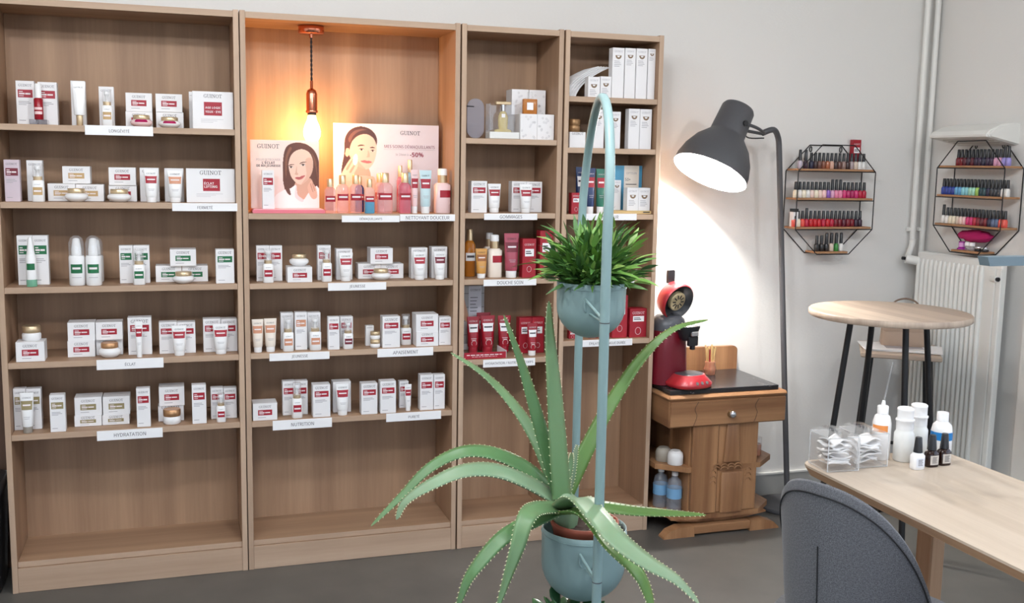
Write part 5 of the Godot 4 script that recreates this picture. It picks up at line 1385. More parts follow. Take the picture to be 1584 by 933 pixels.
func coffee_cabinet() -> void:
	var o := thing("side_cabinet", "small walnut art-deco cabinet with black marble top by the bookcase end", "cabinet", Vector3(1.925, 0, 0))
	var w := 0.54
	var zf := 0.13
	var zb := -0.255
	var zc := (zf + zb) / 2
	var dz := zf - zb
	# runners and plinth
	for s in [-1.0, 1.0]:
		var pr := PackedVector2Array([Vector2(0.13, 0.0), Vector2(0.135, 0.045), Vector2(0.2, 0.045), Vector2(0.245, 0.03), Vector2(0.27, 0.006), Vector2(0.272, 0.0)])
		if s < 0:
			var q := PackedVector2Array()
			for p in pr: q.append(Vector2(-p.x, p.y))
			pr = q
		obj(slab(pr, 0.05), M.walnut, "foot", o, Vector3(0, 0, zf - 0.026))
		obj(slab(pr, 0.05), M.walnut, "foot", o, Vector3(0, 0, zb + 0.03))
	obj(box(Vector3(0.268, 0.036, dz - 0.004), 0.003, 0), M.walnut, "plinth", o, Vector3(0, 0.026, zc - 0.002))
	# curved under-moulding
	var um := PackedVector2Array()
	for k in 13:
		var t := -1.0 + 2.0 * k / 12
		um.append(Vector2(t * 0.225, 0.046 + 0.02 * t * t))
	um.append(Vector2(0.225, 0.072))
	um.append(Vector2(-0.225, 0.072))
	obj(slab(um, dz - 0.05), M.walnut, "base_moulding", o, Vector3(0, 0, zc - 0.01))
	# open bottom shelf and middle shelf with clipped corners (outline in x,z turned flat)
	for y in [[0.082, 0.27], [0.285, 0.275]]:
		var hw: float = y[1]
		var pl := PackedVector2Array([Vector2(-hw, zb), Vector2(hw, zb), Vector2(hw, zf - 0.10), Vector2(0.17, zf - 0.008), Vector2(-0.17, zf - 0.008), Vector2(-hw, zf - 0.10)])
		var q := PackedVector2Array()
		for p in pl: q.append(Vector2(p.x, -p.y))
		var sh := obj(slab(q, 0.022), M.walnut, "shelf", o, Vector3(0, y[0], 0))
		sh.rotation.x = -PI / 2
	# centre column: three-faced front with raised fluted panel
	obj(box(Vector3(0.31, 0.38, dz - 0.03), 0.004), M.walnut, "column", o, Vector3(0.0, 0.283, zc - 0.012))
	obj(box(Vector3(0.118, 0.38, 0.018), 0.003, 1, Vector2(0.3, 0.2)), M.walnut, "door_panel", o, Vector3(-0.095, 0.283, zf - 0.012))
	obj(box(Vector3(0.19, 0.38, 0.012), 0.003, 1, Vector2(0.7, 0.6)), M.walnut, "door_panel", o, Vector3(0.06, 0.283, zf - 0.016))
	obj(rings_mesh([[0.0, 0.052, 0.010, 3.0], [0.165, 0.052, 0.010, 3.0], [0.172, 0.048, 0.006, 3.0]], 20), M.walnut, "raised_panel", o, Vector3(0.035, 0.094, zf - 0.006))
	obj(rings_mesh([[0.0, 0.04, 0.008, 3.0], [0.16, 0.028, 0.008, 3.0], [0.166, 0.026, 0.004, 3.0]], 20), M.walnut, "raised_panel", o, Vector3(0.03, 0.31, zf - 0.008))
	for k in 4:
		for row in 2:
			var arc := []
			for j in 9:
				var a := PI * j / 8
				arc.append(Vector3(cos(a) * 0.015, sin(a) * 0.012, 0))
			obj(tube(arc, 0.0028, 6), M.walnut, "carving", o, Vector3(-0.04 + k * 0.032, 0.292 - row * 0.012, zf + (0.004 if k > 0 else -0.001)))
	for s in [-1.0, 1.0]:
		for k in 3:
			var arc := []
			for j in 9:
				var a := PI * j / 8
				arc.append(Vector3(cos(a) * 0.012, sin(a) * 0.012, 0))
			obj(tube(arc, 0.0026, 6), M.walnut, "carving", o, Vector3(0.03 + s * 0.085, 0.265 - 0.022 * k, zf - (0.002 if s < 0 else 0.009)))
	# side partitions set back
	for s in [-1.0, 1.0]:
		obj(box(Vector3(0.016, 0.38, 0.2), 0.002), M.walnut, "side_partition", o, Vector3(s * 0.16, 0.283, zb + 0.1))
	obj(box(Vector3(w - 0.06, 0.38, 0.01), 0.002), M.walnut, "back_board", o, Vector3(0, 0.283, zb + 0.005))
	# drawer case
	obj(box(Vector3(w, 0.115, dz), 0.004, 0), M.walnut, "drawer_case", o, Vector3(0, 0.5275, zc))
	var dr := obj(box(Vector3(w - 0.006, 0.104, 0.012), 0.003, 0, Vector2(0.2, 0.5)), M.walnut, "drawer", o, Vector3(0, 0.527, zf + 0.005))
	var kn := obj(rings_mesh([[0, 0.006, 0.006], [0.008, 0.007, 0.007], [0.012, 0.014, 0.014], [0.02, 0.014, 0.014], [0.024, 0.009, 0.009], [0.0245, 0.0, 0.0]], 20), M.silver, "knob", dr, Vector3(0.008, -0.008, 0.006))
	kn.rotation.x = PI / 2
	var kb := obj(rings_mesh([[0, 0.017, 0.017], [0.003, 0.016, 0.016]], 20), M.bronze, "knob_plate", dr, Vector3(0.008, -0.008, 0.006))
	kb.rotation.x = PI / 2
	# inlaid crack lines of the veneer
	for s in [[-0.155, 0.03], [0.125, 0.025]]:
		obj(tube(cat([Vector3(s[0] + 0.012, 0.05, 0.0062), Vector3(s[0] - 0.004, 0.02, 0.0062), Vector3(s[0] + 0.006, -0.01, 0.0062), Vector3(s[0] - 0.008, -0.05, 0.0062)], 5), 0.0009, 5), M.dark, "veneer_joint", dr)
	# moulded top
	var mt := begin()
	add_box(mt, Vector3(0, 0.592, zc + 0.002), Vector3(w + 0.014, 0.022, dz + 0.016), 0.009, 0)
	obj(done(mt), M.walnut, "top_moulding", o)
	obj(box(Vector3(0.505, 0.02, dz - 0.03), 0.002, 0), M.marble, "marble_top", o, Vector3(-0.008, 0.613, zc))
	# upstand at the wall
	var up := round_rect(0.5, 0.16, 0.022)
	obj(slab(up, 0.018), M.walnut, "upstand", o, Vector3(0.01, 0.645, zb - 0.012))

func coffee_machine() -> void:
	var o := thing("coffee_machine", "red and black pod coffee machine with open lid on the marble top", "coffee machine", Vector3(1.755, 0.6235, 0.0), 0.25)
	# drip-tray base, forward
	var base := rings_mesh([[0.0, 0.088, 0.075, 2.6], [0.004, 0.094, 0.082, 2.6], [0.018, 0.094, 0.082, 2.6], [0.046, 0.068, 0.06, 2.4], [0.052, 0.064, 0.056, 2.4]], 40)
	obj(base, M.redplastic, "base", o, Vector3(0.012, 0.002, 0.055))
	obj(rings_mesh([[0.0, 0.088, 0.076, 2.6], [0.003, 0.09, 0.078, 2.6]], 40), M.black_plastic, "base_foot", o, Vector3(0.012, 0.0, 0.055))
	obj(rings_mesh([[0.051, 0.06, 0.052, 2.4], [0.054, 0.058, 0.05, 2.4], [0.055, 0.0, 0.0]], 36), M.greyplastic, "drip_tray", o, Vector3(0.012, 0.002, 0.055))
	for k in 3:
		var b := obj(rings_mesh([[0, 0.0075, 0.0075], [0.003, 0.007, 0.007]], 16), M.silver, "button", o, Vector3(0.0 + 0.026 * k - 0.012, 0.026, 0.133))
		b.rotation.x = PI / 2 - 0.5
	# tower, leaning back
	var tw := [[0.0, 0.082, 0.068, 2.8], [0.05, 0.082, 0.068, 2.8], [0.14, 0.078, 0.066, 2.8], [0.205, 0.073, 0.064, 2.7], [0.225, 0.070, 0.062, 2.6]]
	obj(rings_mesh(tw, 36), M.darkred, "tower", o, Vector3(-0.02, 0.002, -0.05))
	obj(rings_mesh([[0.225, 0.072, 0.064, 2.6], [0.245, 0.072, 0.064, 2.5], [0.27, 0.066, 0.06, 2.3], [0.285, 0.05, 0.046], [0.287, 0.0, 0.0]], 36), M.greyplastic, "water_lid", o, Vector3(-0.02, 0.002, -0.05))
	# spout unit in front of the tower
	var sp := begin()
	add_rings(sp, [[0.19, 0.026, 0.02, 2.6], [0.2, 0.034, 0.028, 2.6], [0.245, 0.05, 0.044, 2.3], [0.252, 0.05, 0.044, 2.3]], 28)
	obj(done(sp), M.black_plastic, "brew_head", o, Vector3(0.015, 0.0, 0.035))
	obj(rings_mesh([[0.252, 0.048, 0.042], [0.256, 0.044, 0.038], [0.2565, 0.0, 0.0]], 28), M.silver, "pod_seat", o, Vector3(0.015, 0.0, 0.035))
	obj(box(Vector3(0.05, 0.04, 0.02), 0.004), M.black_plastic, "spout", o, Vector3(0.018, 0.19, 0.062))
	obj(box(Vector3(0.018, 0.024, 0.02), 0.003), M.black_plastic, "nozzle", o, Vector3(0.018, 0.166, 0.062))
	obj(box(Vector3(0.036, 0.02, 0.012), 0.003), M.silver, "front_badge", o, Vector3(0.014, 0.222, 0.078))
	# raised lid: a tilted drum, open side towards the room
	var lid := Node3D.new()
	lid.name = "lid"
	o.add_child(lid)
	lid.position = Vector3(-0.012, 0.352, -0.02)
	aim(lid, Vector3(0.05, -0.32, 0.94))
	obj(rings_mesh([[-0.045, 0.0, 0.0], [-0.045, 0.055, 0.055], [-0.035, 0.07, 0.07], [-0.005, 0.078, 0.078], [0.022, 0.08, 0.08], [0.026, 0.076, 0.076]], 40, false), M.redplastic, "lid_shell", lid)
	obj(rings_mesh([[0.026, 0.076, 0.076], [0.022, 0.072, 0.072], [0.0, 0.06, 0.06], [-0.002, 0.0, 0.0]], 40, false), M.black_plastic, "lid_lining", lid)
	obj(rings_mesh([[0.0, 0.041, 0.041], [0.016, 0.041, 0.041], [0.018, 0.038, 0.038], [0.0185, 0.0, 0.0]], 30), M.strainer, "strainer_disc", lid)
	for k in 10:
		var a := TAU * k / 10
		var h := obj(box(Vector3(0.005, 0.002, 0.018), 0.0005), M.black_plastic, "strainer_slot", lid, Vector3(cos(a) * 0.022, 0.019, sin(a) * 0.022))
		h.rotation.y = -a + PI / 2
	obj(box(Vector3(0.022, 0.04, 0.03), 0.004), M.black_plastic, "hinge", o, Vector3(-0.015, 0.275, -0.045))
	obj(slab(round_rect(0.036, 0.055, 0.006), 0.012), M.black_plastic, "lever", o, Vector3(-0.02, 0.448, -0.045))
	# chrome ribbon round the tower
	obj(tube([Vector3(0.05, 0.235, 0.006), Vector3(0.062, 0.236, -0.03), Vector3(0.05, 0.237, -0.07)], 0.003, 6), M.silver, "trim", o)

func small_stuff_on_cabinet() -> void:
	var o := thing("stirrer_jar", "small copper glass jar of wooden stirrers against the upstand", "jar", Vector3(1.985, 0.623, -0.145))
	obj(rings_mesh([[0, 0.02, 0.02], [0.004, 0.026, 0.026], [0.03, 0.028, 0.028], [0.05, 0.022, 0.022], [0.058, 0.024, 0.024], [0.06, 0.023, 0.023]], 24), M.copperglass, "glass", o)
	obj(tube([Vector3(0.023, 0.05, 0), Vector3(0, 0.05, 0.023), Vector3(-0.023, 0.05, 0), Vector3(0, 0.05, -0.023)], 0.002, 6, -1.0, true), M.bamboo, "string", o)
	for k in 9:
		var a := TAU * k / 9
		obj(tube([Vector3(cos(a) * 0.008, 0.008, sin(a) * 0.008), Vector3(cos(a) * (0.016 + 0.008 * (k % 2)), 0.115 + 0.008 * (k % 3), sin(a) * 0.018)], 0.0032, 6), M.bamboo if k != 3 else M.R, "stirrer", o)
	for s in [[1.705, -0.005, "grey stoneware cup upside down behind the white cup", M.greycup], [1.73, 0.055, "white speckled cup upside down on the cabinet shelf", M.plastic]]:
		var c := obj(rings_mesh([[0, 0.031, 0.031], [0.003, 0.033, 0.033], [0.035, 0.033, 0.033], [0.05, 0.029, 0.029], [0.056, 0.02, 0.02], [0.057, 0.0, 0.0]], 28), s[3], "cup", null, Vector3(s[0], 0.2965, s[1]))
		tag(c, s[2], "cup", "cups on the cabinet shelf")
		obj(rings_mesh([[0.0, 0.022, 0.022], [0.003, 0.021, 0.021]], 24), s[3], "foot_ring", c, Vector3(0, 0.0545, 0))
	for s in [[1.705, -0.02], [1.737, 0.045]]:
		var b := obj(rings_mesh([[0, 0.03, 0.03], [0.006, 0.032, 0.032], [0.04, 0.03, 0.03], [0.05, 0.032, 0.032], [0.1, 0.032, 0.032], [0.13, 0.026, 0.026], [0.142, 0.012, 0.012], [0.15, 0.012, 0.012]], 24), M.water, "water_bottle", null, Vector3(s[0], 0.0935, s[1]))
		tag(b, ["small water bottle with blue label tucked behind the other", "small water bottle with blue label, front one in the cabinet"][0 if s[1] < 0 else 1], "bottle", "water bottles in the cabinet")
		obj(rings_mesh([[0.055, 0.0325, 0.0325], [0.098, 0.0325, 0.0325]], 24, false), M.bluelabel, "label", b)
		obj(rings_mesh([[0.15, 0.0135, 0.0135], [0.165, 0.0135, 0.0135], [0.166, 0.0, 0.0]], 16), M.plastic, "cap", b)
	var g := obj(rings_mesh([[0, 0.02, 0.02], [0.003, 0.022, 0.022], [0.05, 0.022, 0.022]], 20, false), M.copperglass, "drinking_glass", null, Vector3(2.135, 0.2965, 0.02))
	tag(g, "pinkish drinking glass on the cabinet shelf by the lamp pole", "glass")
	obj(rings_mesh([[0.05, 0.022, 0.022], [0.078, 0.0225, 0.0225]], 20, false), M.clear, "clear_rim", g)

# ---------------------------------------------------------------- nail-polish racks
func polish_rack(at: Vector3, turn: float, label: String) -> void:
	var o := thing("polish_rack", label, "rack", at, turn)
	var hw := 0.203
	var pts := []
	for p in [[-0.085, 0.49], [0.085, 0.49], [hw, 0.372], [hw, 0.112], [0.085, 0.0], [-0.085, 0.0], [-hw, 0.112], [-hw, 0.372]]:
		pts.append(Vector3(p[0], p[1], 0))
	for z in [0.004, 0.102]:
		var st := begin()
		for k in 8:
			var a: Vector3 = pts[k] + Vector3(0, 0, z)
			var b: Vector3 = pts[(k + 1) % 8] + Vector3(0, 0, z)
			add_tube(st, [a, b], 0.0024, 8)
		obj(done(st), M.black_metal, "wire_frame", o)
	for s in [[0.372, 0.4], [0.242, 0.4], [0.112, 0.4], [0.0, 0.165]]:
		obj(box(Vector3(s[1], 0.009, 0.09), 0.001, 0), M.rackwood, "shelf", o, Vector3(0, s[0] + 0.007, 0.053))
		obj(tube([Vector3(-s[1] / 2, s[0], 0.102), Vector3(s[1] / 2, s[0], 0.102)], 0.0024, 8), M.black_metal, "shelf_rail", o)
	for x in [-0.08, 0.08]:
		var ring := []
		for k in 12: ring.append(Vector3(x + cos(TAU * k / 12) * 0.006, 0.472 + sin(TAU * k / 12) * 0.012, 0.004))
		obj(tube(ring, 0.0022, 6, -1.0, true), M.black_metal, "hanger", o)

var polish_mats := {}
var polish_glass: ArrayMesh
var polish_caps := []

func polish(at: Vector3, col: Color, tall: int, label: String, group: String) -> void:
	var key := col.to_html()
	if not polish_mats.has(key):
		var m := mat(col, 0.12)
		m.clearcoat_enabled = true
		m.clearcoat = 0.6
		polish_mats[key] = m
	if polish_glass == null:
		polish_glass = rings_mesh([[0, 0.0095, 0.0095, 2.6], [0.0015, 0.0106, 0.0106, 2.6], [0.027, 0.0106, 0.0106, 2.6], [0.0325, 0.0086, 0.0086, 2.3], [0.036, 0.0055, 0.0055]], 16)
		for h in [0.036, 0.048]:
			polish_caps.append(rings_mesh([[0.0355, 0.0078, 0.0078], [0.0355 + h - 0.0015, 0.0062, 0.0062], [0.0355 + h, 0.0054, 0.0054]], 14))
	var o := obj(polish_glass, polish_mats[key], "nail_polish", null, at)
	obj(polish_caps[tall], M.black_plastic, "cap", o)
	tag(o, label, "nail polish", group)

func build_racks() -> void:
	var a := Vector3(2.608, 1.143, ZB)
	var b := Vector3(XR, 1.168, 0.105)
	polish_rack(a, 0.0, "black wire octagon polish rack on the wall by the floor lamp")
	polish_rack(b, -PI / 2, "black wire octagon polish rack on the wall above the radiator")
	for r in POLISH:
		# rack, shelf height, x along rack, z out of wall, colour, tall, label, group
		var p := Vector3(r[2], r[1] + 0.0119, r[3])
		var w: Vector3 = a + p if r[0] == 0 else b + Vector3(-p.z, p.y, p.x)
		polish(w, Color8(r[4][0], r[4][1], r[4][2]), r[5], r[6], r[7])
	# other things kept on the racks
	var r2 := carton(["c", 2.755, 1.143 + 0.372 + 0.0119, ZB + 0.03, 0.046, 0.135, 0.02, "W", "", ""])
	tag(r2, "red carton with white label square standing behind the polish bottles", "carton")
	var wb := obj(box(Vector3(0.026, 0.066, 0.03), 0.001), M.carton, "small_box", null, a + Vector3(-0.186, 0.112 + 0.0119 + 0.033, 0.06))
	tag(wb, "small white box at the end of the red polish shelf", "box")
	obj(box(Vector3(0.027, 0.014, 0.031), 0.001), M.black_plastic, "lid", wb, Vector3(0, 0.04, 0))
	# magenta cloth, thread spool and pots on the lowest shelf above the radiator
	var cl := begin()
	cl.set_smooth_group(0)
	var n := noise(9.0, 12, 3)
	for i in 24:
		for j in 12:
			var q := []
			for w in [[i, j], [i + 1, j], [i + 1, j + 1], [i, j + 1]]:
				var u := TAU * float(w[0]) / 24
				var v := PI * float(w[1]) / 12
				var d := Vector3(cos(u) * sin(v), cos(v), sin(u) * sin(v))
				var k := 1.0 + 0.28 * n.get_noise_3dv(d * 0.35) + 0.12 * n.get_noise_3dv(d * 1.1)
				q.append(Vector3(d.x * 0.105, d.y * 0.026, d.z * 0.03) * k)
			quad(cl, q[0], q[1], q[2], q[3])
	var clo := obj(done(cl), mat(Color8(170, 22, 92), 0.9), "folded_cloth", null, b + Vector3(-0.045, 0.075, 0.0))
	clo.rotation.y = -PI / 2
	tag(clo, "bunched magenta cloth laid over the pots on the lowest rack shelf", "cloth")
	var sp := obj(rings_mesh([[0, 0.021, 0.021], [0.005, 0.021, 0.021], [0.007, 0.0155, 0.0155], [0.036, 0.014, 0.014]], 22), mat(Color8(150, 34, 140), 0.25), "polish_pot", null, b + Vector3(-0.06, 0.0122, -0.058))
	tag(sp, "shiny purple pot with flared foot under the magenta cloth", "pot")
	obj(rings_mesh([[0.012, 0.0158, 0.0158], [0.03, 0.0148, 0.0148]], 22, false), mat(Color8(214, 150, 210), 0.3), "label", sp)
	for k in 2:
		var j := obj(rings_mesh([[0, 0.011, 0.011], [0.002, 0.012, 0.012], [0.02, 0.012, 0.012]], 18), M.clear, "cream_jar", null, b + Vector3(-0.065, 0.0122, -0.018 + 0.027 * k))
		tag(j, "tiny clear jar with white lid beside the purple pot", "jar", "tiny jars on the rack")
		obj(rings_mesh([[0.02, 0.0125, 0.0125], [0.034, 0.0125, 0.0125], [0.035, 0.0115, 0.0115]], 18), M.plastic, "lid", j)
	for k in 4:
		var j := obj(rings_mesh([[0, 0.016, 0.016], [0.001, 0.017, 0.017], [0.009, 0.017, 0.017], [0.01, 0.016, 0.016]], 22), M.silver if k % 2 else M.black_plastic, "glitter_tin", null, b + Vector3(-0.06, 0.0122 + 0.0102 * (k % 2), 0.043 + 0.037 * (k / 2)))
		tag(j, ("silver" if k % 2 else "black") + " flat tin in the stacks beside the tiny jars", "tin", "flat tins on the rack")
		obj(rings_mesh([[0.01, 0.0125, 0.0125], [0.0108, 0.012, 0.012]], 18), M.greyink, "label", j)

# ---------------------------------------------------------------- bar table, stool, bag
func bar_table() -> void:
	var o := thing("bar_table", "round pale wood bar table on black splayed legs", "table", Vector3(2.324, 0, 0.59))
	var R := 0.293
	var st := begin()
	add_rings(st, [[0.976, R - 0.004, R - 0.004], [0.98, R, R], [0.996, R, R], [1.0, R - 0.004, R - 0.004]], 64)
	var top := obj(done(st), M.ash, "tabletop", o)
	var a0 := 0.25
	for k in 4:
		var a := a0 + PI / 2 * k
		var d := Vector3(cos(a), 0, sin(a))
		obj(tube([d * 0.145 + Vector3(0, 0.976, 0), d * 0.25], 0.0115, 12), M.black_metal, "leg", o)
		obj(box(Vector3(0.05, 0.004, 0.05), 0.001), M.black_metal, "mount_plate", o, d * 0.145 + Vector3(0, 0.974, 0))
	for k in 4:
		var a := a0 + PI / 2 * k
		var b := a + PI / 2
		obj(tube([Vector3(cos(a), 0, sin(a)) * 0.146 + Vector3(0, 0.965, 0), Vector3(cos(b), 0, sin(b)) * 0.146 + Vector3(0, 0.965, 0)], 0.008, 8), M.black_metal, "rail", o)

func bar_stool() -> void:
	var turn := -0.61
	var o := thing("bar_stool", "square pale wood stool with black legs behind the bar table", "stool", Vector3(2.82, 0, 0.045), turn)
	obj(box(Vector3(0.33, 0.022, 0.33), 0.004, 0), M.ash, "seat", o, Vector3(0, 0.729, 0))
	for x in [-1.0, 1.0]:
		for z in [-1.0, 1.0]:
			obj(tube([Vector3(x * 0.12, 0.718, z * 0.12), Vector3(x * 0.17, 0.0, z * 0.17)], 0.011, 10), M.black_metal, "leg", o)
	for x in [-1.0, 1.0]:
		obj(tube([Vector3(x * 0.155, 0.22, -0.155), Vector3(x * 0.155, 0.22, 0.155)], 0.008, 8), M.black_metal, "footrest", o)
		obj(tube([Vector3(-0.155, 0.27, x * 0.155), Vector3(0.155, 0.27, x * 0.155)], 0.008, 8), M.black_metal, "footrest", o)
	for s in [[0.0, 0.7402, 0.03], [0.02, 0.7432, -0.08], [-0.01, 0.7462, 0.12]]:
		var p := obj(box(Vector3(0.3, 0.0028, 0.21), 0.0005), M.sign, "magazine", null, Vector3(2.82, s[1] + 0.0015, 0.045) + Vector3(s[0], 0, s[0]))
		p.rotation.y = turn + s[2]
		tag(p, "white paper magazine in the pile on the stool", "magazine", "papers on the stool")
		obj(box(Vector3(0.16, 0.0003, 0.08), 0.0), M.greyink, "cover_print", p, Vector3(0.03, 0.0015, 0.02))
	var b := thing("handbag", "taupe leather handbag standing on the papers on the stool", "bag", Vector3(2.86, 0.7495, 0.02), -0.55)
	obj(rings_mesh([[0.0, 0.095, 0.036, 4.0], [0.01, 0.1, 0.04, 4.0], [0.10, 0.096, 0.03, 4.0], [0.135, 0.09, 0.012, 4.0]], 32), mat(Color8(160, 138, 120), 0.55), "body", b)
	obj(slab(round_rect(0.19, 0.07, 0.012), 0.006), mat(Color8(150, 128, 110), 0.5), "flap", b, Vector3(0, 0.10, 0.034))
	obj(tube(cat([Vector3(-0.06, 0.13, 0), Vector3(-0.05, 0.19, 0), Vector3(0.0, 0.21, 0), Vector3(0.05, 0.19, 0), Vector3(0.06, 0.13, 0)], 5), 0.004, 8), mat(Color8(120, 98, 82), 0.5), "handle", b)
	obj(box(Vector3(0.008, 0.02, 0.004), 0.001), M.silver, "clasp", b, Vector3(-0.07, 0.115, 0.04))

# ---------------------------------------------------------------- manicure desk and what stands on it
func desk() -> void:
	var x0 := 1.345
	var x1 := 1.80
	var z0 := 1.497
	var z1 := 2.75
	var o := thing("manicure_desk", "narrow light oak desk with rounded corners and square legs", "desk", Vector3((x0 + x1) / 2, 0, (z0 + z1) / 2))
	var ol := round_rect(x1 - x0, z1 - z0, 0.045, 8)
	var top := begin()
	add_slab(top, ol, 0.006)
	var t := obj(done(top), M.desk, "desktop", o, Vector3(0, 0.747, 0))
	t.rotation.x = -PI / 2
	# bevelled underside edge
	var e := begin()
	for k in ol.size():
		var a := ol[k]
		var b := ol[(k + 1) % ol.size()]
		var ai := a * Vector2(0.955, 0.985)
		var bi := b * Vector2(0.955, 0.985)
		quad(e, Vector3(a.x, a.y, -0.003), Vector3(b.x, b.y, -0.003), Vector3(bi.x, bi.y, -0.024), Vector3(ai.x, ai.y, -0.024), Vector2(0, a.y), Vector2(0, b.y), Vector2(0.03, b.y), Vector2(0.03, a.y))
	var inn := PackedVector2Array()
	for p in ol: inn.append(p * Vector2(0.955, 0.985))
	add_slab(e, inn, 0.002, -0.0235)
	var eo := obj(done(e), M.desk_edge, "bevelled_edge", o, Vector3(0, 0.747, 0))
	eo.rotation.x = -PI / 2
	for x in [-0.165, 0.085]:
		for z in [z0 + 0.16, z1 - 0.16]:
			obj(box(Vector3(0.045, 0.722, 0.06), 0.004), M.desk_edge, "leg", o, Vector3(x, 0.361, z - (z0 + z1) / 2))
	obj(box(Vector3(0.02, 0.08, 0.75), 0.002, 2), M.desk_edge, "apron", o, Vector3(0.1, 0.682, 0.1))
	# clamp and power strip under the top
	obj(box(Vector3(0.03, 0.03, 0.035), 0.003), M.black_plastic, "cable_clip", o, Vector3(-0.185, 0.706, z0 + 0.13 - (z0 + z1) / 2))
	obj(box(Vector3(0.03, 0.022, 0.045), 0.003), M.black_plastic, "cable_clip", o, Vector3(-0.175, 0.711, z0 + 0.27 - (z0 + z1) / 2))

func desk_items() -> void:
	var Y := 0.7502
	for k in 2:
		var at := Vector3(1.402 + k * 0.098, Y, 1.572 - k * 0.012)
		var o := thing("acrylic_box", ["clear acrylic box of cotton pads at the desk corner", "clear acrylic box of cotton pads beside the squeeze bottle"][k], "box", at, -0.06, "acrylic cotton boxes")
		var s := 0.09
		for q in [[Vector3(-s / 2, s / 2, 0), Vector3(0.0025, s, s)], [Vector3(s / 2, s / 2, 0), Vector3(0.0025, s, s)], [Vector3(0, s / 2, -s / 2), Vector3(s, s, 0.0025)], [Vector3(0, s / 2, s / 2), Vector3(s, s, 0.0025)], [Vector3(0, 0.003, 0), Vector3(s, 0.004, s)]]:
			obj(box(q[1], 0.0008), M.acrylic, "wall_panel", o, q[0])
		for q in [[-1, -1], [-1, 1], [1, -1], [1, 1]]:  # whitish strips painted in as glints along the box edges
			obj(tube([Vector3(q[0] * s / 2, 0.002, q[1] * s / 2), Vector3(q[0] * s / 2, s, q[1] * s / 2)], 0.0014, 6), M.acrylic_edge_glint, "corner_glint", o)
		for y in [0.003, s]:
			obj(tube([Vector3(-s / 2, y, -s / 2), Vector3(s / 2, y, -s / 2), Vector3(s / 2, y, s / 2), Vector3(-s / 2, y, s / 2)], 0.0014, 6, -1.0, true), M.acrylic_edge_glint, "rim_glint", o)
		var lid := begin()
		for j in 6:
			var u0 := -1.0 + 2.0 * j / 6
			var u1 := -1.0 + 2.0 * (j + 1) / 6
			var y0 := s + 0.012 * (1.0 - u0 * u0)
			var y1 := s + 0.012 * (1.0 - u1 * u1)
			var h := s / 2 + 0.002
			quad(lid, Vector3(u0 * h, y0, -h), Vector3(u1 * h, y1, -h), Vector3(u1 * h, y1, h), Vector3(u0 * h, y0, h))
			quad(lid, Vector3(u0 * h, y0 - 0.003, -h), Vector3(u0 * h, y0 - 0.003, h), Vector3(u1 * h, y1 - 0.003, h), Vector3(u1 * h, y1 - 0.003, -h))
			quad(lid, Vector3(u0 * h, y0, h), Vector3(u1 * h, y1, h), Vector3(u1 * h, s - 0.004, h), Vector3(u0 * h, s - 0.004, h))
		obj(done(lid), M.acrylic, "lid", o)
		# cotton pads: crumpled squares
		for j in 9:
			var st := begin()
			st.set_smooth_group(0)
			var nz := noise(18.0, 100 + k * 20 + j, 1)
			var g := 10
			for a in g:
				for b in g:
					var c := []
					for w in [[a, b], [a, b + 1], [a + 1, b + 1], [a + 1, b]]:
						var x := (float(w[0]) / g - 0.5) * 0.062
						var z := (float(w[1]) / g - 0.5) * 0.056
						c.append(Vector3(x, nz.get_noise_2d(x, z) * 0.009, z))
					quad(st, c[0], c[1], c[2], c[3])
					quad(st, c[3] - Vector3(0, 0.004, 0), c[2] - Vector3(0, 0.004, 0), c[1] - Vector3(0, 0.004, 0), c[0] - Vector3(0, 0.004, 0))
					for w in [[a == 0, 0, 1], [b == g - 1, 1, 2], [a == g - 1, 2, 3], [b == 0, 3, 0]]:
						if w[0]: quad(st, c[w[1]], c[w[1]] - Vector3(0, 0.004, 0), c[w[2]] - Vector3(0, 0.004, 0), c[w[2]])
			var pad := obj(done(st), M.plastic, "cotton_pad", null, at + Vector3(rng.randf_range(-0.007, 0.007), 0.016 + j * (0.0072 if k == 0 else 0.0066), rng.randf_range(-0.007, 0.007)))
			pad.rotation = Vector3(rng.randf_range(-0.06, 0.06), rng.randf_range(-0.25, 0.25), rng.randf_range(-0.06, 0.06))
			tag(pad, "crumpled white cotton pad in the " + ["corner acrylic box", "acrylic box by the squeeze bottle"][k], "cotton pad", "cotton pads in acrylic boxes")
	var sq := obj(rings_mesh([[0, 0.022, 0.022], [0.003, 0.0245, 0.0245], [0.1, 0.0245, 0.0245], [0.118, 0.02, 0.02], [0.124, 0.013, 0.013]], 28), M.plastic, "squeeze_bottle", null, Vector3(1.577, Y, 1.533))
	tag(sq, "white squeeze bottle with orange label and long thin nozzle", "bottle")
	obj(rings_mesh([[0.124, 0.0145, 0.0145], [0.144, 0.0145, 0.0145], [0.146, 0.013, 0.013]], 24), M.plastic, "cap", sq)
	obj(tube([Vector3(0, 0.146, 0), Vector3(0.001, 0.16, 0)], 0.006, 12, 0.004), M.plastic, "nozzle_base", sq)
	obj(tube([Vector3(0.001, 0.16, 0), Vector3(0.03, 0.262, -0.01)], 0.003, 10, 0.0016), M.acrylic, "nozzle", sq)
	obj(patch([[0, 0.0245, 0.0245], [0.1, 0.0245, 0.0245]], 0.078, 0.096, 0.9, 0.0005, 8, PI / 2 + 0.9), mat(Color8(226, 142, 74), 0.4), "label_band", sq)
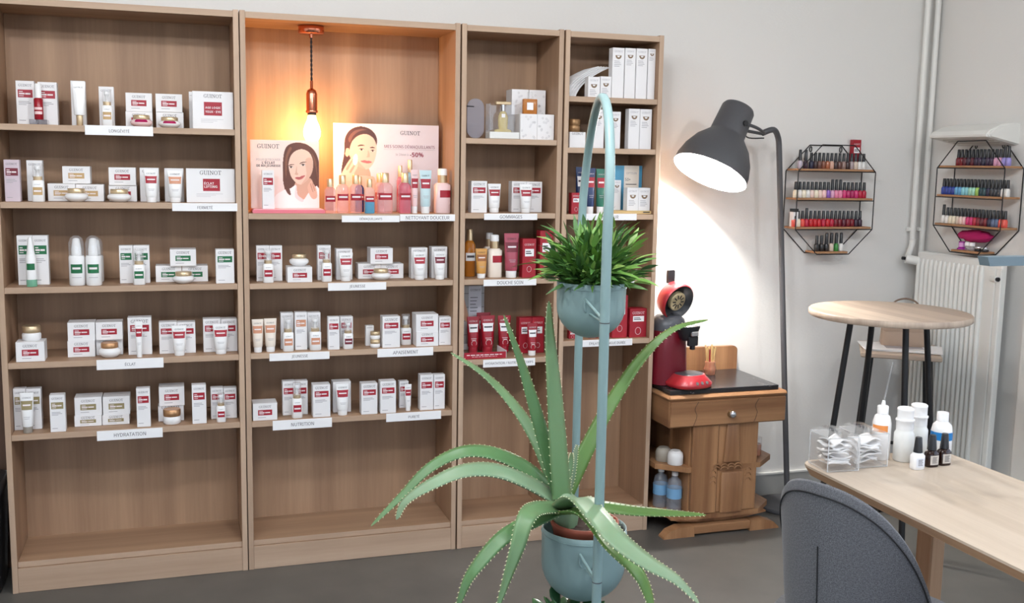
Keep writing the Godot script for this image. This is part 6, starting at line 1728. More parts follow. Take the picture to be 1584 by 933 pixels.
	for s in [[1.625, 1.565], [1.690, 1.540]]:
		var p := obj(rings_mesh([[0, 0.023, 0.023], [0.003, 0.026, 0.026], [0.075, 0.026, 0.026], [0.083, 0.022, 0.022], [0.088, 0.022, 0.022]], 28), M.milky, "dispenser_bottle", null, Vector3(s[0], Y, s[1]))
		tag(p, "milky dispenser bottle with press cap beside the " + ("squeeze bottle" if s[0] < 1.65 else "blue-banded bottle"), "bottle", "dispenser bottles on the desk")
		obj(rings_mesh([[0.088, 0.0225, 0.0225], [0.108, 0.0225, 0.0225], [0.11, 0.0245, 0.0245], [0.114, 0.0245, 0.0245]], 28), M.plastic, "collar", p)
		obj(rings_mesh([[0.114, 0.021, 0.021], [0.138, 0.021, 0.021], [0.14, 0.022, 0.022], [0.144, 0.021, 0.021], [0.146, 0.018, 0.018]], 28), M.plastic, "press_cap", p)
	var bb := obj(rings_mesh([[0, 0.025, 0.025], [0.003, 0.028, 0.028], [0.07, 0.028, 0.028], [0.088, 0.024, 0.024], [0.098, 0.014, 0.014]], 28), M.plastic, "lotion_bottle", null, Vector3(1.758, Y, 1.553))
	tag(bb, "white bottle with a blue band and screw cap", "bottle")
	obj(rings_mesh([[0.098, 0.0155, 0.0155], [0.12, 0.0155, 0.0155], [0.122, 0.0145, 0.0145]], 24), M.plastic, "cap", bb)
	obj(rings_mesh([[0.048, 0.0284, 0.0284], [0.07, 0.0284, 0.0284]], 28, false), mat(Color8(24, 122, 190), 0.35), "blue_band", bb)
	for s in [[1.610, 1.640, 0], [1.663, 1.630, 1], [1.706, 1.626, 1]]:
		var dark: bool = s[2] == 1
		var rg := [[0, 0.0165, 0.0125, 3.2], [0.002, 0.018, 0.014, 3.2], [0.036, 0.018, 0.014, 3.2], [0.042, 0.013, 0.011, 2.6], [0.045, 0.0085, 0.0085]]
		var q := obj(rings_mesh(rg, 24), mat(Color8(40, 20, 14), 0.12) if dark else M.plastic, "gel_polish", null, Vector3(s[0], Y, s[1]))
		tag(q, ("dark brown gel polish bottle beside the white gel polish" if s[0] < 1.69 else "dark brown gel polish bottle below the blue-banded bottle") if dark else "white gel polish bottle with black cap on the desk", "nail polish", "gel polish on the desk")
		obj(rings_mesh([[0.045, 0.0118, 0.0118], [0.083, 0.0085, 0.0085], [0.085, 0.0075, 0.0075]], 20), M.black_plastic, "cap", q)
		obj(patch(rg, 0.007, 0.032, 0.62), mat(Color8(198, 190, 180), 0.5) if dark else mat(Color8(228, 230, 236), 0.5), "label", q)
		var pr := begin()
		for j in 5: rect(pr, -0.0085, 0.006 - 0.002 * (j % 2), 0.012 + j * 0.0036, 0.0133 + j * 0.0036, 0.0150)
		obj(done(pr), M.ink, "small_print", q)

func desk_lamp() -> void:
	var o := thing("desk_lamp", "slim grey bar-shaped desk lamp reaching over the manicure desk", "lamp", Vector3(1.77, 0.7502, 1.98))
	obj(rings_mesh([[0, 0.05, 0.05], [0.012, 0.05, 0.05], [0.015, 0.046, 0.046]], 32), M.tealgrey, "base", o)
	obj(tube([Vector3(0, 0.015, 0), Vector3(0, 0.57, 0)], 0.009, 12), M.tealgrey, "post", o)
	var pr := PackedVector2Array([Vector2(-0.232, -0.0), Vector2(-0.24, 0.021), Vector2(0.03, 0.021), Vector2(0.03, -0.0)])
	obj(slab(pr, 0.032), M.tealgrey, "lamp_head", o, Vector3(0, 0.561, -0.08))
	obj(tube([Vector3(0, 0.57, 0), Vector3(0, 0.572, -0.07)], 0.008, 10), M.tealgrey, "joint", o)

func chair() -> void:
	var o := thing("shell_chair", "grey felt shell chair with stitched back drawn up to the desk", "chair", Vector3(1.287, 0, 1.852), 0.342)
	# local: faces +x; back curve as in plan
	var A := 0.175
	var B := 0.192
	var top := func(ph: float) -> float: return 0.828 - 0.245 * pow(absf(ph) / 1.5, 2.337)
	var shell := begin()
	shell.set_smooth_group(0)
	var nu := 40
	var nv := 14
	var pos := func(u: int, v: int, off: float) -> Vector3:
		var ph := deg_to_rad(-92.0 + 184.0 * u / nu)
		var h: float = top.call(ph)
		var t := float(v) / nv
		var y := lerpf(0.43, h, t)
		var flare := 0.86 + 0.14 * t
		var c := cos(ph)
		var s := sin(ph)
		var edge := off * (1.0 - pow(t, 12.0) * 0.7)
		return Vector3(-(A * flare + edge) * c, y, (B * flare + edge) * s)
	for u in nu:
		for v in nv:
			quad(shell, pos.call(u, v, 0.0), pos.call(u, v + 1, 0.0), pos.call(u + 1, v + 1, 0.0), pos.call(u + 1, v, 0.0))
			quad(shell, pos.call(u, v, -0.03), pos.call(u + 1, v, -0.03), pos.call(u + 1, v + 1, -0.03), pos.call(u, v + 1, -0.03))
	for u in nu:
		var mid := func(uu: int) -> Vector3: return (pos.call(uu, nv, 0.0) + pos.call(uu, nv, -0.03)) / 2 + Vector3(0, 0.006, 0)
		quad(shell, pos.call(u, nv, 0.0), mid.call(u), mid.call(u + 1), pos.call(u + 1, nv, 0.0))
		quad(shell, mid.call(u), pos.call(u, nv, -0.03), pos.call(u + 1, nv, -0.03), mid.call(u + 1))
	obj(done(shell), M.fabric, "backrest", o)
	var seam := []
	for v in nv + 1:
		if v < 10: seam.append(pos.call(nu / 2, v, 0.0015))
	obj(tube(seam, 0.0016, 6), M.dark, "back_seam", o)
	var piping := []
	for u in nu + 1: piping.append(pos.call(u, nv, 0.001) + Vector3(0, -0.022, 0))
	obj(tube(piping, 0.0018, 6), M.dark, "edge_seam", o)
	obj(rings_mesh([[0.40, 0.2, 0.19, 2.6], [0.415, 0.225, 0.21, 2.6], [0.45, 0.228, 0.212, 2.6], [0.468, 0.215, 0.2, 2.6], [0.472, 0.0, 0.0]], 40), M.fabric, "seat", o, Vector3(0.06, 0, 0))
	for s in [[-0.13, -0.14], [-0.13, 0.14], [0.2, -0.16], [0.2, 0.16]]:
		obj(tube([Vector3(s[0] * 0.8, 0.40, s[1] * 0.8), Vector3(s[0] * 1.15, 0.0, s[1] * 1.15)], 0.013, 12, 0.009), M.black_metal, "leg", o)

# ---------------------------------------------------------------- plant stand and plants
const FL := Vector3(0.60, 0, 1.90)
const BL := Vector3(0.745, 0, 1.40)

func plant_stand() -> void:
	var o := thing("plant_stand", "grey-green tubular steel arch plant stand with hanging planters", "plant stand", (FL + BL) / 2)
	var c := (FL + BL) / 2
	var h := (FL - BL) / 2
	var pts := []
	for k in 6: pts.append(FL - c + Vector3(0, lerpf(0.02, 1.38, k / 5.0), 0))
	for k in range(1, 20):
		var a := PI * k / 20
		pts.append(h * cos(a) + Vector3(0.012 * sin(a), 1.40 + 0.272 * sin(a), 0))
	for k in 6: pts.append(BL - c + Vector3(0, lerpf(1.38, 0.02, k / 5.0), 0))
	obj(tube(pts, 0.0102, 16), M.teal, "arch", o)
	obj(rings_mesh([[0, 0.33, 0.33], [0.006, 0.335, 0.335], [0.014, 0.335, 0.335], [0.018, 0.328, 0.328]], 48), M.teal, "base", o)
	for y in [1.208, 0.66]:
		obj(tube([FL - c + Vector3(0, y - 0.001, 0), FL - c + Vector3(0, y + 0.001, 0)], 0.0106, 14), M.lamp_grey, "joint_ring", o)

func planter(center: Vector3, R: float, depth: float, label: String) -> void:
	# centre of the rim
	var o := thing("planter_pot", label, "planter", center, 0.0, "planters on the stand")
	var prof := []
	var r0 := R
	prof.append([-depth, 0.0, 0.0])
	for k in range(1, 9):
		var a := PI / 2 * k / 8
		prof.append([-depth + (R * 0.92) * (1.0 - cos(a)), R * sin(a) * 0.995, R * sin(a) * 0.995])
	prof.append([-0.012, r0, r0])
	prof.append([0.0, r0, r0])
	prof.append([0.0008, r0 - 0.002, r0 - 0.002])
	prof.append([-0.012, r0 - 0.004, r0 - 0.004])
	prof.append([-depth * 0.55, r0 - 0.005, r0 - 0.005])
	prof.append([-depth * 0.9, R * 0.5, R * 0.5])
	obj(rings_mesh(prof, 48, false), M.teal, "pot", o)
	obj(tube_ring(R + 0.0006, -0.012, 0.001), M.teal, "rim_bead", o)
	# wire hook from the pot to the front leg
	var d := (FL - Vector3(center.x, 0, center.z))
	d.y = 0
	var out := d.normalized()
	var side := out.cross(Vector3.UP)
	var p := out * (R + 0.001)
	var leg := FL - Vector3(center.x, 0, center.z)
	leg.y = 0
	for s in [-1.0, 1.0]:
		obj(tube([p + side * s * 0.022 + Vector3(0, -0.03, 0), leg + Vector3(0, -0.052, 0) - out * 0.008], 0.0032, 8), M.teal, "bracket", o)
		obj(tube(cat([p + side * s * 0.022 + Vector3(0, -0.03, 0), p + side * s * 0.022 + Vector3(0, -0.055, 0), p + side * s * 0.008 + Vector3(0, -0.064, 0), leg + Vector3(0, -0.056, 0) - out * 0.008], 4), 0.0026, 8), M.teal, "bracket", o)

func tube_ring(r: float, y: float, t: float) -> ArrayMesh:
	var pts := []
	for k in 40: pts.append(Vector3(cos(TAU * k / 40) * r, y, sin(TAU * k / 40) * r))
	return tube(pts, t, 6, -1.0, true)

func aloe_leaf(pts: Array, width: float, parent: Node, m: Material, spine_m: Material) -> void:
	var cv := cat(pts, 7)
	var n := cv.size()
	var cam := Vector3(-0.212, 1.52, 3.79)
	var st := begin()
	st.set_smooth_group(0)
	var sp := begin()
	var rows := []
	var prev_side := Vector3.ZERO
	for k in n:
		var t := float(k) / (n - 1)
		var tan: Vector3 = (cv[mini(k + 1, n - 1)] - cv[maxi(k - 1, 0)]).normalized()
		var view: Vector3 = (cam - cv[k]).normalized()
		var nrm := (Vector3.UP * 0.75 + view * 0.65)
		nrm = (nrm - tan * nrm.dot(tan)).normalized()
		if absf(tan.y) > 0.85: nrm = (view - tan * view.dot(tan)).normalized()
		var side := tan.cross(nrm).normalized()
		if prev_side != Vector3.ZERO: side = side.lerp(prev_side, 0.6).normalized()
		side = (side - tan * side.dot(tan)).normalized()
		prev_side = side
		nrm = side.cross(tan).normalized()
		var w := width * 0.5 * pow(1.0 - t, 0.62) * (1.0 + 0.18 * sin(t * 3.0)) + 0.0008
		var th := minf(w * 0.55, 0.011) + 0.0008
		var row := []
		for q in [[-1.0, 0.12], [-0.55, -0.02], [0.0, -0.08], [0.55, -0.02], [1.0, 0.12], [0.75, -0.55], [0.0, -1.0], [-0.75, -0.55]]:
			row.append(cv[k] + side * w * q[0] + nrm * th * (q[1] + 0.35))
		rows.append(row)
		if k % 1 == 0 and t > 0.08 and t < 0.97:
			for s in [-1.0, 1.0]:
				var b: Vector3 = cv[k] + side * w * s * 0.97 + nrm * th * 0.45
				var tip: Vector3 = b + side * s * 0.0032 + tan * 0.0018
				for p in [b - tan * 0.0018, tip, b + tan * 0.0018, b + tan * 0.0018, tip, b + nrm * 0.0014, b + nrm * 0.0014, tip, b - tan * 0.0018]:
					sp.set_uv(Vector2.ZERO)
					sp.add_vertex(p)
	for k in n - 1:
		for j in 8:
			var j1 := (j + 1) % 8
			quad(st, rows[k][j], rows[k + 1][j], rows[k + 1][j1], rows[k][j1], Vector2(j * 0.125, k * 0.05), Vector2(j * 0.125, k * 0.05 + 0.05), Vector2(j * 0.125 + 0.125, k * 0.05 + 0.05), Vector2(j * 0.125 + 0.125, k * 0.05))
	var o := obj(done(st), m, "leaf", parent)
	tag(obj(done(sp), spine_m, "spines", o), "", "", "", "stuff")

func aloe() -> void:
	var base := Vector3(0.648, 0.66, 1.70)
	var o := thing("aloe_plant", "large spiny aloe in a terracotta pot inside the lower planter", "plant", base)
	var ms := [mat(Color8(98, 130, 88), 0.42), mat(Color8(80, 118, 72), 0.42), mat(Color8(112, 138, 106), 0.45), mat(Color8(92, 128, 62), 0.42)]
	for m in ms:
		m.subsurf_scatter_enabled = true
		m.subsurf_scatter_strength = 0.15
	var sm := mat(Color8(226, 226, 186), 0.5)
	var pick := [1, 2, 0, 1, 0, 3, 3, 2, 3, 0, 1, 2, 0]
	var i := 0
	for l in ALOE:
		var pts := []
		for p in l[0]: pts.append(Vector3(p[0], p[1], p[2]) - base)
		aloe_leaf(pts, l[1], o, ms[pick[i % pick.size()]], sm)
		i += 1
	# short stem, soil and inner pot
	obj(rings_mesh([[0.03, 0.028, 0.028], [0.07, 0.034, 0.034], [0.105, 0.03, 0.03], [0.12, 0.012, 0.012]], 18), ms[2], "stem", o, Vector3(-0.035, 0.0, -0.03))
	obj(rings_mesh([[-0.075, 0.055, 0.055], [0.045, 0.074, 0.074], [0.052, 0.078, 0.078], [0.06, 0.078, 0.078], [0.06, 0.072, 0.072], [0.03, 0.07, 0.07]], 36, false), M.terracotta, "inner_pot", o, Vector3(0.004, 0.0, -0.002))
	var soil := begin()
	soil.set_smooth_group(0)
	var nz := noise(60.0, 8, 3)
	for a in 18:
		for b in 5:
			var c := []
			for w in [[a, b], [a + 1, b], [a + 1, b + 1], [a, b + 1]]:
				var r := 0.071 * float(w[1]) / 5
				var ang := TAU * float(w[0]) / 18
				c.append(Vector3(cos(ang) * r, 0.042 + nz.get_noise_2d(cos(ang) * r, sin(ang) * r) * 0.012, sin(ang) * r))
			quad(soil, c[0], c[1], c[2], c[3])
	obj(done(soil), M.soil, "soil", o, Vector3(0.004, 0, -0.002))

func leaf_blade(L: float, w: float, droop: float) -> ArrayMesh:
	var st := begin()
	st.set_smooth_group(0)
	var n := 7
	var rows := []
	for k in n + 1:
		var t := float(k) / n
		var ww := w * sin(PI * pow(t, 0.8) * 0.96 + 0.06)
		var c := Vector3(0, -droop * t * t * L, -L * t)
		rows.append([c + Vector3(-ww, ww * 0.35, 0), c, c + Vector3(ww, ww * 0.35, 0)])
	for k in n:
		for j in 2:
			quad(st, rows[k][j], rows[k + 1][j], rows[k + 1][j + 1], rows[k][j + 1])
	return done(st)

func bushy_plant() -> void:
	var base := Vector3(0.6725, 1.245, 1.65)
	var o := thing("leafy_plant", "bushy green artificial grass-leaf plant in the upper planter", "plant", base)
	var greens := []
	for c in [Color8(86, 128, 54), Color8(108, 150, 66), Color8(66, 108, 50), Color8(132, 164, 86), Color8(54, 92, 46)]:
		var m := mat(c, 0.45)
		m.backlight_enabled = true
		m.backlight = Color(c.r * 0.35, c.g * 0.35, c.b * 0.2)
		greens.append(m)
	var blades := [leaf_blade(0.055, 0.0058, 0.1), leaf_blade(0.046, 0.0066, 0.3), leaf_blade(0.064, 0.0056, 0.35), leaf_blade(0.04, 0.0068, -0.1)]
	obj(rings_mesh([[-0.02, 0.06, 0.06], [0.0, 0.068, 0.068], [0.01, 0.04, 0.04], [0.012, 0.0, 0.0]], 24), M.soil, "soil", o)
	for k in 290:
		var a := rng.randf() * TAU
		var el := acos(1.0 - rng.randf() * 0.93)      # 0 = straight up
		var dir := Vector3(cos(a) * sin(el), cos(el), sin(a) * sin(el))
		var rr := rng.randf_range(0.55, 1.0) if k % 4 else rng.randf_range(0.2, 0.6)
		var flat := dir * Vector3(0.1, 0.132, 0.1)
		var p := flat * rr + Vector3(cos(a), 0, sin(a)) * 0.02 + Vector3(0, 0.012, 0)
		var fd := (dir + Vector3(rng.randf_range(-0.35, 0.35), rng.randf_range(-0.2, 0.4), rng.randf_range(-0.35, 0.35))).normalized()
		var l := obj(blades[rng.randi() % 4], greens[rng.randi() % 5], "leaf", o, p)
		var zz := -fd
		var xx := Vector3.UP.cross(zz)
		if xx.length() < 0.05: xx = Vector3.RIGHT
		xx = xx.normalized()
		var bs := Basis(xx, zz.cross(xx), zz)
		l.basis = bs * Basis(Vector3.BACK, rng.randf_range(-0.9, 0.9))
		var sc := rng.randf_range(0.75, 1.2)
		l.scale = Vector3(sc, sc, sc)
	# the dense inner leaves that cannot be told apart
	for half in 2:
		var inner := SurfaceTool.new()
		inner.begin(Mesh.PRIMITIVE_TRIANGLES)
		for k in 260:
			var a := rng.randf() * TAU
			var el := acos(1.0 - rng.randf() * 0.95)
			var dir := Vector3(cos(a) * sin(el), cos(el), sin(a) * sin(el))
			var p := dir * Vector3(0.085, 0.115, 0.085) * rng.randf_range(0.15, 0.85) + Vector3(0, 0.008, 0)
			var zz := -(dir + Vector3(rng.randf_range(-0.6, 0.6), rng.randf_range(-0.2, 0.6), rng.randf_range(-0.6, 0.6))).normalized()
			var xx := Vector3(0.1, 1, 0.05).cross(zz).normalized()
			inner.append_from(blades[rng.randi() % 4], 0, Transform3D(Basis(xx, zz.cross(xx), zz) * Basis(Vector3.BACK, rng.randf_range(-1.2, 1.2)), p))
		tag(obj(inner.commit(), greens[[0, 2][half]], "inner_foliage", o), "", "", "", "stuff")
	var stems := begin()
	for k in 26:
		var a := rng.randf() * TAU
		var e := rng.randf_range(0.2, 1.2)
		var tip := Vector3(cos(a) * sin(e) * 0.1, cos(e) * 0.12 + 0.01, sin(a) * sin(e) * 0.1)
		add_tube(stems, [Vector3(cos(a) * 0.02, 0.0, sin(a) * 0.02), tip * 0.5 + Vector3(cos(a) * 0.01, 0.01, sin(a) * 0.01), tip], 0.0013, 5)
	var s := obj(done(stems), greens[2], "stems", o)
	tag(s, "", "", "", "stuff")

func low_plant() -> void:
	var base := Vector3(0.62, 0.43, 1.74)
	var o := thing("jade_plant", "small glossy dark green plant showing below the lower planter", "plant", base)
	var m := mat(Color8(44, 84, 50), 0.25)
	var m2 := mat(Color8(64, 108, 62), 0.25)
	for k in 16:
		var a := TAU * k / 16 + rng.randf() * 0.3
		var e := rng.randf_range(0.5, 1.35)
		var d := Vector3(cos(a) * sin(e), cos(e), sin(a) * sin(e))
		var l := obj(rings_mesh([[0, 0.002, 0.002], [0.012, 0.011, 0.0035], [0.028, 0.016, 0.004], [0.042, 0.012, 0.003], [0.05, 0.002, 0.001]], 12), m if k % 2 else m2, "leaf", o, d * Vector3(0.06, 0.045, 0.06) + Vector3(-0.02, 0.055, 0.0))
		aim(l, d)
	obj(tube([Vector3(-0.01, -0.01, 0), Vector3(-0.015, 0.07, 0)], 0.006, 8), m, "stem", o)

func build_plants() -> void:
	plant_stand()
	planter(Vector3(0.6725, 1.262, 1.65), 0.0785, 0.128, "rounded grey-green steel planter high on the arch stand")
	planter(Vector3(0.648, 0.709, 1.705), 0.0965, 0.172, "larger rounded grey-green steel planter holding the aloe")
	planter(Vector3(0.64, 0.42, 1.70), 0.07, 0.11, "lowest grey-green steel planter of the arch stand")
	bushy_plant()
	aloe()
	low_plant()

# ---------------------------------------------------------------- posters and shelf extras
func fill(im: Image, pts: Array, col: Color, o: Vector2, k: float, smooth := true) -> void:
	var poly := PackedVector2Array()
	var n := pts.size()
	for i in n:
		var p0 := Vector2(pts[(i + n - 1) % n][0], pts[(i + n - 1) % n][1])
		var p1 := Vector2(pts[i][0], pts[i][1])
		var p2 := Vector2(pts[(i + 1) % n][0], pts[(i + 1) % n][1])
		var p3 := Vector2(pts[(i + 2) % n][0], pts[(i + 2) % n][1])
		for j in (5 if smooth else 1):
			poly.append((p1.cubic_interpolate(p2, p0, p3, j / 5.0) - o) * k)
	var lo := poly[0]
	var hi := poly[0]
	for p in poly:
		lo = lo.min(p)
		hi = hi.max(p)
	for y in range(maxi(0, int(lo.y)), mini(im.get_height(), int(hi.y) + 1)):
		for x in range(maxi(0, int(lo.x)), mini(im.get_width(), int(hi.x) + 1)):
			if Geometry2D.is_point_in_polygon(Vector2(x + 0.5, y + 0.5), poly):
				im.set_pixel(x, y, im.get_pixel(x, y).lerp(Color(col.r, col.g, col.b), col.a))

func oval(cx: float, cy: float, rx: float, ry: float, tilt := 0.0) -> Array:
	var out := []
	for k in 12:
		var a := TAU * k / 12
		var p := Vector2(cos(a) * rx, sin(a) * ry).rotated(tilt)
		out.append([cx + p.x, cy + p.y])
	return out

func gradient_image(w: int, h: int, a: Color, b: Color) -> Image:
	var im := Image.create(w, h, false, Image.FORMAT_RGB8)
	for y in h:
		for x in w: im.set_pixel(x, y, a.lerp(b, clampf((float(x) / w + float(y) / h) / 2.0, 0, 1)))
	return im

func eye(im: Image, x: float, y: float, s: float, o: Vector2, k: float) -> void:
	fill(im, oval(x, y, 15 * s, 6.5 * s), Color8(240, 230, 226), o, k)
	fill(im, oval(x, y, 6.5 * s, 6.5 * s), Color8(92, 66, 52), o, k)
	fill(im, oval(x, y, 3 * s, 3 * s), Color8(30, 22, 20), o, k)
	fill(im, [[x - 17 * s, y - 1], [x - 6 * s, y - 8 * s], [x + 8 * s, y - 7 * s], [x + 17 * s, y], [x + 8 * s, y - 4 * s], [x - 6 * s, y - 4 * s]], Color8(62, 42, 36), o, k)

func poster_one() -> Texture2D:
	var o := Vector2(75, 168)
	var k := 320.0 / 475.0
	var im := gradient_image(320, 318, Color8(250, 232, 220), Color8(236, 208, 206))
	var hair := Color8(98, 58, 44)
	var skin := Color8(240, 204, 184)
	fill(im, [[300, 330], [305, 260], [330, 205], [385, 182], [450, 188], [505, 228], [537, 290], [550, 370], [555, 460], [548, 560], [500, 600], [400, 560], [350, 560], [325, 600], [300, 590], [318, 560], [298, 450]], hair, o, k)
	fill(im, [[385, 455], [490, 430], [505, 520], [440, 600], [380, 580]], Color8(214, 168, 144), o, k)
	fill(im, [[240, 560], [300, 515], [350, 500], [388, 478], [398, 545], [438, 580], [485, 520], [560, 480], [560, 650], [240, 650]], Color8(246, 240, 238), o, k)
	fill(im, [[388, 478], [398, 545], [438, 580], [425, 596], [380, 560]], Color8(224, 214, 214), o, k)
	fill(im, [[335, 330], [345, 270], [382, 232], [432, 224], [482, 248], [507, 300], [507, 362], [490, 412], [455, 455], [418, 474], [382, 456], [350, 410]], skin, o, k)
	fill(im, [[455, 300], [500, 290], [507, 362], [490, 412], [455, 455], [425, 470], [460, 410]], Color(0.80, 0.60, 0.50, 0.45), o, k)
	fill(im, [[385, 183], [340, 215], [305, 280], [297, 345], [300, 430], [318, 520], [350, 548], [334, 470], [328, 400], [336, 330], [352, 275], [385, 240], [432, 226], [480, 246], [512, 300], [527, 380], [532, 470], [556, 490], [552, 330], [522, 240], [470, 195], [420, 182]], hair, o, k)
	fill(im, [[345, 215], [320, 270], [312, 340], [318, 430], [326, 350], [334, 280], [360, 225]], Color8(134, 86, 62), o, k)
	fill(im, [[500, 250], [530, 310], [540, 400], [545, 470], [533, 400], [518, 320]], Color8(128, 80, 58), o, k)
	fill(im, [[332, 346], [352, 333], [378, 334], [352, 339]], Color8(84, 56, 44), o, k)
	fill(im, [[412, 330], [432, 316], [462, 316], [434, 322]], Color8(84, 56, 44), o, k)
	eye(im, 354, 353, 0.95, o, k)
	eye(im, 438, 337, 1.0, o, k)
	fill(im, [[394, 345], [384, 390], [378, 402], [396, 408], [404, 398], [396, 388]], Color(0.78, 0.58, 0.48, 0.6), o, k)
	fill(im, [[380, 428], [400, 420], [412, 422], [424, 414], [452, 410], [430, 434], [402, 440]], Color8(196, 104, 100), o, k)
	fill(im, [[382, 428], [412, 426], [450, 411], [412, 430]], Color8(150, 70, 70), o, k)
	fill(im, [[468, 490], [488, 452], [500, 446], [512, 470], [528, 500], [535, 560], [505, 575], [480, 540]], Color8(226, 182, 158), o, k)
	fill(im, [[486, 470], [492, 468], [508, 520], [502, 522]], Color8(196, 146, 124), o, k)
	fill(im, [[500, 462], [506, 464], [520, 512], [514, 514]], Color8(196, 146, 124), o, k)
	im.resize(150, 149, Image.INTERPOLATE_TRILINEAR)
	im.resize(300, 298, Image.INTERPOLATE_CUBIC)
	return ImageTexture.create_from_image(im)

func poster_two() -> Texture2D:
	var o := Vector2(645, 48)
	var k := 440.0 / 727.0
	var im := gradient_image(440, 358, Color8(246, 232, 230), Color8(216, 208, 218))
	var hair := Color8(84, 52, 46)
	var skin := Color8(236, 196, 176)
	fill(im, [[697, 400], [700, 340], [716, 250], [722, 150], [758, 92], [820, 67], [882, 78], [926, 114], [940, 176], [900, 260], [800, 300], [742, 330], [722, 380]], hair, o, k)
	fill(im, [[788, 318], [880, 345], [888, 430], [770, 430]], Color8(214, 168, 146), o, k)
	fill(im, [[690, 430], [760, 402], [790, 398], [885, 400], [930, 430], [930, 640], [690, 640]], Color8(232, 190, 170), o, k)
	fill(im, [[752, 225], [772, 165], [818, 126], [872, 118], [916, 145], [936, 190], [936, 240], [921, 300], [892, 342], [862, 356], [812, 334], [770, 292], [750, 262]], skin, o, k)
	fill(im, oval(736, 238, 16, 34), Color8(226, 180, 158), o, k)
	fill(im, [[720, 250], [724, 150], [760, 92], [820, 69], [882, 80], [924, 116], [936, 170], [906, 134], [862, 114], [816, 122], [772, 160], [752, 212], [744, 214], [730, 216]], hair, o, k)
	fill(im, [[745, 150], [775, 105], [825, 84], [870, 88], [820, 100], [780, 130], [756, 175]], Color8(122, 82, 70), o, k)
	fill(im, [[752, 262], [770, 292], [812, 334], [862, 356], [830, 320], [790, 280]], Color(0.82, 0.62, 0.54, 0.5), o, k)
	fill(im, [[806, 200], [828, 188], [856, 194], [830, 197]], Color8(84, 58, 50), o, k)
	fill(im, [[890, 208], [910, 202], [930, 212], [910, 210]], Color8(84, 58, 50), o, k)
	eye(im, 834, 222, 1.05, o, k)
	eye(im, 911, 229, 0.9, o, k)
	fill(im, [[880, 225], [892, 262], [884, 274], [866, 270], [874, 262]], Color(0.80, 0.60, 0.52, 0.55), o, k)
	fill(im, [[828, 300], [856, 294], [872, 298], [884, 296], [906, 306], [880, 314], [850, 310]], Color8(198, 110, 110), o, k)
	fill(im, [[830, 301], [866, 303], [904, 306], [866, 305]], Color8(150, 74, 76), o, k)
	fill(im, [[690, 430], [700, 380], [738, 312], [776, 262], [792, 262], [808, 300], [806, 340], [786, 380], [770, 430]], Color8(238, 198, 178), o, k)
	fill(im, [[730, 350], [768, 292], [774, 296], [740, 360]], Color8(206, 156, 136), o, k)
	fill(im, [[752, 370], [788, 318], [794, 322], [764, 378]], Color8(206, 156, 136), o, k)
	fill(im, oval(792, 290, 17, 38, 0.12), Color8(250, 248, 246), o, k)
	fill(im, oval(796, 292, 9, 28, 0.12), Color8(236, 232, 230), o, k)
	im.resize(210, 171, Image.INTERPOLATE_TRILINEAR)
	im.resize(420, 342, Image.INTERPOLATE_CUBIC)
	return ImageTexture.create_from_image(im)

func card_stand(called: String, tex: Texture2D, x0: float, x1: float, y0: float, y1: float, z: float, label: String, category: String) -> MeshInstance3D:
	var w := x1 - x0
	var h := y1 - y0
	var o := obj(box(Vector3(w, h, 0.004), 0.0004), M.carton, called, null, Vector3((x0 + x1) / 2, y0 + h / 2, z))
	tag(o, label, category)
	if tex:
		var q := begin()
		rect(q, -w / 2 + 0.0005, w / 2 - 0.0005, -h / 2 + 0.0005, h / 2 - 0.0005, 0.0024)
		var m := mat(Color.WHITE, 0.35)
		m.albedo_texture = tex
		obj(done(q), m, "printed_face", o)
	var st := obj(slab(PackedVector2Array([Vector2(0, 0), Vector2(0.04, 0), Vector2(0, h * 0.6)]), 0.002), M.carton, "easel_strut", o, Vector3(0, -h / 2, -0.002))
	st.rotation.y = PI / 2
	return o

func build_posters() -> void:
	var Y := 1.3325
	var tr := obj(slab(round_rect(0.26, 0.012, 0.004), 0.13), mat(Color8(222, 120, 134), 0.4), "poster_tray", null, Vector3(0.168, Y + 0.006, -0.078))
	tag(tr, "shallow pink tray under the smaller portrait poster", "tray")
	obj(slab(round_rect(0.25, 0.004, 0.001), 0.12), mat(Color8(238, 176, 180), 0.4), "tray_lining", tr, Vector3(0, 0.0065, 0))
	var p := card_stand("poster", poster_one(), 0.039, 0.288, Y + 0.0145, 1.596, -0.105, "portrait poster of a long-haired woman in a white collar", "poster")
	write("GUINOT", p, Vector3(-0.060, 0.102, 0.0032), 0.078, M.ink, "lettering", true)
	write("L'ÉCLAT", p, Vector3(-0.060, 0.043, 0.0032), 0.046, M.ink, "lettering", false, true)
	write("DE MA JEUNESSE", p, Vector3(-0.060, 0.030, 0.0032), 0.086, M.ink, "lettering", false, true)
	write("POUR RETROUVER", p, Vector3(-0.060, 0.053, 0.0032), 0.086, M.greyink, "lettering")
	var q := card_stand("poster", poster_two(), 0.353, 0.765, Y, 1.668, -0.185, "wide offer poster of a woman with a cotton pad", "poster")
	write("GUINOT", q, Vector3(0.092, 0.136, 0.0032), 0.078, M.ink, "lettering", true)
	write("MES SOINS DÉMAQUILLANTS", q, Vector3(0.09, 0.083, 0.0032), 0.2, mat(Color8(128, 70, 86), 0.6), "lettering")
	write("le 2ème à", q, Vector3(0.06, 0.053, 0.0032), 0.05, M.greyink, "lettering", true)
	write("-50%", q, Vector3(0.118, 0.053, 0.0032), 0.054, mat(Color8(140, 30, 60), 0.6), "lettering", false, true)
	var ln := begin()
	rect(ln, -0.012, 0.192, 0.0715, 0.0722, 0.0032)
	obj(done(ln), M.greyink, "rule", q)

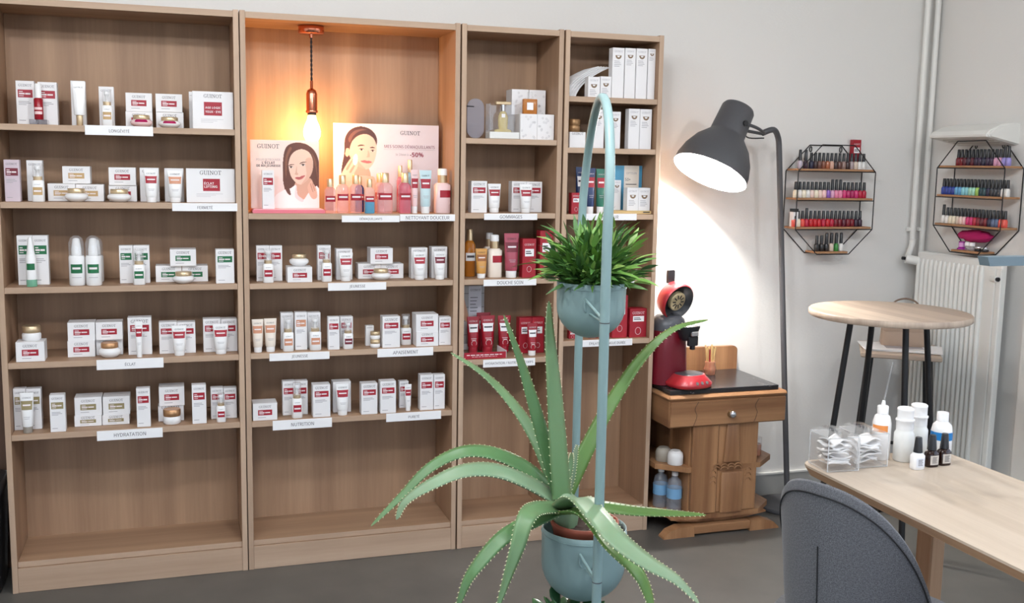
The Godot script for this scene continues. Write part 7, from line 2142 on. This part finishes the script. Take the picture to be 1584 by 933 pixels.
func build_shelf_extras() -> void:
	var Y := 1.6195
	# perfume shelf
	var arch := round_rect(0.072, 0.15, 0.034)
	var sm := obj(slab(arch, 0.006), clear(Color8(150, 142, 150), 0.55, 0.2), "tester_plaque", null, Vector3(0.879, Y + 0.0755, -0.06))
	sm.rotation.y = 0.15
	tag(sm, "smoky translucent round-topped plaque beside the perfume display", "plaque")
	obj(box(Vector3(0.03, 0.004, 0.008), 0.001), M.dark, "hinge_pin", sm, Vector3(-0.022, 0.045, 0))
	var ac := thing("perfume_display", "clear acrylic display case on a white plinth holding a perfume", "display", Vector3(0.984, Y, -0.045))
	obj(box(Vector3(0.12, 0.026, 0.06), 0.002), M.milky, "plinth", ac, Vector3(0, 0.013, 0))
	for s in [[Vector3(-0.059, 0.08, 0), Vector3(0.0025, 0.108, 0.06)], [Vector3(0.059, 0.08, 0), Vector3(0.0025, 0.108, 0.06)], [Vector3(0, 0.08, -0.029), Vector3(0.118, 0.108, 0.0025)]]:
		obj(box(s[1], 0.0006), M.acrylic, "panel", ac, s[0])
	var pf := obj(rings_mesh([[0, 0.036, 0.015, 3.0], [0.008, 0.034, 0.014, 3.0], [0.012, 0.018, 0.012, 3.0], [0.055, 0.02, 0.013, 3.0], [0.075, 0.014, 0.011], [0.08, 0.007, 0.007]], 24), M.yellow_glass, "perfume_bottle", null, Vector3(0.984, Y + 0.0262, -0.042))
	tag(pf, "pale yellow perfume bottle with gold cap inside the acrylic display", "perfume")
	obj(rings_mesh([[0.08, 0.008, 0.008], [0.104, 0.008, 0.008]], 16), M.silver, "sprayer", pf)
	obj(box(Vector3(0.062, 0.012, 0.016), 0.002), M.gold, "cap", pf, Vector3(0, 0.11, 0))
	obj(box(Vector3(0.014, 0.014, 0.001), 0.0002), M.carton, "label", pf, Vector3(-0.002, 0.062, 0.0135))
	for s in [[1.086, 0, -0.03, 0.16], [1.156, 0, -0.03, 0.16], [1.077, 1, -0.115, 0.075], [1.149, 1, -0.115, 0.075]]:
		var h := 0.098
		var b := obj(box(Vector3(0.069, h, s[3]), 0.0008), M.carton, "perfume_carton", null, Vector3(s[0], Y + h / 2 + s[1] * (h + 0.0003), s[2] - s[3] / 2))
		tag(b, [["embossed white perfume carton directly under the amber bottle", "embossed white perfume carton of the bottom row by the side panel"], ["embossed white perfume carton directly behind the amber bottle", "embossed white perfume carton of the top row by the side panel"]][s[1]][0 if s[0] < 1.12 else 1], "carton", "embossed perfume cartons")
		var e := begin()
		for k in 14:
			var cx := rng.randf_range(-0.028, 0.028)
			var cy := rng.randf_range(-0.043, 0.043)
			add_tube(e, [Vector3(cx - 0.004, cy, s[3] / 2), Vector3(cx, cy + 0.004, s[3] / 2), Vector3(cx + 0.004, cy, s[3] / 2), Vector3(cx, cy - 0.004, s[3] / 2)], 0.0006, 4, -1.0, true)
		obj(done(e), M.greyink, "embossing", b)
	var am := obj(rings_mesh([[0, 0.028, 0.012, 6.0], [0.002, 0.029, 0.013, 6.0], [0.056, 0.029, 0.013, 6.0], [0.058, 0.027, 0.012, 6.0]], 24), M.amber, "perfume_bottle", null, Vector3(1.098, Y + 0.0983, -0.06))
	tag(am, "square amber perfume bottle with clear stopper on the embossed cartons", "perfume")
	obj(box(Vector3(0.018, 0.026, 0.016), 0.002), M.clear, "stopper", am, Vector3(0, 0.072, 0))
	obj(box(Vector3(0.026, 0.028, 0.001), 0.0003), M.sign, "label", am, Vector3(-0.002, 0.03, 0.0136))
	# leaning brochures on the top shelf of the end bookcase
	for k in 5:
		var st := begin()
		st.set_smooth_group(0)
		var pts := []
		for j in 9:
			var t := float(j) / 8
			pts.append(Vector2(1.246 + 0.012 * k + 0.135 * t * t * 0.75 + 0.045 * t, 1.7905 + 0.142 * t - 0.02 * t * t))
		for j in 8:
			var a: Vector2 = pts[j]
			var b: Vector2 = pts[j + 1]
			var n := (b - a).normalized().rotated(PI / 2) * 0.0035
			for s in [[a, b, 0.0], [b, a, 1.0]]:
				var o2: Vector2 = n * s[2]
				quad(st, Vector3(s[0].x + o2.x, s[0].y + o2.y, -0.23), Vector3(s[0].x + o2.x, s[0].y + o2.y, -0.075), Vector3(s[1].x + o2.x, s[1].y + o2.y, -0.075), Vector3(s[1].x + o2.x, s[1].y + o2.y, -0.23))
			for z in [-0.075, -0.23]:
				quad(st, Vector3(a.x, a.y, z), Vector3(a.x + n.x, a.y + n.y, z), Vector3(b.x + n.x, b.y + n.y, z), Vector3(b.x, b.y, z))
		var br := obj(done(st), M.sign, "brochure", null)
		tag(br, "white brochure slumped against the side of the end bookcase", "brochure", "leaning brochures")
	# sun-care card and bamboo tray
	var blue := gradient_image(64, 48, Color8(92, 164, 196), Color8(60, 130, 170))
	var c := card_stand("showcard", ImageTexture.create_from_image(blue), 1.487, 1.6155, 1.3322, 1.526, -0.12, "sea-blue sun-care showcard behind the small emblem cartons", "card")
	var wq := begin()
	rect(wq, -0.017, 0.05, -0.0965, 0.0965, 0.0028)
	obj(done(wq), M.cream, "printed_panel", c)
	write("50+", c, Vector3(0.0, 0.04, 0.0034), 0.024, M.ink, "lettering")
	write("OPTISUN", c, Vector3(0.016, 0.066, 0.0034), 0.045, M.greyink, "lettering")
	var rl := begin()
	rect(rl, -0.009, 0.04, 0.019, 0.022, 0.0034)
	obj(done(rl), M.ink, "rule", c)
	var bt := obj(box(Vector3(0.185, 0.013, 0.10), 0.002, 0), M.bamboo, "bamboo_tray", null, Vector3(1.522, 1.3318 + 0.0065, -0.064))
	tag(bt, "low bamboo tray under the small emblem cartons", "tray")
	obj(box(Vector3(0.03, 0.004, 0.004), 0.001), M.dark, "handle_slot", bt, Vector3(0.07, 0.001, 0.0495))
	var tc := card_stand("showcard", null, 1.525, 1.562, 1.0755, 1.105, -0.02, "small white folded card with a red corner on the CORPS shelf", "card")
	obj(box(Vector3(0.008, 0.008, 0.001), 0.0), M.R, "red_corner", tc, Vector3(-0.014, 0.012, 0.0025))
	# body-care display: tray and picture card
	var tray := thing("display_tray", "red cardboard display tray holding the red tubes", "tray", Vector3(0.9175, 0.7635, -0.075))
	obj(box(Vector3(0.172, 0.003, 0.12), 0.0005), M.carton, "tray_floor", tray, Vector3(0, 0.0015, 0))
	obj(box(Vector3(0.172, 0.026, 0.0025), 0.0005), M.R, "front_strip", tray, Vector3(0, 0.013, 0.0612))
	for s in [-1.0, 1.0]: obj(box(Vector3(0.0025, 0.03, 0.12), 0.0005), M.carton, "side_wall", tray, Vector3(s * 0.0875, 0.015, 0))
	var pr := begin()
	var xx := -0.075
	while xx < 0.07:
		var l := rng.randf_range(0.008, 0.02)
		rect(pr, xx, minf(xx + l, 0.075), 0.014, 0.0175, 0.0628)
		rect(pr, xx * 0.72, minf(xx + l, 0.075) * 0.72, 0.008, 0.0095, 0.0628)
		xx += l + 0.004
	obj(done(pr), M.whiteink, "strip_print", tray)
	var im := gradient_image(120, 160, Color8(196, 192, 190), Color8(150, 146, 146))
	for k in 4: im.fill_rect(Rect2i(0, 20 + k * 38, 120, 2), Color8(120, 114, 112))
	fill(im, [[4, 0], [40, 0], [44, 30], [54, 60], [64, 84], [84, 100], [70, 104], [44, 92], [24, 60], [6, 40]], Color8(206, 158, 128), Vector2.ZERO, 1.0)
	var pc := card_stand("showcard", ImageTexture.create_from_image(im), 0.832, 0.968, 0.79, 1.03, -0.21, "tall body-care picture card with bare feet behind the red tubes", "card")
	var pw := begin()
	rect(pw, 0.002, 0.056, -0.07, 0.118, 0.0028)
	obj(done(pw), mat(Color8(222, 220, 226), 0.5), "printed_panel", pc)
	write("GUINOT", pc, Vector3(0.030, 0.102, 0.0034), 0.044, M.ink, "lettering", true)
	var pp := begin()
	for k in 5: rect(pp, 0.008, 0.04 - 0.004 * (k % 3), 0.07 - k * 0.014, 0.0725 - k * 0.014, 0.0034)
	obj(done(pp), M.ink, "small_print", pc)
	obj(box(Vector3(0.06, 0.03, 0.003), 0.0005), M.carton, "card_foot", pc, Vector3(0, -0.1305, -0.004))

func more_materials() -> void:
	M.redplastic = mat(Color8(176, 24, 38), 0.2)
	M.redplastic.clearcoat_enabled = true
	M.darkred = mat(Color8(108, 18, 34), 0.3)
	M.greyplastic = mat(Color8(70, 72, 78), 0.35)
	M.strainer = mat(Color8(196, 178, 140), 0.35, 0.5)
	M.copperglass = clear(Color8(206, 140, 112), 0.55)
	M.greycup = mat(Color8(160, 152, 140), 0.4)
	M.water = clear(Color8(200, 212, 226), 0.22)
	M.bluelabel = mat(Color8(120, 168, 208), 0.4)
	M.milky = mat(Color8(230, 230, 226), 0.35)
	M.tealgrey = mat(Color8(104, 122, 132), 0.4)

func ceiling_lamp(at: Vector3) -> void:
	var o := thing("globe_lamp", "white glass globe lamp hanging from the ceiling", "lamp", at, 0.0, "ceiling globe lamps")
	obj(rings_mesh([[CH - at.y - 0.03, 0.05, 0.05], [CH - at.y, 0.05, 0.05]], 24), M.white_paint, "ceiling_rose", o)
	obj(tube([Vector3(0, CH - at.y - 0.03, 0), Vector3(0, 0.06, 0)], 0.006, 8), M.white_paint, "stem", o)
	var glow := mat(Color(1, 1, 1), 0.4)
	glow.emission_enabled = true
	glow.emission = Color(0.98, 0.99, 1.0)
	glow.emission_energy_multiplier = 3.0
	var pr := []
	for k in 13:
		var a := PI * k / 12
		pr.append([-cos(a) * 0.06, sin(a) * 0.06, sin(a) * 0.06])
	obj(rings_mesh(pr, 24, false), glow, "globe", o)
	var li := OmniLight3D.new()
	li.name = "globe_light"
	o.add_child(li)
	li.light_color = Color(0.965, 0.98, 1.0)
	li.light_energy = CEIL_E
	li.light_size = 0.06
	li.omni_range = 14.0
	li.omni_attenuation = 2.0
	li.shadow_enabled = true

# ---------------------------------------------------------------- scene
func _ready() -> void:
	rng.seed = 20240611
	# camera
	var cam := Camera3D.new()
	cam.name = "camera"
	add_child(cam)
	cam.position = Vector3(-0.212, 1.5216, 3.7896)
	cam.basis = Basis(Vector3.UP, -0.3144) * Basis(Vector3.RIGHT, -0.1327) * Basis(Vector3.BACK, 0.0173)
	cam.fov = 32.78
	cam.near = 0.05
	cam.far = 60.0
	cam.current = true
	# sky seen through the street windows behind the viewer, exposure
	var we := WorldEnvironment.new()
	we.name = "world"
	var env := Environment.new()
	var sky := Sky.new()
	var sm := ProceduralSkyMaterial.new()
	sm.sky_top_color = Color(0.62, 0.70, 0.82)
	sm.sky_horizon_color = Color(0.82, 0.86, 0.90)
	sm.ground_bottom_color = Color(0.42, 0.42, 0.42)
	sm.ground_horizon_color = Color(0.62, 0.63, 0.64)
	sm.sky_energy_multiplier = SKY_E
	sm.ground_energy_multiplier = SKY_E
	sm.sun_angle_max = 0.0
	sky.sky_material = sm
	env.sky = sky
	env.background_mode = Environment.BG_SKY
	env.tonemap_mode = Environment.TONE_MAPPER_LINEAR
	env.tonemap_exposure = EXPOSURE
	env.sdfgi_enabled = true
	env.ssao_enabled = true
	env.ssil_enabled = true
	we.environment = env
	add_child(we)
	make_materials()
	more_materials()
	# lamps of the room; the last, unseen, is added to brighten the right side
	for p in [Vector3(-0.9, 2.6, 1.9), Vector3(0.4, 2.6, 1.9), Vector3(-0.6, 2.6, 2.85), Vector3(0.9, 2.6, 2.85), Vector3(2.45, 2.6, 2.55)]:
		ceiling_lamp(p)
	# structure, then furniture
	build_room()
	build_bookcases()
	storage_bin()
	radiator()
	heating_pipes()
	wall_heater()
	floor_lamp()
	pendant()
	coffee_cabinet()
	bar_table()
	bar_stool()
	desk()
	chair()
	desk_lamp()
	build_plants()
	# contents
	coffee_machine()
	small_stuff_on_cabinet()
	build_racks()
	desk_items()
	build_posters()
	for r in PRODUCTS: product(r)
	for s in SIGNS: shelf_sign(s[0], s[1], s[2], s[3], s[4], s[5], s[6])
	build_shelf_extras()
